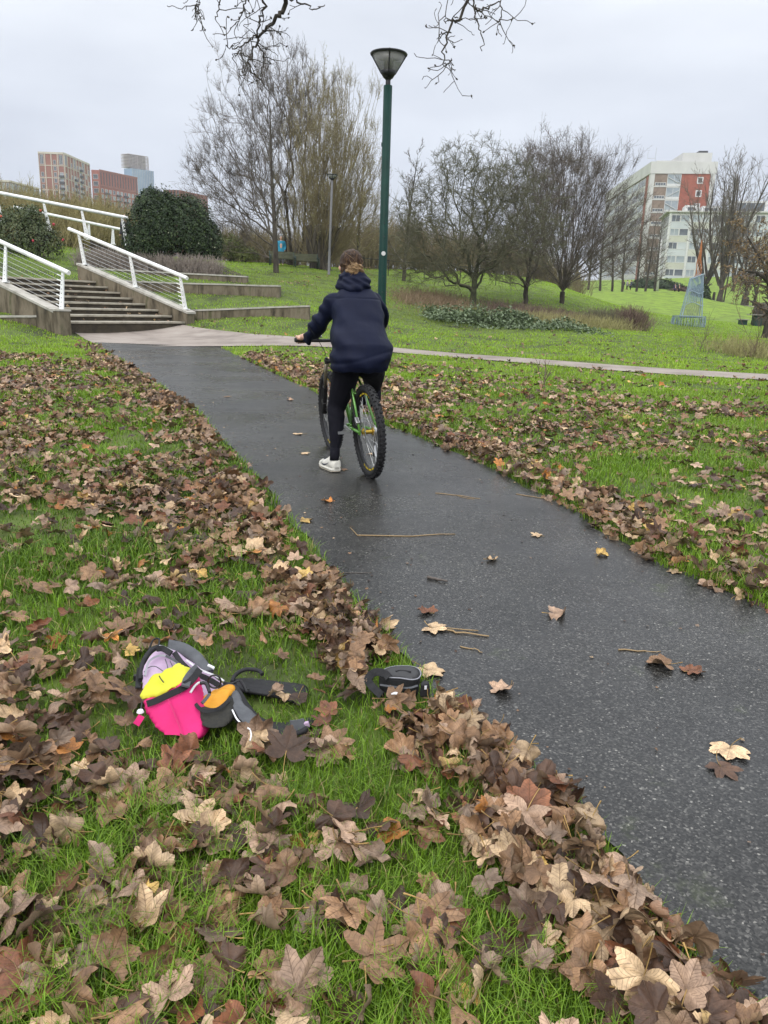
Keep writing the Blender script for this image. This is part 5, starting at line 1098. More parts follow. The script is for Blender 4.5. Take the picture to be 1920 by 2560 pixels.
# --- tower block on the right
d0 = 240.; c0 = P(1631, 404, d0); ZT = c0[2]; GB = 9.0
XE = np.array([.985, -.17, 0]); XE /= np.linalg.norm(XE); WE = 17.6
XB = np.array([.06, 1.0, 0]); XB /= np.linalg.norm(XB); LB = 62.
tw = thing('tower_block', 'ten storey tower block with red brick end wall and pale concrete frame', 'building', (c0[0], c0[1], GB))
A_, B_ = c0[:2], c0[:2] + XE[:2] * WE; Cc, D_ = B_ + XB[:2] * LB, A_ + XB[:2] * LB
mk_poly_block([A_, B_, Cc, D_], GB, ZT - 3.2, 'wall', m_brick_b, tw); mk_poly_block([A_ - XE[:2] * .3 - XB[:2] * .3, B_ + XE[:2] * .3 - XB[:2] * .3, Cc + XE[:2] * .3, D_ - XE[:2] * .3], ZT - 3.2, ZT, 'roof_band', m_conc_w, tw)
ph = A_ + XE[:2] * 9 + XB[:2] * 3; mk_poly_block([ph, ph + XE[:2] * 8, ph + XE[:2] * 8 + XB[:2] * 14, ph + XB[:2] * 14], ZT, ZT + 2.9, 'roof_house', m_conc_w, tw)
mk_poly_block([ph - XE[:2] * 7, ph, ph + XB[:2] * 12, ph - XE[:2] * 7 + XB[:2] * 12], ZT, ZT + .8, 'roof_parapet', m_conc_w, tw)
mk_poly_block([ph + XE[:2] * 4.6 + XB[:2], ph + XE[:2] * 7 + XB[:2], ph + XE[:2] * 7 + XB[:2] * 4, ph + XE[:2] * 4.6 + XB[:2] * 4], ZT + 2.9, ZT + 3.6, 'roof_vent', m_dk, tw)
b_ = MB(); an = np.array([*(A_ + XE[:2] * 1.2 + XB[:2] * 2), ZT]); b_.tube([an, an + UPV * 4], .07, 5); b_.tube([an + UPV * 1.2, an + UPV * 1.2 - XE * 2.2], .06, 5); b_.tube([an - XE * 2.2 + UPV * 1.2, an - XE * 2.2 + UPV * 3], .05, 5); b_.build('aerial', m_steel, tw)
FE = Facade((*A_, 0), XE, tw); SH = 3.52
FE.slab('corner_pillar', m_conc_w, -.1, 1.15, GB, ZT - 3.2, .16, .5); FE.slab('corner_pillar', m_conc_w, WE - 1.2, WE + .1, GB, ZT - 3.2, .16, .5)
FE.slab('brick_panel', m_brick_r, 8.55, WE - 1.2, GB, ZT - 3.2, .05, .3)
for k in range(9):
    zt = ZT - 3.25 - SH * k
    FE.slab('floor_band', m_conc_w, 1.15, 8.55, zt - SH, zt - SH + .28, .12, .3)
    FE.win(1.5, 4.4, zt - SH + .42, zt - SH + 1.15, m_glass, 'strip_window', 3)
    if k < 6:
        FE.win(4.75, 8.4, zt - SH + .45, zt - .1, m_glass_l, 'stair_window', 1)
        b_ = MB(); s0 = (4.9, zt - SH + .9) if k % 2 else (8.2, zt - SH + .9); b_.bar(FE.at(s0[0], s0[1], .14), FE.at(13.1 - s0[0], zt - .9, .14), .12, .35, FE.N); b_.build('stair_flight', m_frame, tw)
        FE.slab('spandrel', m_frame, 4.7, 8.45, zt - SH + .28, zt - SH + .9, .14, .1)
        FE.win(13.0, 14.4, zt - SH + 1.1, zt - SH + 2.6, m_glass, 'window', 0, fw=.28)
FS = Facade((*D_, 0), -XB, tw)
FS.slab('corner_pillar', m_conc_w, LB - 1.3, LB, GB, ZT - 3.2, .16, .5)
FS.slab('brick_panel', m_brick_d, LB - 4.6, LB - 1.3, GB, ZT - 3.3, .06, .3)
for k in range(9):
    zt = ZT - 3.6 - SH * k
    FS.slab('spandrel_band', m_conc_w, 0, LB - 4.6, zt - SH, zt - SH + 1.25, .1, .2)
    for q in range(7): x = 1 + q * 8.1; FS.win(x, x + 7.2, zt - SH + 1.35, zt - .1, m_glass_l if (k + q) % 3 else m_glass, 'window', 4)
# --- white wing in front
d1 = 214.; c1 = P(1676, 527, d1); ZW = c1[2]
wg = thing('office_wing', 'white five storey wing with pale yellow and blue panels beside the tower', 'building', (c1[0], c1[1], GB))
XW = np.array([.97, -.22, 0]); XW /= np.linalg.norm(XW); XV = np.array([.22, .97, 0]); XV /= np.linalg.norm(XV); WW = 44.
A1 = c1[:2]; B1 = A1 + XW[:2] * WW; mk_poly_block([A1, B1, B1 + XV[:2] * 16, A1 + XV[:2] * 16 - XW[:2] * .4], GB - 3, ZW - .35, 'wall', m_conc_w, wg)
mk_poly_block([A1 - XW[:2] * .9 - XV[:2] * .6, B1 - XV[:2] * .6, B1 + XV[:2] * 16.5, A1 + XV[:2] * 16.5 - XW[:2] * 1.2], ZW - .35, ZW, 'roof_slab', m_conc_w, wg)
pb = A1 + XW[:2] * 3 + XV[:2] * 4
for (o_, w_, h_) in ((1.0, 3.2, 1.9), (5.2, 4.5, 1.7), (13, 8, 3.0), (24, 5, 2.4)): mk_poly_block([pb + XW[:2] * o_, pb + XW[:2] * (o_ + w_), pb + XW[:2] * (o_ + w_) + XV[:2] * 6, pb + XW[:2] * o_ + XV[:2] * 6], ZW, ZW + h_, 'roof_house', m_frame, wg); Fz = Facade((*(pb + XW[:2] * o_), 0), XW, wg); Fz.win(.6, w_ - .6, ZW + .35, ZW + h_ - .45, m_glass, 'roof_window', 2)
FW_ = Facade((*A1, 0), XW, wg); sh = 3.36
for q in range(9): FW_.slab('pillar', m_frame, q * 5.1 - .05, q * 5.1 + .4, GB - 3, ZW - .36, .22, .5)
for k in range(6):
    zt = ZW - .9 - sh * k
    for q in range(8):
        x = q * 5.1 + .45
        if k == 5 and q < 2: FW_.slab('doorway', m_dk, x + .2, x + 4.4, zt - sh, zt - .4, .06, .2); continue
        FW_.slab('panel', m_panel_y if (k + q) % 2 else m_panel_b, x, x + 4.6, zt - sh, zt - sh + 1.5, .06, .2)
        FW_.win(x + .1, x + 2.2, zt - sh + 1.6, zt - .1, [m_glass, m_glass_l][(k * 3 + q) % 2], 'window', 1); FW_.win(x + 2.4, x + 4.5, zt - sh + 1.6, zt - .1, [m_glass_l, m_glass, m_panel_b][(k + q * 2) % 3], 'window', 0)
e_ = A1 + XV[:2] * 16 - XW[:2] * .4; FV = Facade((*e_, 0), np.array([*(A1 - e_), 0]), wg); LV = np.linalg.norm(A1 - e_)
for k in range(6):
    zt = ZW - .6 - sh * k; FV.slab('floor_band', m_frame, 0, LV - .3, zt - sh, zt - sh + .35, .12, .3); 
    for q in range(4): FV.win(.3 + q * LV / 4, (q + 1) * LV / 4 - .3, zt - sh + .45, zt - .1, m_glass, 'window', 1)
# far long block behind the wing to the right
c2 = P(1850, 545, 250); lb = thing('long_building', 'long low building behind the bare trees at the right edge', 'building', (c2[0], c2[1], GB)); FR = Facade((c2[0], c2[1], 0), (1, -.05, 0), lb); block(c2, (1, -.05, 0), 60, 14, GB - 2, c2[2], 'wall', m_conc_w, lb)
for k in range(5): FR.slab('panel', m_panel_y, .3, 55, c2[2] - 4.2 - k * 3.5, c2[2] - 2.8 - k * 3.5, .1, .2); [FR.win(1 + q * 4.4, 4.6 + q * 4.4, c2[2] - 2.6 - k * 3.5, c2[2] - .9 - k * 3.5, m_glass_l if q % 2 else m_glass, 'window', 1) for q in range(9)]
# --- flats on the left skyline
def flats(name, lab, uvL, uvC, uvR, dL, dC, dR, mw, style):
    a, c, e_ = P(*uvL, dL), P(*uvC, dC), P(*uvR, dR); zt = (a[2] + c[2] + e_[2]) / 3
    t = thing(name, lab, 'building', (c[0], c[1], 4)); back = a[:2] + (e_[:2] - c[:2])
    mk_poly_block([a[:2], c[:2], e_[:2], back], 2, zt, 'wall', mw, t)
    return t, Facade((a[0], a[1], 0), c - a, t), np.linalg.norm((c - a)[:2]), Facade((c[0], c[1], 0), e_ - c, t), np.linalg.norm((e_ - c)[:2]), zt
t, F1, w1, F2_, w2, zt = flats('apartment_building', 'tall brick and cream apartment block, highest of the left skyline', (95, 382.5), (159, 384), (223, 410.5), 450, 450, 484, m_brick_d, 0)
for F_, w_, nc in ((F1, w1, 4), (F2_, w2, 9)):
    for q in range(nc + 1): F_.slab('cream_pier', m_cream, max(0, q * w_ / nc - .24), min(w_, q * w_ / nc + .24), 20, zt + .3, .3, .5)
    for k in range(5): F_.slab('cream_band', m_cream, 0, w_, zt - 6.2 - .22 - k * 6.2, zt - 6.2 + .18 - k * 6.2, .22, .4)
    F_.slab('cream_band', m_cream, 0, w_, zt - .5, zt + .5, .32, .5)
    for k in range(11):
        for q in range(nc):
            x0 = q * w_ / nc + .8; x1 = (q + 1) * w_ / nc - .8
            if k < 2 and (q % 3 == 0): F_.win(x0, x1, zt - 5.6, zt - .9, m_glass, 'loggia_window', 1) if k == 0 else None; continue
            if nc == 4 and q == 3 or (nc == 9 and q in (3, 5)):
                F_.slab('balcony', m_dk, x0 - .3, x1 + .3, zt - 3.1 * k - 6.0, zt - 3.1 * k - 4.9, 1.2, 1.2)
                F_.win(x0, x1, zt - 3.1 * k - 4.8, zt - 3.1 * k - 3.4, m_glass_l, 'window', 0); continue
            if (q + k) % (2 if nc == 9 else 1) == 0 and q != 1: F_.win((x0 + x1) / 2 - .7, (x0 + x1) / 2 + .7, zt - 3.1 * k - 5.6, zt - 3.1 * k - 3.5, m_glass_l if q % 2 else m_glass, 'window', 0)
t, F1, w1, F2_, w2, zt = flats('apartment_building', 'lower red brick apartment block with a row of tall top openings', (228, 425), (248, 425), (343, 444.5), 500, 500, 527, m_brick_r, 1)
F2_.slab('cornice', m_brick_d, 0, w2, zt - .6, zt + .4, .3, .5); F2_.slab('brick_band', m_brick_d, 0, w2, zt - 9, zt - 8.2, .25, .4)
for q in range(14): x = .6 + q * w2 / 14; F2_.win(x, x + w2 / 14 - 1.3, zt - 8, zt - 1, m_dk, 'top_opening', 0, fr=m_brick_d)
for k in range(6):
    for q in range(10):
        x = .8 + q * w2 / 10; F2_.win(x, x + 1.7, zt - 12.5 - 3.3 * k, zt - 10.3 - 3.3 * k, m_glass_l if (q + k) % 3 else m_glass, 'window', 0)
        if q in (1, 4, 6, 9): F2_.slab('balcony', m_dk, x - .6, x + 2.5, zt - 13.2 - 3.3 * k, zt - 12.2 - 3.3 * k, 1.3, 1.3)
for k in range(6): F1.win(1, w1 - 1, zt - 5 - 4 * k, zt - 2.4 - 4 * k, m_glass, 'window', 0)
t, F1, w1, F2_, w2, zt = flats('office_block', 'low dark clad office block behind the evergreen bush', (409, 474), (449, 475), (517, 490), 350, 350, 366, m_brick_k, 2)
for F_, w_, n_ in ((F1, w1, 5), (F2_, w2, 14)):
    for q in range(n_ + 1): F_.slab('fin', m_brick_d, max(0, q * w_ / n_ - .2), min(w_, q * w_ / n_ + .2), 20, zt, .5, .6)
    for k in range(3): F_.slab('glazing', m_glass, .3, w_ - .3, zt - 4.4 - 4.2 * k, zt - 1.2 - 4.2 * k, .08, .1)
t, F1, w1, F2_, w2, zt = flats('apartment_building', 'low pale roofed apartment block at the far left edge', (-40, 452), (24, 454), (97, 464), 400, 400, 425, m_brick_b, 3)
F1.slab('roof_band', m_cream, 0, w1, zt - .8, zt, .3, .5); F2_.slab('roof_band', m_cream, 0, w2, zt - .8, zt, .3, .5)
for F_, w_, n_ in ((F1, w1, 6), (F2_, w2, 8)):
    for k in range(4):
        for q in range(n_): x = .6 + q * w_ / n_; F_.win(x, x + w_ / n_ - 1.1, zt - 4.2 - 3.4 * k, zt - 1.4 - 3.4 * k, m_glass if q % 2 else m_glass_l, 'window', 0)
# --- tower under construction in the low cloud
dT = 900.; a, c, e_ = P(310, 425, dT), P(330, 420, dT - 5), P(384, 427, dT + 10); zg = P(345, 423, dT)[2]; zt = P(345, 386, dT)[2]
t = thing('skyscraper', 'blue glass skyscraper under construction with bare concrete floors on top', 'building', (c[0], c[1], 4)); bk_ = a[:2] + (e_[:2] - c[:2])
mk_poly_block([a[:2], c[:2], e_[:2], bk_], 2, zg, 'glass_shaft', m_blue, t)
FT = Facade((c[0], c[1], 0), e_ - c, t); wT = np.linalg.norm((e_ - c)[:2])
for q in range(13): FT.slab('mullion', m_glass_l, q * wT / 13, q * wT / 13 + .5, 40, zg, .3, .4)
a2, c2_, e2 = P(302, 396, dT), P(322, 396, dT - 5), P(370, 396, dT + 10); b2 = a2[:2] + (e2[:2] - c2_[:2])
for k in range(10): zz = zg + 1.2 + k * (zt - zg - 2) / 9; mk_poly_block([a2[:2], c2_[:2], e2[:2], b2], zz, zz + .55, 'floor_slab', m_slab, t)
ctr = (a2[:2] + e2[:2]) / 2; 
for q in range(6): pp = c2_[:2] + (e2[:2] - c2_[:2]) * (q + .5) / 6 + np.array([0, 3.]); mk_poly_block([pp, pp + [1, 0], pp + [1, 1], pp + [0, 1]], zg, zt - .8, 'column', m_slab, t)
mk_poly_block([ctr + [-4, -3], ctr + [4, -3], ctr + [4, 3], ctr + [-4, 3]], zg, zt - 1, 'core', m_slab, t)
# ================================================================== STREET FURNITURE
m_post = pmat('green_lamp_paint', [(.002,.024,.018),(.004,.036,.027)], scale=5, rough=.55, spec=.2)
def lamp(base, H, tilt, r, rl, hl, m_p, label, dot=True):
    base = np.asarray(base, float); ax = unit(np.array([tilt[0], tilt[1], 1.])); t = thing('street_lamp', label, 'street lamp', base)
    A = lambda h: base + ax * h
    hp = H - hl - .32 * (hl / .5)
    b_ = MB(); b_.lathe([(r * 1.5, 0), (r * 1.5, .02), (r * 1.12, .03), (r * 1.12, 1.15), (r, 1.2), (r, hp), (r * .6, hp + .01)], base, ax, 24); po = b_.build('pole', m_p, t, smooth=False)
    for p_ in po.data.polygons: p_.use_smooth = abs(p_.normal.z) < .5
    if dot:
        for (h, z_) in ((.9, 0), (1.0, 0)): pass
        c = A(2.0) + np.array([0.008, -r * 1.0, 0]); b_ = MB(); b_.lathe([(0, .002), (.036, .002), (.037, -.002), (.037, -.006)], c, (0.05, -1, 0), 20); b_.build('round_tag', m_frame, t)
        for h in (1.35, 1.62, 2.28, 2.5): b_ = MB(); b_.lathe([(0, .004), (.010, .004), (.011, -.004)], A(h) + np.array([.01, -r, 0]), (0, -1, 0), 10); b_.build('bolt', m_dark, t)
        b_ = MB(); b_.frame(A(hp - .9) + np.array([-r, 0, 0]), (1, 0, 0), (0, 1, 0), UPV, .012, .012, .03); b_.build('hinge', m_p, t)
    b_ = MB(); b_.lathe([(r * .6, hp - .02), (r * .55, hp + .08), (r * .95, hp + .12), (r * .95, hp + .16)], base, ax, 16); b_.build('collar', m_dark, t)
    b_ = MB(); z0_ = H - hl - .15; 
    b_.lathe([(r * .8, hp + .14), (rl * .26, z0_ + .02), (rl * .46, z0_ + hl * .30), (rl * .44, z0_ + hl * .31), (rl * .22, z0_ + .04)], base, ax, 28); b_.build('lower_bowl', m_dark, t, smooth=True)
    b_ = MB(); b_.lathe([(rl * .44, z0_ + hl * .30), (rl * .93, z0_ + hl * .93), (rl * .91, z0_ + hl * .93), (rl * .42, z0_ + hl * .32)], base, ax, 32, closed=True); b_.build('lamp_glass', m_lglass, t, smooth=True)
    b_ = MB(); b_.lathe([(rl * .93, z0_ + hl * .90), (rl, z0_ + hl * .94), (rl * 1.0, z0_ + hl * .99), (rl * .8, z0_ + hl * 1.03), (rl * .3, z0_ + hl * 1.09), (0.0, z0_ + hl * 1.10)], base, ax, 36); b_.build('lamp_roof', m_dark, t, smooth=True)
    for k in range(4):
        a = k * math.pi / 2 - math.pi / 2 + .05; d = np.array([math.cos(a), math.sin(a), 0]); b_ = MB(); b_.bar(A(z0_ + hl * .2) + d * rl * .37, A(z0_ + hl * 1.0) + d * rl * 1.0, .018, .018, UPV); b_.build('rib', m_dark, t)
    b_ = MB(); b_.lathe([(.07, z0_ + hl * .2), (.07, z0_ + hl * .8), (.05, z0_ + hl * .86), (0, z0_ + hl * .87)], base, ax, 12); b_.build('bulb', m_frame, t, smooth=True)
    b_ = MB(); b_.tube([A(z0_ + hl * 1.08), A(z0_ + hl * 1.2)], .012, 6); b_.build('finial', m_dark, t)
    return t
m_lglass = bpy.data.materials.new('lamp_glass'); m_lglass.use_nodes = True; bs = m_lglass.node_tree.nodes['Principled BSDF']; bs.inputs['Base Color'].default_value = (.30,.30,.28,1); bs.inputs['Roughness'].default_value = .25; bs.inputs['Alpha'].default_value = .5
lb_ = P(950, 905, 14.2); lb_ = np.array([lb_[0], lb_[1], SL * lb_[1]]); lt = P(973, 108, 14.2)
lamp(lb_, lt[2] - lb_[2] + .0, ((lt[0] - lb_[0]) / (lt[2] - lb_[2]), 0), .073, .305, .385, m_post, 'tall dark green lamp post with an inverted cone lantern beside the path')
fb = gbase(822, 680, 40.3); ft = P(831, 428, 40.3)
lamp(fb, ft[2] - fb[2], ((ft[0] - fb[0]) / (ft[2] - fb[2]), 0), .058, .27, .26, flat('grey_post', (.13,.13,.13)), 'distant grey lamp post in front of the willow', False)
bl_ = P(1718, 768, 113); bl_ = gbase(1808, 762, 118); b_ = MB(); b_.lathe([(.12, 0), (.09, 7), (.05, 9.5)], bl_, (.04, 0, 1), 8); o = b_.build('lamp_pole', m_bark, None, loc=bl_); tag(o, 'thin dark pole leaning beside the vase shaped tree', 'pole')
fg = gbase(1642, 738, 135); ftp = P(1654, 600, 135); b_ = MB(); b_.lathe([(.22, 0), (.16, 4), (.11, ftp[2] - fg[2]), (0, ftp[2] - fg[2] + .1)], fg, ((ftp[0] - fg[0]) / (ftp[2] - fg[2]), 0, 1), 10); o = b_.build('flagpole', m_frame, None, loc=fg, smooth=True); tag(o, 'white flagpole leaning before the white wing', 'flagpole')
for v_, h_ in ((1880, .9),):
    pp = gbase(1874, 772, 88)
# double bench on the mound
m_slat = pmat('bench_slat', [(.045,.05,.025),(.085,.09,.045)], scale=4, rough=.7); m_bfr = flat('bench_iron', (.008,.03,.028), rough=.5)
def bench(base, yaw, w_, label):
    t = thing('park_bench', label, 'bench', base); M = Matrix.Translation(base) @ Matrix.Rotation(yaw, 4, 'Z') @ Matrix.Diagonal((1, .85, .74, 1))
    b_ = MB(M)
    for k in range(5): b_.frame((0, -.28 + k * .095, .44), (1, 0, 0), (0, 1, 0), (0, 0, 1), w_ / 2, .038, .016)
    b_.build('seat', m_slat, t); b_ = MB(M)
    for k in range(5): b_.frame((0, .17 + k * .032, .54 + k * .095), (1, 0, 0), (0, .32, .95), (0, -.95, .32), w_ / 2, .038, .014)
    b_.build('backrest', m_slat, t)
    for s_ in (-1, 1):
        x = s_ * (w_ / 2 - .03); b_ = MB(M); b_.tube(smoothpath([(x, .26, 0), (x, .16, .30), (x, .15, .46), (x, .22, .70), (x, .33, .98)], 12), .028, 8); b_.tube(smoothpath([(x, .15, .43), (x, -.2, .40), (x, -.32, .36), (x, -.30, 0)], 12), .026, 8); b_.tube(smoothpath([(x, .2, .66), (x, -.1, .68), (x, -.32, .62), (x, -.31, .42)], 10), .022, 8); b_.build('leg_frame', m_bfr, t, smooth=True)
bb_ = gbase(722, 662, 42.3); bench(bb_ + [-.33, 0, .05], .30, 1.35, 'dark green slatted bench on the mound, left of the pair'); bb2 = gbase(752, 664, 42.2); bench(bb2 + [.28, .1, .02], .30, 1.3, 'dark green slatted bench on the mound, right of the pair')
# sculpture
m_scb = pmat('blue_painted_steel', [(.20,.28,.36),(.32,.40,.47)], scale=4, rough=.5); m_sco = pmat('rusty_orange_steel', [(.33,.12,.045),(.48,.20,.08)], scale=5, rough=.6); m_scg = pmat('worn_green_steel', [(.20,.26,.17),(.36,.38,.22)], scale=5, rough=.6)
sb = gbase(1720, 814, 45.5); s_ = (45.5 / 1923) / .97
scu = thing('sculpture', 'tall sail shaped sculpture of wavy blue metal bars with an orange spire', 'sculpture', sb)
def SV(u, v, dy=0.0): p = P(u, v, 45.5 + dy); return p
b_ = MB(); th = np.arange(30) / 30 * 2 * np.pi; cB = sb; rxb, ryb, hb = .92, .5, .5
for i in range(44):
    a = i / 44 * 2 * np.pi; p0 = cB + [rxb * math.cos(a) * 1.03, ryb * math.sin(a), -.05]; p1 = cB + [rxb * math.cos(a), ryb * math.sin(a), hb]; mid = (p0 + p1) / 2 + [.05 * math.sin(i * 1.7), 0, 0]; b_.tube([p0, mid, p1], .018, 5)
b_.build('base_bars', m_scb, scu)
b_ = MB(); b_.lathe([(.0, hb), (rxb + .03, hb), (rxb + .05, hb + .05), (0, hb + .06)], cB, UPV, 36); V_ = b_.v[0]; V_[:, 1] = cB[1] + (V_[:, 1] - cB[1]) * .5; b_.build('base_top', m_scb, scu)
Ltop, Rtop, Lbot, Rbot = SV(1727, 697), SV(1757, 685), SV(1702, 793), SV(1752, 794)
def quadpt(a, b_, c, d, s, t): return (a * (1 - s) + b_ * s) * (1 - t) + (c * (1 - s) + d * s) * t
for lay, dy in enumerate((-.28, .28)):
    b_ = MB(); g_ = MB()
    for q in range(11):
        s = q / 10; pts = []
        for t_ in np.linspace(0, 1, 22):
            wv = .045 * math.sin(t_ * 14 + s * 4 + lay) * math.sin(math.pi * s) ; p = quadpt(Lbot, Rbot, Ltop, Rtop, np.clip(s + wv, 0, 1), t_); p = p + [0, dy * (1 - t_ * .5) * (.6 + .6 * math.sin(math.pi * s)), 0]; pts.append(p)
        b_.tube(pts[8:], .018 if q not in (0, 10) else .032, 5); (g_ if 0 < q < 10 else b_).tube(pts[:9], .019 if q not in (0, 10) else .032, 5)
    b_.build('wavy_bars', m_scb, scu); g_.build('lower_bars', m_scg, scu)
b_ = MB()
for pts_ in ([Ltop, Rtop], [Lbot, Rbot]):
    for dy in (-.2, .2): b_.tube([pts_[0] + [0, dy, 0], pts_[1] + [0, dy, 0]], .03, 6)
for (t0_, k) in ((.33, 0), (.62, 1)):
    pts = [quadpt(Lbot, Rbot, Ltop, Rtop, s, t0_ + .05 * math.sin(s * 5 + k)) + [0, -.3, 0] for s in np.linspace(0, 1, 12)]; b_.tube(pts, .02, 5)
b_.build('rims', m_scb, scu)
b_ = MB(); tip = SV(1755, 600); L0_, R0b = SV(1736, 692), SV(1752, 690)
for s in np.linspace(0, 1, 6):
    a = L0_ * (1 - s) + R0b * s; pts = [a * (1 - t_) + tip * t_ + np.array([.05 * math.sin(t_ * 12 + s * 5), .1 * math.sin(s * 6) * (1 - t_), 0]) * (1 - t_) for t_ in np.linspace(0, 1, 14)]; b_.tube(pts, .017, 5)
b_.build('orange_spire', m_sco, scu)
# picnic table
m_pt = flat('dark_green_paint', (.010,.035,.032), rough=.5); m_ptt = flat('table_top', (.22,.21,.19), rough=.6)
pb_ = gbase(1897, 806, 58); pt_ = thing('picnic_table', 'dark green picnic table on box legs at the right edge of the lawn', 'picnic table', pb_)
b_ = MB(); b_.box(pb_ + [.0, 0, .78], (1.5, 1.0, .06)); bevel(b_.build('table_top', m_ptt, pt_), .012); b_ = MB(); b_.box(pb_ + [-.15, 0, .36], (.48, .6, .78)); bevel(b_.build('pedestal', m_pt, pt_), .01)
for sx in (-1.15, .95): b_ = MB(); b_.box(pb_ + [sx, 0, .42], (.55, .9, .06)); bs_ = b_.build('seat', m_ptt, pt_); bevel(bs_, .012); b_ = MB(); b_.box(pb_ + [sx - .02, 0, .18], (.42, .6, .42)); bevel(b_.build('seat_box', m_pt, bs_), .01)
b_ = MB(); pz = gbase(1900, 790, 60) + [0, 0, 0]; b_.lathe([(.62, -.2), (.55, .4), (.6, 1.0), (.5, 1.5), (.2, 1.62), (0, 1.62)], pz, (.02, 0, 1), 14); o = b_.build('pollard_stump', m_bark, None, loc=pz, smooth=True); tag(o, 'broad dark pollard trunk behind the picnic table', 'tree stump')
for i, (u, v, d) in enumerate([(1868, 760, 108), (1784, 745, 120)]):
    p = gbase(u, v, d); b_ = MB(); b_.lathe([(.22, -.1), (.2, .9), (.14, 1.2), (0, 1.25)], p, UPV, 10); o = b_.build('litter_bin' if i == 0 else 'bollard', m_bark, None, loc=p); tag(o, ['small dark bin on the grass between the right hand trees', 'small dark post beside the far pale path'][i], ['bin', 'post'][i])
# thin wire fence along the far edge of the mound
ff = thing('wire_fence', 'thin dark wire fence crossing the slope behind the lamp post', 'fence', gbase(1100, 700, 47)); m_ = MB(); fpts = [gbase(u, 700, 47) + [0, 0, .85] for u in range(880, 1330, 45)]; m_.tube(np.array(fpts), .018, 5); m_.build('rail', m_dark, ff)
for p in fpts[::2]: m_ = MB(); m_.tube([p - [0, 0, .95], p + [0, 0, .04]], .025, 5); m_.build('post', m_dark, ff)
# ================================================================== BAGS
m_lilac = pmat('lilac_fabric', [(.38,.27,.39),(.50,.385,.51)], scale=14, rough=.85, bump=.35, bscale=40, dist=.006); m_gry = pmat('grey_fabric', [(.055,.058,.065),(.105,.11,.12)], scale=12, rough=.8, bump=.3, bscale=60, dist=.004)
m_blk = pmat('black_webbing', [(.008,.008,.010),(.018,.018,.02)], scale=60, rough=.75, bump=.3, bscale=220, dist=.002); m_pink = pmat('hot_pink_fabric', [(.50,.008,.115),(.60,.014,.15)], scale=7, rough=.75, bump=.5, bscale=18, dist=.01)
m_lime = pmat('lime_fabric', [(.50,.50,.025),(.62,.60,.05)], scale=7, rough=.75, bump=.6, bscale=20, dist=.012); m_oran = pmat('orange_yellow_fabric', [(.55,.23,.010),(.66,.33,.02)], scale=14, rough=.6, bump=.6, bscale=35, dist=.008)
m_zip = flat('pale_grey_zip', (.27,.27,.30), rough=.6); m_whit = flat('white_cord', (.68,.68,.70), rough=.6); m_mesh = pmat('dark_mesh', [(.012,.012,.012),(.030,.028,.02)], scale=150, rough=.8)
# local frame on the grass: A(u,v,h) = spot seen at pixel u,v lifted so that its foot is h above the ground
def Q(u, v, d): return P(u, v, d)
bp0 = G(470, 1830) ; bpk = thing('backpack', 'lilac and grey backpack lying on the leafy grass with a pink pouch strapped on', 'backpack', bp0)
UPn = UPV
def pillow(mb, front, back, n=26, k=9, puff=1.0):
    """closed soft shell between two outlines"""
    f, b_ = np.array(front, float), np.array(back, float); f = np.concatenate([f, f[:1]]); b_ = np.concatenate([b_, b_[:1]])
    f, b_ = smoothpath(f, n + 1)[:-1], smoothpath(b_, n + 1)[:-1]; cf, cb = f.mean(0), b_.mean(0); rs = []; ax = unit(cf - cb); th = np.linalg.norm(cf - cb)
    for s in (.12, .45, .75, .93): rs.append(cb + (b_ - cb) * s - ax * th * .20 * (1 - s ** 2) * puff)
    for t in np.linspace(0, 1, k): e_ = 1 + .07 * math.sin(math.pi * t) * puff; c = cb + (cf - cb) * t; rs.append(c + ((b_ + (f - b_) * t) - c) * e_)
    for s in (.93, .75, .45, .12): rs.append(cf + (f - cf) * s + ax * th * .20 * (1 - s ** 2) * puff)
    mb.rings(rs); return rs
def wob(amp, fr, seed=0):
    def f(V, Nn): return Nn * (amp * np.array([mnoise.noise(Vector(v_ * fr + seed)) for v_ in V]))[:, None]
    return f
# main body: lies back with its front face turned up and towards the viewer
front = [Q(355,1720,2.22),(Q(358,1665,2.31)),Q(385,1628,2.38),Q(425,1622,2.40),Q(462,1650,2.37),Q(520,1690,2.34),Q(562,1722,2.29),Q(570,1760,2.22),Q(540,1810,2.14),Q(480,1820,2.12),Q(400,1790,2.14)]
back = [p + np.array([.02, .10, -.075]) for p in front]
b_ = MB(); pillow(b_, front, back, 30, 8, .8); body = fuse(b_, 'main_bag', m_lilac, bpk, .008, 5, wob(.006, 18))
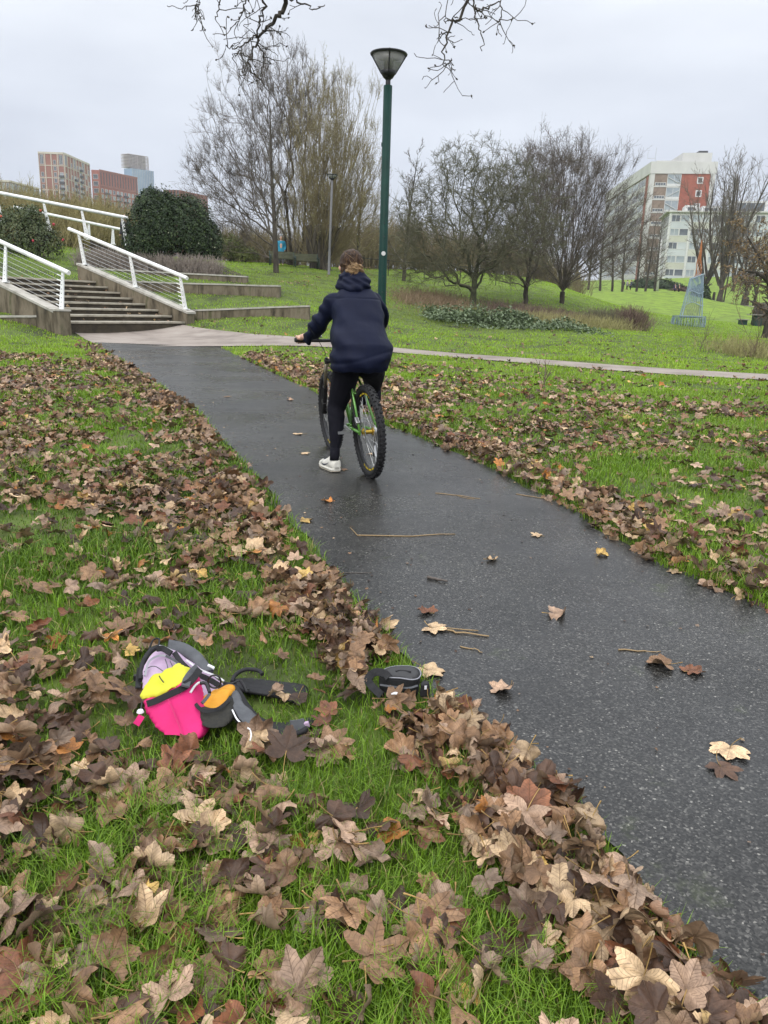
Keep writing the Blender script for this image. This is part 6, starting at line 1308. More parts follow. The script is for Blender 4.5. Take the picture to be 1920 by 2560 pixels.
# grey back panel, behind and around the lilac part
fr2 = [p + np.array([0, .055, -.035]) for p in front]; c_ = np.mean(fr2, 0); fr2 = [c_ + (p - c_) * 1.06 for p in fr2]; bk2 = [p + np.array([.02, .075, -.07]) for p in fr2]
b_ = MB(); pillow(b_, fr2, bk2, 30, 6, .6); fuse(b_, 'back_panel', m_gry, bpk, .009, 4, wob(.006, 15, 4))
nf = unit(np.cross(front[3] - front[0], front[6] - front[0])); nf = nf if nf[1] < 0 else -nf
bm_ = bpy.context.evaluated_depsgraph_get()
def strap(name, pts, wd, m, parent, n=20, th=.003, off=0.0, nrm=None, cam_face=True):
    """flat band through pts; width lies across the view, facing the viewer"""
    p = smoothpath(np.array(pts), n); tan = unit(np.gradient(p, axis=0)); rs = []
    wds = np.broadcast_to(np.interp(np.linspace(0, 1, n), np.linspace(0, 1, len(np.atleast_1d(wd))), np.atleast_1d(wd)), (n,))
    for i in range(n):
        nv = nrm if nrm is not None else unit(np.array([0, 0, CAMZ]) - p[i]); x = unit(np.cross(tan[i], nv)); nn = np.cross(x, tan[i]); hw = wds[i] / 2
        rs.append([p[i] - x * hw, p[i] - x * hw * .92 + nn * th, p[i] + x * hw * .92 + nn * th, p[i] + x * hw, p[i] + x * hw * .92 - nn * th, p[i] - x * hw * .92 - nn * th])
    b_ = MB(); b_.rings(rs); return b_.build(name, m, parent, smooth=False, fix=True)
def L3(pts, lift=.0): # points with depth, pushed a little towards the viewer
    out_ = []
    for (u, v, d) in pts: q = P(u, v, d - (.06 if u > 900 else 0)); c = np.array([0, 0, CAMZ]); out_.append(q + unit(c - q) * lift)
    return out_
def hugline(pts, obj, lift=.004):
    """drop each sight line onto the surface of obj"""
    me = obj.data; V = np.empty(len(me.vertices) * 3, np.float32); me.vertices.foreach_get('co', V); V = V.reshape(-1, 3) + WL[obj]; u_, v_, z_ = project(V); out_ = []
    for (u, v) in pts:
        r2 = (u_ - u) ** 2 + (v_ - v) ** 2; k = np.argsort(r2)[:60]; k = k[r2[k] < max(144, r2[k[0]] * 1.5)]; j = k[np.argmin(z_[k])]; d = V[j, 1]; q = P(u, v, d); out_.append(q + unit(np.array([0, 0, CAMZ]) - q) * lift)
    return out_
strap('zip', hugline([(362,1690),(372,1655),(395,1640),(420,1642),(445,1662),(470,1685)], body, .003), .007, m_zip, body, 26, .002)
strap('zip', hugline([(415,1640),(438,1652),(455,1668),(480,1690)], body, .006), .008, m_gry, body, 18, .002)
strap('edge_strap', hugline([(436,1632),(455,1658),(480,1680),(515,1695),(545,1712),(558,1725)], body, .006), .018, m_blk, bpk, 24, .003)
strap('edge_piping', hugline([(466,1650),(490,1668),(515,1680),(540,1690),(560,1702)], body, .004), .006, m_whit, body, 20, .003)
strap('top_strap', hugline([(392,1622),(408,1622),(428,1634)], body, .012), .020, m_blk, bpk, 12, .004); strap('piping', hugline([(398,1615),(412,1618),(430,1628)], body, .014), .007, m_whit, body, 12, .003)
b_ = MB(); b_.tube(smoothpath(L3([(352,1700,2.28),(357,1658,2.36),(378,1626,2.42),(400,1616,2.45)], .02), 14), .009, 8); b_.build('side_piping', m_blk, bpk, smooth=True)
b_ = MB(); b_.tube(smoothpath(L3([(372,1625,2.46),(383,1600,2.5),(398,1598,2.5),(396,1618,2.45)], .0), 16), .0035, 6); b_.build('cord_loop', m_blk, bpk, smooth=True)
# shoulder strap lying over the top edge
b_ = MB(); sp = smoothpath(L3([(420,1615,2.46),(455,1622,2.47),(485,1640,2.45),(505,1662,2.42),(522,1682,2.39)], .01), 18); tan = unit(np.gradient(sp, axis=0)); rs = []
for i, p in enumerate(sp): x = unit(np.cross(tan[i], nf)); hw = .030 * (1 - .35 * i / 17); rs.append(ell(p, x, np.cross(x, tan[i]), hw, .011, 14))
b_.rings(rs); b_.build('shoulder_strap', m_gry, bpk, smooth=True)
b_ = MB(); b_.frame(P(527, 1668, 2.40), unit(np.array([.8, -.1, -.35])), (0, 1, 0), (.35, 0, .8), .013, .006, .007); bevel(b_.build('strap_adjuster', m_whit, bpk), .003)
b_ = MB(); b_.frame(P(341, 1694, 2.30), (1, 0, .05), (0, 1, 0), (0, 0, 1), .009, .006, .011); bevel(b_.build('side_buckle', m_black, bpk), .003)
strap('side_webbing', L3([(345,1720,2.24),(346,1700,2.29),(350,1670,2.33)], .01), .018, m_blk, bpk, 10, .002)
# seam lines on the lilac front
for pts in ([(360,1680),(373,1668),(388,1666),(402,1674),(412,1682)], [(413,1648),(418,1662),(420,1676)], [(425,1652),(432,1668),(437,1684)]): b_ = MB(); b_.tube(smoothpath(hugline(pts, body, .001), 12), .0016, 5); b_.build('seam', m_gry, body)
# pink pouch with lime top, strapped on the front
po = [Q(358,1752,2.08),Q(463,1706,2.14),Q(472,1728,2.115),Q(490,1776,2.055),Q(502,1832,1.985),Q(474,1856,1.965),Q(440,1842,1.975),Q(408,1838,1.98),Q(378,1800,2.02)]
pk = [p + np.array([.012, .085, -.02]) for p in po]
b_ = MB(); pillow(b_, po, pk, 34, 8, .55); pch = fuse(b_, 'pink_pouch', m_pink, bpk, .007, 3, wob(.013, 13, 2))
lo = [Q(350,1745,2.085),Q(352,1720,2.115),Q(376,1696,2.15),Q(398,1690,2.165),Q(420,1672,2.19),Q(445,1678,2.18),Q(463,1696,2.155),Q(458,1712,2.13),Q(410,1734,2.10),Q(362,1752,2.08)]
lk = [p + np.array([.01, .07, -.015]) for p in lo]; b_ = MB(); pillow(b_, lo, lk, 34, 7, .7); lim = fuse(b_, 'lime_liner', m_lime, pch, .007, 3, wob(.011, 24, 7))
b_ = MB(); b_.tube(smoothpath(hugline([(398,1690),(402,1697),(409,1706)], lim, .001), 8), .0018, 5); b_.build('drawcord', m_black, lim)
strap('pouch_band', hugline([(367,1760),(390,1752),(420,1738),(450,1724),(470,1712)], pch, .004), .020, m_blk, pch, 20, .002)
strap('pouch_seam', hugline([(420,1748),(432,1775),(444,1805),(456,1838)], pch, .0015), .003, flat('pink_seam', (.45,.01,.10)), pch, 16, .001)
strap('grey_strap', L3([(463,1716,2.10),(468,1700,2.14),(480,1682,2.185),(494,1668,2.215)], .012), [.026,.027,.026,.026], m_gry, bpk, 14, .003); strap('grey_strap', L3([(462,1712,2.105),(474,1705,2.13),(488,1690,2.16),(499,1674,2.19)], .006), .022, m_blk, bpk, 14, .003)
strap('pink_tab', L3([(354,1790,2.02),(348,1800,2.01),(340,1812,2.0)], .01), .020, m_pink, pch, 8, .003)
b_ = MB(); b_.tube(smoothpath(L3([(355,1755,2.07),(353,1772,2.05),(352,1785,2.03)], .01), 8), .003, 6); b_.build('tab_cord', m_black, pch); b_ = MB(); b_.lathe([(.008, 0), (.011, .004), (.008, .010), (0, .011)], P(351, 1783, 2.02), UPV, 12); b_.build('cord_lock', m_whit, pch)
# orange bundle in the dark side pocket
oo = [Q(494,1762,2.10),Q(510,1745,2.13),Q(530,1736,2.15),Q(552,1726,2.165),Q(570,1728,2.16),Q(572,1746,2.13),Q(560,1765,2.10),Q(540,1778,2.08),Q(512,1778,2.08)]
ok_ = [p + np.array([.005, .07, -.02]) for p in oo]; b_ = MB(); pillow(b_, oo, ok_, 30, 7, .9); fuse(b_, 'orange_bundle', m_oran, bpk, .006, 3, wob(.011, 30, 3))
mo = [Q(490,1762,2.085),Q(515,1776,2.06),Q(545,1770,2.07),Q(574,1745,2.12),Q(580,1770,2.08),Q(578,1800,2.03),Q(560,1818,2.0),Q(520,1822,1.99),Q(500,1805,2.02)]
mk_ = [p + np.array([.005, .10, -.03]) for p in mo]; b_ = MB(); pillow(b_, mo, mk_, 30, 7, .6); mp_ = fuse(b_, 'mesh_pocket', m_mesh, bpk, .007, 3, wob(.003, 20, 9))
strap('pocket_binding', hugline([(489,1760),(500,1772),(518,1778),(545,1772),(566,1756),(577,1742)], mp_, .004), .011, m_blk, mp_, 22, .002)
# carabiner hook with toggle and black ring cord
b_ = MB(); b_.tube(smoothpath(L3([(476,1732,2.12),(486,1716,2.15),(497,1707,2.165),(508,1706,2.165)], .02), 10), .004, 7); b_.build('white_clip', m_whit, bpk, smooth=True)
b_ = MB(); b_.tube(smoothpath(L3([(500,1708,2.16),(514,1708,2.16),(521,1722,2.14),(524,1732,2.12)], .025), 10), .0055, 7); b_.build('black_clip', m_black, bpk, smooth=True)
strap('zip_pull', L3([(524,1735,2.11),(514,1748,2.09),(505,1758,2.075)], .03), .010, m_gry, bpk, 8, .003)
ringp = [P(536 + 16 * math.cos(a), 1704 + 16 * math.sin(a), 2.19) for a in np.arange(24) / 24 * 6.283]; b_ = MB(); b_.tube(np.array(ringp), .0028, 6, closed=True); b_.build('cord_ring', m_black, bpk)
# hip belt: ribbed black wing on the grass, grey padded wing curling forward
def wing(name, top, bot, th, m, n=26, k=8, ribs=0):
    tp, bt_ = smoothpath(np.array(top), n), smoothpath(np.array(bot), n); rs = []
    for i in range(n):
        c = (tp[i] + bt_[i]) / 2; x = (tp[i] - bt_[i]) / 2; hw = np.linalg.norm(x); x = x / hw; tn = unit(tp[min(i+1, n-1)] - tp[max(i-1, 0)]); nn = unit(np.cross(tn, x)); nn = nn if nn @ (np.array([0, 0, CAMZ]) - c) > 0 else -nn
        th_ = np.arange(40) / 40 * 6.283; w_ = np.sign(np.cos(th_)) * np.abs(np.cos(th_)) ** .7; e_ = np.sign(np.sin(th_)) * np.abs(np.sin(th_)) ** .6 * th
        if ribs and 5 < i < n - 2: e_ = e_ + np.where(np.sin(th_) > .3, .0022 * np.sin(w_ * ribs), 0)
        rs.append(c + np.outer(w_ * hw, x) + np.outer(e_, nn))
    b_ = MB(); b_.rings(rs); return b_.build(name, m, bpk, smooth=True, fix=True)
gnd = lambda u, v, h: (lambda g: g + [0, 0, h])(G(u, v))
wing('belt_wing', [P(585,1700,2.36),P(620,1698,2.42),P(680,1706,2.40),(P(740,1712,2.38)),P(760,1716,2.37),P(766,1728,2.35)], [P(590,1722,2.30),P(620,1730,2.28),P(680,1740,2.27),P(730,1754,2.25),P(752,1757,2.25),P(763,1742,2.29)], .010, m_blk, ribs=22)
wing('belt_pad', [P(560,1708,2.30),P(592,1716,2.24),P(620,1760,2.17),P(650,1795,2.13),P(690,1809,2.14),P(740,1808,2.16),P(772,1798,2.17),P(778,1803,2.17)], [P(574,1770,2.14),P(582,1785,2.08),P(598,1810,2.04),P(625,1828,2.02),P(680,1842,2.0),P(735,1838,2.02),P(768,1825,2.05),P(777,1812,2.11)], .011, m_blk)
gp = [P(576,1735,2.19),P(590,1728,2.20),P(612,1762,2.135),P(648,1796,2.09),P(662,1809,2.07),P(640,1812,2.05),P(622,1815,2.045),P(596,1797,2.06),P(582,1770,2.11)]; gp = [p + unit(np.array([0,0,CAMZ]) - p) * .034 for p in gp]
b_ = MB(); pillow(b_, gp, [p + np.array([0, .02, -.01]) for p in gp], 30, 4, .6); fuse(b_, 'belt_pocket', m_gry, bpk, .006, 3, wob(.004, 30, 5))
strap('pocket_zip', L3([(581,1775,2.08),(592,1797,2.04),(608,1812,2.02),(626,1824,2.01)], .03), .0045, m_whit, bpk, 14, .002)
b_ = MB(); b_.tube(smoothpath(L3([(626,1826,2.0),(628,1838,1.98),(625,1852,1.96)], .03), 8), .0022, 6); b_.build('zip_cord', m_whit, bpk)
strap('grey_sleeve', L3([(728,1822,2.06),(745,1818,2.07),(762,1812,2.09)], .024), [.05,.045,.04], m_gry, bpk, 8, .004); b_ = MB(); b_.frame(P(765, 1812, 2.07), unit(np.array([1., 0, .3])), (0, 1, 0), (-.3, 0, 1), .010, .006, .009); bevel(b_.build('lilac_tag', m_lilac, bpk), .003)
b_ = MB(); b_.tube(smoothpath(L3([(580,1705,2.34),(588,1688,2.38),(612,1674,2.40),(645,1676,2.39),(656,1686,2.37)], .01), 16), .007, 8); b_.build('belt_webbing', m_blk, bpk, smooth=True)
b_ = MB(); b_.tube(L3([(602,1702,2.33),(614,1722,2.29)], .03), [.006,.005], 8); b_.tube(L3([(614,1722,2.29),(624,1724,2.29)], .03), .003, 6); b_.build('toggle', m_black, bpk, smooth=True); b_ = MB(); b_.tube(smoothpath(L3([(560,1706,2.30),(580,1708,2.29),(602,1702,2.30),(618,1730,2.24)], .02), 14), .003, 6); b_.build('cord', m_black, bpk)
# --- saddle bag on the leaf drift at the path edge
sb0 = G(1000, 1745); sbg = thing('saddle_bag', 'small black saddle bag with grey piping on the leaf drift by the asphalt', 'saddle bag', sb0)
top = [Q(946,1690,2.31),Q(960,1676,2.37),Q(985,1668,2.40),Q(1020,1667,2.40),Q(1042,1672,2.38),Q(1052,1684,2.35),Q(1046,1697,2.31),Q(1028,1701,2.30),Q(1000,1697,2.30),Q(966,1695,2.30)]
bot = [p * np.array([1, 1, 0]) + np.array([-.0, .0, SL * p[1] + .012]) for p in top]; cb = np.mean(bot, 0); bot = [cb + (p - cb) * .92 for p in bot]
b_ = MB(); pillow(b_, top, bot, 34, 9, .22); sbo = fuse(b_, 'bag_body', m_blk, sbg, .006, 2, wob(.004, 26, 6))
b_ = MB(); tt_ = smoothpath(np.array(top + top[:1]), 60)[:-1]; ct = np.mean(top, 0); b_.tube(tt_ + [0, -.001, .003], .0022, 6, closed=True); b_.build('piping', m_zip, sbg, smooth=True)
b_ = MB(); b_.rings([ct + (tt_ - ct) * s + [0, 0, .004 + .008 * (1 - s * s)] for s in (.97, .7, .4, .1)]); b_.build('top_panel', flat('charcoal_fabric', (.045,.045,.047), rough=.85), sbg, smooth=True, fix=True)
strap('handle', L3([(990,1680,2.41),(1000,1678,2.42),(1015,1679,2.42),(1026,1681,2.41)], .022), .009, m_blk, sbg, 12, .003)
strap('velcro_strap', L3([(918,1702,2.37),(926,1688,2.38),(942,1680,2.38),(962,1684,2.37),(972,1694,2.36)], .012), .026, m_blk, sbg, 22, .003); strap('velcro_strap', L3([(918,1698,2.37),(928,1714,2.36),(942,1728,2.34),(954,1738,2.33)], .010), .026, m_blk, sbg, 14, .003)
strap('side_zip', L3([(950,1712,2.33),(985,1717,2.31),(1020,1720,2.31),(1044,1714,2.33)], .018), .006, m_gry, sbg, 18, .002)
strap('reflective_mark', L3([(978,1735,2.29),(990,1733,2.29),(1006,1739,2.285)], .025), [.004,.009,.002], m_whit, sbg, 10, .001)
b_ = MB(); b_.frame(P(1062, 1722, 2.28), unit(np.array([1., .3, 0])), (0, 1, 0), UPV, .017, .015, .024, .8); lm = b_.build('end_pocket', m_blk, sbg); bevel(lm, .007, 3); b_ = MB(); b_.frame(P(1064, 1719, 2.262), (1, .3, 0), (0, 1, 0), UPV, .004, .001, .006); b_.build('printed_mark', m_whit, lm)
# ================================================================== FALLEN LEAVES
def leaf_mat():
    m = bpy.data.materials.new('fallen_leaf'); m.use_nodes = True; N, L = m.node_tree.nodes, m.node_tree.links; bs = N['Principled BSDF']
    def attr(n): a = N.new('ShaderNodeAttribute'); a.attribute_name = n; return a
    def math_(op, a, b=None):
        x = N.new('ShaderNodeMath'); x.operation = op
        for i, s in enumerate((a, b)):
            if s is None: continue
            if isinstance(s, (int, float)): x.inputs[i].default_value = s
            else: L.new(s, x.inputs[i])
        return x.outputs[0]
    def mix(f, a, b, mode='MIX'):
        x = N.new('ShaderNodeMix'); x.data_type = 'RGBA'; x.blend_type = mode
        if isinstance(f, float): x.inputs[0].default_value = f
        else: L.new(f, x.inputs[0])
        for s, k in ((a, 6), (b, 7)):
            if isinstance(s, tuple): x.inputs[k].default_value = (*s, 1)
            else: L.new(s, x.inputs[k])
        return x.outputs[2]
    c = attr('col').outputs['Color']; ve = attr('vein').outputs['Fac']; rr = attr('rr').outputs['Fac']; dv = attr('dv').outputs['Fac']
    tc = N.new('ShaderNodeTexCoord')
    nz = N.new('ShaderNodeTexNoise'); nz.inputs['Scale'].default_value = 38; nz.inputs['Detail'].default_value = 7; nz.inputs['Roughness'].default_value = .65; L.new(tc.outputs['Object'], nz.inputs[0])
    cr = N.new('ShaderNodeValToRGB'); L.new(nz.outputs[0], cr.inputs[0]); cr.color_ramp.elements[0].position = .3; cr.color_ramp.elements[0].color = (.45,.42,.42,1); cr.color_ramp.elements[1].position = .68; cr.color_ramp.elements[1].color = (1.3,1.28,1.25,1)
    c = mix(1.0, c, cr.outputs[0], 'MULTIPLY')
    # herringbone secondary veins
    s = math_('SINE', math_('ADD', math_('MULTIPLY', rr, 44.0), math_('MULTIPLY', dv, -26.0)))
    s = math_('GREATER_THAN', s, .93); c = mix(math_('MULTIPLY', s, .5), c, (.085,.048,.027))
    c = mix(math_('MULTIPLY', ve, .55), c, (.13,.075,.04))
    ge = N.new('ShaderNodeNewGeometry'); c2 = mix(.4, c, (.38,.28,.185)); c = mix(ge.outputs['Backfacing'], c, c2)
    L.new(c, bs.inputs['Base Color']); bs.inputs['Roughness'].default_value = .5; bs.inputs['Specular IOR Level'].default_value = .38
    bp = N.new('ShaderNodeBump'); bp.inputs['Strength'].default_value = .8; bp.inputs['Distance'].default_value = .004
    L.new(math_('ADD', nz.outputs[0], math_('MULTIPLY', math_('ADD', s, ve), .5)), bp.inputs['Height']); L.new(bp.outputs[0], bs.inputs['Normal'])
    return m
m_leaf = leaf_mat()
HALF = [(0,1.0),(4,.94),(8,.87),(12,.87),(16,.77),(22,.67),(27,.58),(32,.66),(37,.80),(42,.81),(47,.91),(52,.97),(57,.89),(61,.80),(66,.79),(72,.66),(79,.55),(86,.63),(93,.71),(98,.69),(103,.77),(110,.79),(116,.70),(124,.61),(135,.52),(148,.42),(160,.30),(172,.14)]
HALF_LO = [(0,1.0),(12,.85),(27,.58),(42,.82),(52,.96),(63,.8),(79,.55),(95,.7),(109,.79),(125,.6),(150,.4),(172,.14)]
VEINS = np.radians([0, 52, -52, 109, -109])
def leaf_template(hi):
    h = HALF if hi else HALF_LO
    an, ra = [], []
    for s in (1, -1):
        for (a, r) in h:
            if s < 0 and a == 0: continue
            an.append(s * a); ra.append(r)
    an, ra = np.array(an, float), np.array(ra)
    if hi:
        ex_a, ex_r = [], []
        o = np.argsort(an)
        for v in (0, 52, -52, 109, -109):
            for d in (-1.6, 1.6): ex_a.append(v + d); ex_r.append(np.interp(v + d, an[o], ra[o]))
        an = np.concatenate([an, ex_a]); ra = np.concatenate([ra, ex_r])
    o = np.argsort(an); an, ra = np.radians(an[o]), ra[o]
    ts = np.array([.16, .36, .58, .8, 1.0]) if hi else np.array([.5, 1.0])
    n, k = len(an), len(ts)
    dd = np.min(np.abs((an[:, None] - VEINS[None] + np.pi) % (2 * np.pi) - np.pi), 1)
    r = ts[:, None] * ra[None]; x = r * np.sin(an)[None]; y = r * np.cos(an)[None]
    X = np.concatenate([[0], x.ravel()]); Y = np.concatenate([[0], y.ravel()])
    ve = np.concatenate([[1], np.repeat((dd < .01)[None], k, 0).ravel() * 1.0]) if hi else np.zeros(1 + n * k)
    dv = np.concatenate([[0], np.repeat(dd[None], k, 0).ravel()]); rr = np.hypot(X, Y)
    q, t = [], []
    for j in range(n - 1):
        t.append((0, 1 + j + 1, 1 + j))
        for i in range(k - 1): a = 1 + i * n + j; q.append((a, a + 1, a + n + 1, a + n))
    RA = np.concatenate([[1], np.repeat(ra[None], k, 0).ravel()]); return dict(RA=RA, X=X, Y=Y, ve=ve, dv=dv, rr=rr, q=np.array(q), t=np.array(t), hi=hi)
LT_HI, LT_LO = leaf_template(True), leaf_template(False)
PAL = dict(mid=(.27,.158,.084), pink=(.375,.255,.175), tan=(.55,.395,.235), dark=(.075,.040,.024), grey=(.26,.185,.130), orange=(.44,.18,.04), gold=(.54,.36,.11), rust=(.19,.075,.035))
def leaf_geo(r, T_, size, form, colr, stem=True):
    """one fallen leaf, petiole joint at the origin, lying in XY; returns V, quads, tris, col, vein, rr, dv"""
    X, Y, rr, dv = T_['X'] * r.uniform(.85, 1.15), T_['Y'].copy(), T_['rr'], T_['dv']
    mph = r.uniform(-.12, .5); fm = ((1 - mph) * T_['RA'] + mph * .66) / T_['RA']; X = X * fm; Y = Y * fm
    j = 1 + .06 * np.sin(7 * np.arctan2(X, Y) + r.uniform(0, 6)); X = X * j; Y = Y * j
    Z = np.zeros_like(X); th = np.arctan2(X, Y)
    amp = dict(flat=.5, wavy=1.5, curled=1.8, folded=1.5, rolled=1.6)[form]
    Z += amp * .085 * rr ** 1.6 * np.sin(3 * th + r.uniform(0, 6.3)) + amp * .05 * rr * np.sin(5 * th + r.uniform(0, 6.3)) + amp * .03 * rr ** 2 * np.sin(11 * th + r.uniform(0, 6))
    Z += .045 * (1 - np.exp(-dv * 9)) * rr                    # blade domes between the veins
    Z += amp * .05 * np.sin(X * 4 + r.uniform(0, 6)) * np.sin(Y * 4.5 + r.uniform(0, 6))
    def bend(X, Y, Z, a, k, off):
        ca, sa = math.cos(a), math.sin(a); s = X * ca + Y * sa - off; t = -X * sa + Y * ca
        s2 = np.sin(k * s) / k - Z * np.sin(k * s); z2 = (1 - np.cos(k * s)) / k + Z * np.cos(k * s); s2 = s2 + off
        return s2 * ca - t * sa, s2 * sa + t * ca, z2
    up = 1 if r.random() < .68 else -1
    if form == 'flat': bs_ = [(r.uniform(0, 6.3), r.uniform(.1, .4) * up)]
    elif form == 'wavy': bs_ = [(r.uniform(0, 6.3), r.uniform(.4, .9) * up), (r.uniform(0, 6.3), r.uniform(-.6, .6))]
    elif form == 'curled': bs_ = [(r.uniform(0, 6.3), r.uniform(.9, 1.7) * up), (r.uniform(0, 6.3), r.uniform(.3, .9) * up)]
    elif form == 'folded': bs_ = [(r.normal(0, .35), r.uniform(1.6, 2.4) * up), (r.uniform(0, 6.3), r.uniform(-.5, .5))]
    else: bs_ = [(r.uniform(0, 6.3), r.uniform(2.2, 3.2) * up), (r.uniform(0, 6.3), r.uniform(-.4, .4))]
    for a, k in bs_:
        if abs(k) < .05: k = .05
        X, Y, Z = bend(X, Y, Z, a, k, r.uniform(-.1, .3))
    V = np.stack([X, Y, Z], -1) * size
    base = np.array(colr) * r.uniform(.65, 1.3); edge = base * r.uniform(.75, 1.45)
    c = base + (edge - base) * np.clip(rr, 0, 1)[:, None] ** 2
    blot = .5 + .5 * np.sin(V[:, 0] / size * 3.1 + r.uniform(0, 6)) * np.sin(V[:, 1] / size * 2.7 + r.uniform(0, 6))
    c = c * (1 - .4 * r.random() * blot[:, None])
    q, t = T_['q'], T_['t']; ve = T_['ve']
    if stem:
        n = 7 if T_['hi'] else 3; ss_ = 3; Ls = r.uniform(.55, 1.05) * size; k = r.normal(0, 1.2)
        s = np.linspace(0, 1, n); cx = Ls * .25 * k * s ** 2; cy = -Ls * s; cz = Ls * (r.uniform(-.05, .35) * s ** 1.5) 
        rad = .0013 + .0006 * s ** 4 * 2
        pts = np.stack([cx, cy, cz], -1); aa = np.arange(ss_) / ss_ * 2 * np.pi
        SV = (pts[:, None] + rad[:, None, None] * np.stack([np.cos(aa), 0 * aa, np.sin(aa)], -1)[None]).reshape(-1, 3)
        o = len(V); sq = [(o+i*ss_+b, o+i*ss_+(b+1) % ss_, o+(i+1)*ss_+(b+1) % ss_, o+(i+1)*ss_+b) for i in range(n-1) for b in range(ss_)]
        V = np.concatenate([V, SV]); q = np.concatenate([q, sq]); sc_ = np.array([.40,.26,.09]) * r.uniform(.4, 1.1)
        c = np.concatenate([c, np.tile(sc_, (len(SV), 1))]); z_ = np.zeros(len(SV))
        ve, rr, dv = np.concatenate([ve, z_]), np.concatenate([rr, z_]), np.concatenate([dv, z_])
    return V, q, t, c, ve, rr, dv
def place_mat(r, tilt):
    return (Matrix.Rotation(r.uniform(0, 6.2832), 3, 'Z') @ Matrix.Rotation(r.normal(0, tilt), 3, 'X') @ Matrix.Rotation(r.normal(0, tilt), 3, 'Y'))
lr = np.random.default_rng(21)
# --- where leaves lie
cand = []
def zone(n, x0, x1, y0, y1, dens): 
    x = lr.uniform(x0, x1, n); y = lr.uniform(y0, y1, n); k = lr.random(n) < dens(x, y); cand.append(np.stack([x[k], y[k]], -1))
def dens_left(x, y):
    d = xl(y) - x; c = .53 + .88 * fbm(x, y, 1.7, 31)
    f = np.clip(c, .06, 1) * np.clip(1.25 - y / 14.5, .0, 1) ** .9
    f = f * np.where(y < 3.6, .62, 1)
    return np.where(d > .07, f, 0)
def drift(x, y):
    d = xl(y) - x + .05 * fbm(x * 3, y, 4.0, 12); wdt = .27 + .02 * y
    return np.where((d > .0) & (d < wdt), 1.0, 0) * np.clip(1.25 - y / 17, .1, 1)
def dens_right(x, y):
    d = x - xr(y); c = .5 + .7 * fbm(x, y, 1.2, 33)
    return np.where((d > .05), np.clip(c, .08, 1) * np.clip(1.15 - d / 7.5 - np.clip(y - 9, 0, 9) / 11, .05, 1), 0) * ~inpoly(x, y, CROSS)
def drift_r(x, y):
    d = x - xr(y) + .06 * fbm(x * 3, y, 3.5, 13); return np.where((d > -.03) & (d < .5), 1.0, 0) * np.clip(1.3 - y / 16, .2, 1)
zone(60000, -9, .6, .95, 14.5, dens_left)
zone(1500, -2.2, 1.3, .95, 2.4, dens_left); zone(5200, -1.2, 1.3, .95, 3.4, drift)
zone(17000, -6.9, 1.2, .95, 18, drift)
zone(58000, -3, 10, .95, 17.5, dens_right); zone(26000, -3, 3.4, .95, 17.5, drift_r)
zone(900, -8, 9, 14, 25, lambda x, y: .35 * offpath(x, y)); zone(500, -7.5, -2, 17.5, 26, lambda x, y: .8 * (np.abs(y - np.interp(x, FA[:, 0], FA[:, 1])) < .35))
zone(300, -9, 14, 18, 40, lambda x, y: .4 * offpath(x, y)); zone(1500, -5, 2, 33, 41, lambda x, y: np.clip(fbm(x, y, .8, 5), 0, 1))
LP = np.concatenate(cand); lz = surf_z(LP[:, 0], LP[:, 1])
k, ld = inview(LP[:, 0], LP[:, 1], lz, 1000, 250); LP, lz, ld = LP[k], lz[k], ld[k]
BAGPOLY = [tuple(G(*p)[:2]) for p in [(340,1645),(470,1620),(600,1685),(780,1700),(785,1768),(690,1755),(660,1780),(800,1795),(800,1845),(640,1870),(480,1875),(345,1845)]]
BAGPOLY2 = [tuple(G(*p)[:2]) for p in [(908,1665),(1085,1665),(1088,1790),(908,1785)]]
k = ~(inpoly(LP[:, 0], LP[:, 1], BAGPOLY) | inpoly(LP[:, 0], LP[:, 1], BAGPOLY2)); LP, lz, ld = LP[k], lz[k], ld[k]
nL = len(LP); print('leaves', nL)
sizes = lr.uniform(.032, .069, nL) * np.where(lr.random(nL) < .12, 1.2, 1) * np.where(ld > 9, 1.1, 1) * np.where(LP[:, 1] < 2.0, 1.15, 1)
names = np.array(['mid','pink','tan','dark','grey','orange','gold','rust']); pr_ = np.array([.31,.15,.11,.21,.10,.03,.015,.085])
cols = lr.choice(names, nL, p=pr_ / pr_.sum()); forms = lr.choice(['flat','wavy','curled','folded','rolled'], nL, p=[.10,.26,.36,.18,.10])
DE = xl(LP[:, 1]) - LP[:, 0]; DR = LP[:, 0] - xr(LP[:, 1])
indrift = ((DE > -.1) & (DE < .25 + .02 * LP[:, 1])) | ((DR > -.08) & (DR < .35))
lift = np.where(indrift, lr.uniform(.015, .085, nL) , lr.uniform(.030, .060, nL)); onpath = ((DE < 0) & (DR < 0)); lift = np.where(onpath, .02, lift)
rank = np.argsort(-sizes / ld); MAXI = 268; solo = np.zeros(nL, bool); 
su, sv, _ = project(np.stack([LP[:, 0], LP[:, 1], lz], -1))
good = (su > -20) & (su < 1940) & (sv < 2600); solo[[i for i in rank if good[i]][:MAXI]] = True
CN = dict(mid='mid brown', pink='pinkish brown', tan='pale tan', dark='dark brown', grey='greyish brown', orange='orange', gold='golden yellow', rust='rusty brown')
FN = dict(flat='flat', wavy='wavy', curled='curled', folded='folded', rolled='rolled up')
def zone_name(u, v, i):
    if DE[i] < .2: 
        return 'drifted along the path edge below the saddle bag' if v > 1760 else 'drifted along the path edge above the saddle bag'
    if u > 1200 and v < 1700: return 'on the verge right of the path'
    if v > 2200: return 'on the grass along the bottom of the photo'
    if v > 1880: return 'on the grass below the backpack'
    if v > 1640: return 'on the grass beside the backpack'
    return 'on the grass above the backpack'
BV, BQ, BT, BC, BE, BR, BD = [], [], [], [], [], [], []; off = 0
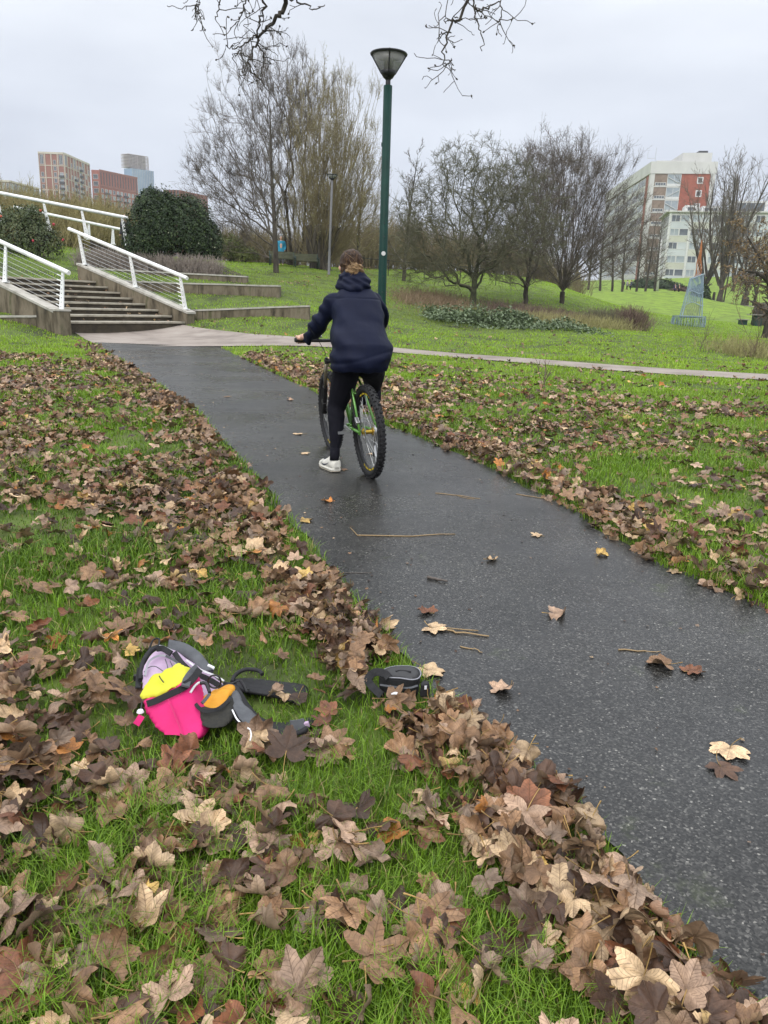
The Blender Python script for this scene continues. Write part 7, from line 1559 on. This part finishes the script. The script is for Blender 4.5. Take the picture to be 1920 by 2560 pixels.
for i in range(nL):
    hi = solo[i] or ld[i] < 3.6
    tilt = .48 if indrift[i] else .30
    V, q, t, c, ve, rr_, dv_ = leaf_geo(lr, LT_HI if hi else LT_LO, sizes[i], forms[i], PAL[cols[i]], stem=(ld[i] < 7))
    Mt = np.array(place_mat(lr, tilt)); V = V @ Mt.T
    zoff = lift[i] - max(0, V[:, 2].min() + .02) - min(0, V[:, 2].min() + .02) * .55
    loc = np.array([LP[i, 0], LP[i, 1], lz[i] + zoff])
    if solo[i]:
        me = mesh_np('fallen_leaf', V, [q, t], m_leaf, True, c, dict(vein=ve, rr=rr_, dv=dv_)); o = link('fallen_leaf', me, None, loc)
        tag(o, f"{FN[forms[i]]} {CN[cols[i]]} sycamore leaf {zone_name(su[i], sv[i], i)}", 'fallen leaf', 'fallen sycamore leaves on the grass and path edge')
    else:
        BV.append(V + loc); BQ.append(q + off); BT.append(t + off); BC.append(c); BE.append(ve); BR.append(rr_); BD.append(dv_); off += len(V)
nF = 650; fy_ = lr.uniform(1.0, 16, nF) ** 1.0; fs_ = lr.random(nF) ** 2.2 * .5; side_ = lr.random(nF) < .6; fx_ = np.where(side_, xl(fy_) + fs_ * (xr(fy_) - xl(fy_)), xr(fy_) - fs_ * (xr(fy_) - xl(fy_)))
for i in range(nF):                                      # crumbs of leaf and bark on the asphalt
    V, q, t, c, ve, rr_, dv_ = leaf_geo(lr, LT_LO, lr.uniform(.003, .009) * (1 + fy_[i] / 12), 'flat', PAL[lr.choice(['mid', 'tan', 'dark', 'dark', 'grey'])], False)
    V = V @ np.array(place_mat(lr, .15)).T + np.array([fx_[i], fy_[i], SL * fy_[i] + .0165]); BV.append(V); BQ.append(q + off); BT.append(t + off); BC.append(c); BE.append(ve); BR.append(rr_); BD.append(dv_); off += len(V)
for k_ in range(NST):                                   # leaves caught on the treads
    for q_ in range(7 if k_ < 4 else 3):
        a_, b2_ = lr.uniform(.1, WS - .1), lr.uniform(.08, TR - .1); p_ = R0 - aS * a_ + bS * (TR * k_ + b2_)
        V, q, t, c, ve, rr_, dv_ = leaf_geo(lr, LT_LO, lr.uniform(.05, .08), 'curled', PAL[lr.choice(names)], False)
        V = V @ np.array(place_mat(lr, .3)).T + np.array([p_[0], p_[1], z0 + RI * (k_ + 1) + .03]); BV.append(V); BQ.append(q + off); BT.append(t + off); BC.append(c); BE.append(ve); BR.append(rr_); BD.append(dv_); off += len(V)
tag(link('leaf_litter', mesh_np('leaf_litter', np.concatenate(BV), [np.concatenate(BQ), np.concatenate(BT)], m_leaf, True, np.concatenate(BC), dict(vein=np.concatenate(BE), rr=np.concatenate(BR), dv=np.concatenate(BD)))),
    'carpet of smaller and farther brown fallen leaves on grass and path edges', 'leaf litter', kind='stuff')
# --- leaves lying apart on the asphalt, each with a place of its own
PL = [(1822,1885,.062,'tan','flat',150,'pale tan leaf with upright stalk near the right edge of the asphalt'),
 (1800,1930,.055,'dark','flat',200,'dark wet leaf lying just below the pale leaf at the right edge'),
 (1262,1732,.056,'pink','folded',120,'pink brown leaf alone on the asphalt right of the saddle bag'),
 (1385,1545,.066,'pink','curled',265,'brown leaf with long stalk alone mid path above the saddle bag'),
 (1655,1672,.066,'mid','wavy',80,'crumpled brown leaf with twig on right half of the path'),
 (1725,1688,.055,'rust','wavy',300,'orange brown leaf overlapping the crumpled brown leaf at right'),
 (1080,1578,.058,'tan','flat',240,'pale leaf beside a broken stick at the left path edge'),
 (1070,1540,.048,'rust','wavy',30,'small dark red leaf just above the pale leaf with a stick'),
 (1225,1407,.042,'tan','curled',250,'tan leaf with curved stalk in the middle of the path'),
 (1345,1345,.038,'tan','flat',60,'small pale leaf upper right of the middle of the path'),
 (1500,1393,.045,'gold','folded',270,'yellowish folded leaf near the right edge of the path'),
 (1690,1436,.045,'tan','flat',90,'pale leaf just off the right leaf drift'),
 (820,1260,.05,'orange','curled',20,'single orange leaf on the path below the rider'),
 (760,1308,.05,'gold','wavy',270,'yellowish leaf with stalk at the left path edge below the rider'),
 (748,1089,.06,'tan','flat',90,'pale leaf with stalk on the path left of the front wheel'),
 (760,1138,.05,'tan','flat',270,'pale leaf on the path left of the white shoe'),
 (855,1178,.05,'mid','flat',200,'brown leaf under the white shoe'),
 (930,1140,.05,'tan','flat',30,'pale leaf seen through the spokes of the rear wheel'),
 (1068,1685,.072,'tan','flat',220,'pale yellow leaf touching the right end of the saddle bag'),
 (725,1004,.055,'pink','wavy',0,'leaf on the wet path far left of the rider'),
 (570,995,.055,'mid','flat',90,'dark leaf on the far wet stretch of path')]
for (u, v, s, cc, f, rot, lab) in PL:
    g = G(u, v); V, q, t, c, ve, rr_, dv_ = leaf_geo(lr, LT_HI, s * 1.18, f, np.array(PAL[cc]) * 1.15, True)
    V = V @ np.array(Matrix.Rotation(R(rot), 3, 'Z')).T; V[:, 2] -= np.percentile(V[:, 2], 8)
    o = link('fallen_leaf', mesh_np('fallen_leaf', V, [q, t], m_leaf, True, c, dict(vein=ve, rr=rr_, dv=dv_)), None, g + [0, 0, .015])
    tag(o, lab, 'fallen leaf', 'single leaves lying on the asphalt')
# twigs and sticks on the path
m_twig = flat('dry_twig', (.30,.21,.11), rough=.8); m_bark_bit = flat('bark_bit', (.10,.085,.075), rough=.8)
def stick(name, label, pts, r, m=m_twig, forks=()):
    mb = MB(); w3 = [G(*p) + [0, 0, .012 + r] for p in pts]; w3 = resamp(np.array(w3), 8); w3[1:-1] += rng.normal(0, .004, (6, 3)) * [1, 1, .3]
    mb.tube(w3, np.linspace(r, r * .6, 8), 6)
    for fk in forks: mb.tube(resamp(np.array([G(*p) + [0, 0, .012 + r] for p in fk]), 4), r * .6, 5)
    tag(mb.build(name, m, None, loc=w3[0], smooth=True), label, 'twig')
stick('stick', 'long straight pale stick lying across the path', [(893,1345),(1010,1346),(1138,1342)], .0038, forks=[[(893,1345),(885,1335),(875,1325)]])
stick('twig', 'pale forked twig near the right of the path below the rider', [(1088,1238),(1140,1243),(1200,1252)], .003, forks=[[(1140,1243),(1160,1250),(1185,1253)]])
stick('stick', 'broken stick beside the pale leaf at left path edge', [(1100,1582),(1150,1590),(1222,1600)], .0045, forks=[[(1100,1577),(1150,1583),(1195,1586)]])
stick('twig', 'thin twig with leafstalk at the right leaf drift', [(1290,1240),(1340,1248),(1375,1255)], .003)
stick('twig', 'short twig on the left path edge under the leaf drift', [(1150,1625),(1180,1632),(1205,1640)], .0028)
stick('twig', 'twig crossing onto the crumpled leaf at the right', [(1545,1633),(1600,1636),(1650,1637)], .003)
stick('bark_strip', 'thin grey bark strip in the middle of the path', [(1068,1453),(1090,1457),(1118,1463)], .008, m_bark_bit)
stick('twig', 'dark thin twig at left path edge beside the leaf drift', [(845,1440),(880,1438),(930,1440)], .0025, m_bark_bit)
stick('twig', 'thin twig at the corner of the path near the bottom right', [(1700,2330),(1740,2430),(1830,2500)], .004)
# ================================================================== AIR
m_haze = bpy.data.materials.new('haze'); m_haze.use_nodes = True; N, L = m_haze.node_tree.nodes, m_haze.node_tree.links
for n in list(N): N.remove(n)
o_ = N.new('ShaderNodeOutputMaterial'); pv = N.new('ShaderNodeVolumePrincipled'); pv.inputs['Density'].default_value = .00030; pv.inputs['Color'].default_value = (.93,.95,1,1); pv.inputs['Anisotropy'].default_value = .0
L.new(pv.outputs[0], o_.inputs['Volume'])
b_ = MB(); b_.box((0, 500, 95), (4200, 2400, 200)); hz_ = b_.build('haze', m_haze); tag(hz_, kind='stuff'); tag(hz_, 'thin pale mist softening the far buildings and trees', 'haze')
print('objects', len(bpy.data.objects), 'verts', sum(len(m.vertices) for m in bpy.data.meshes))
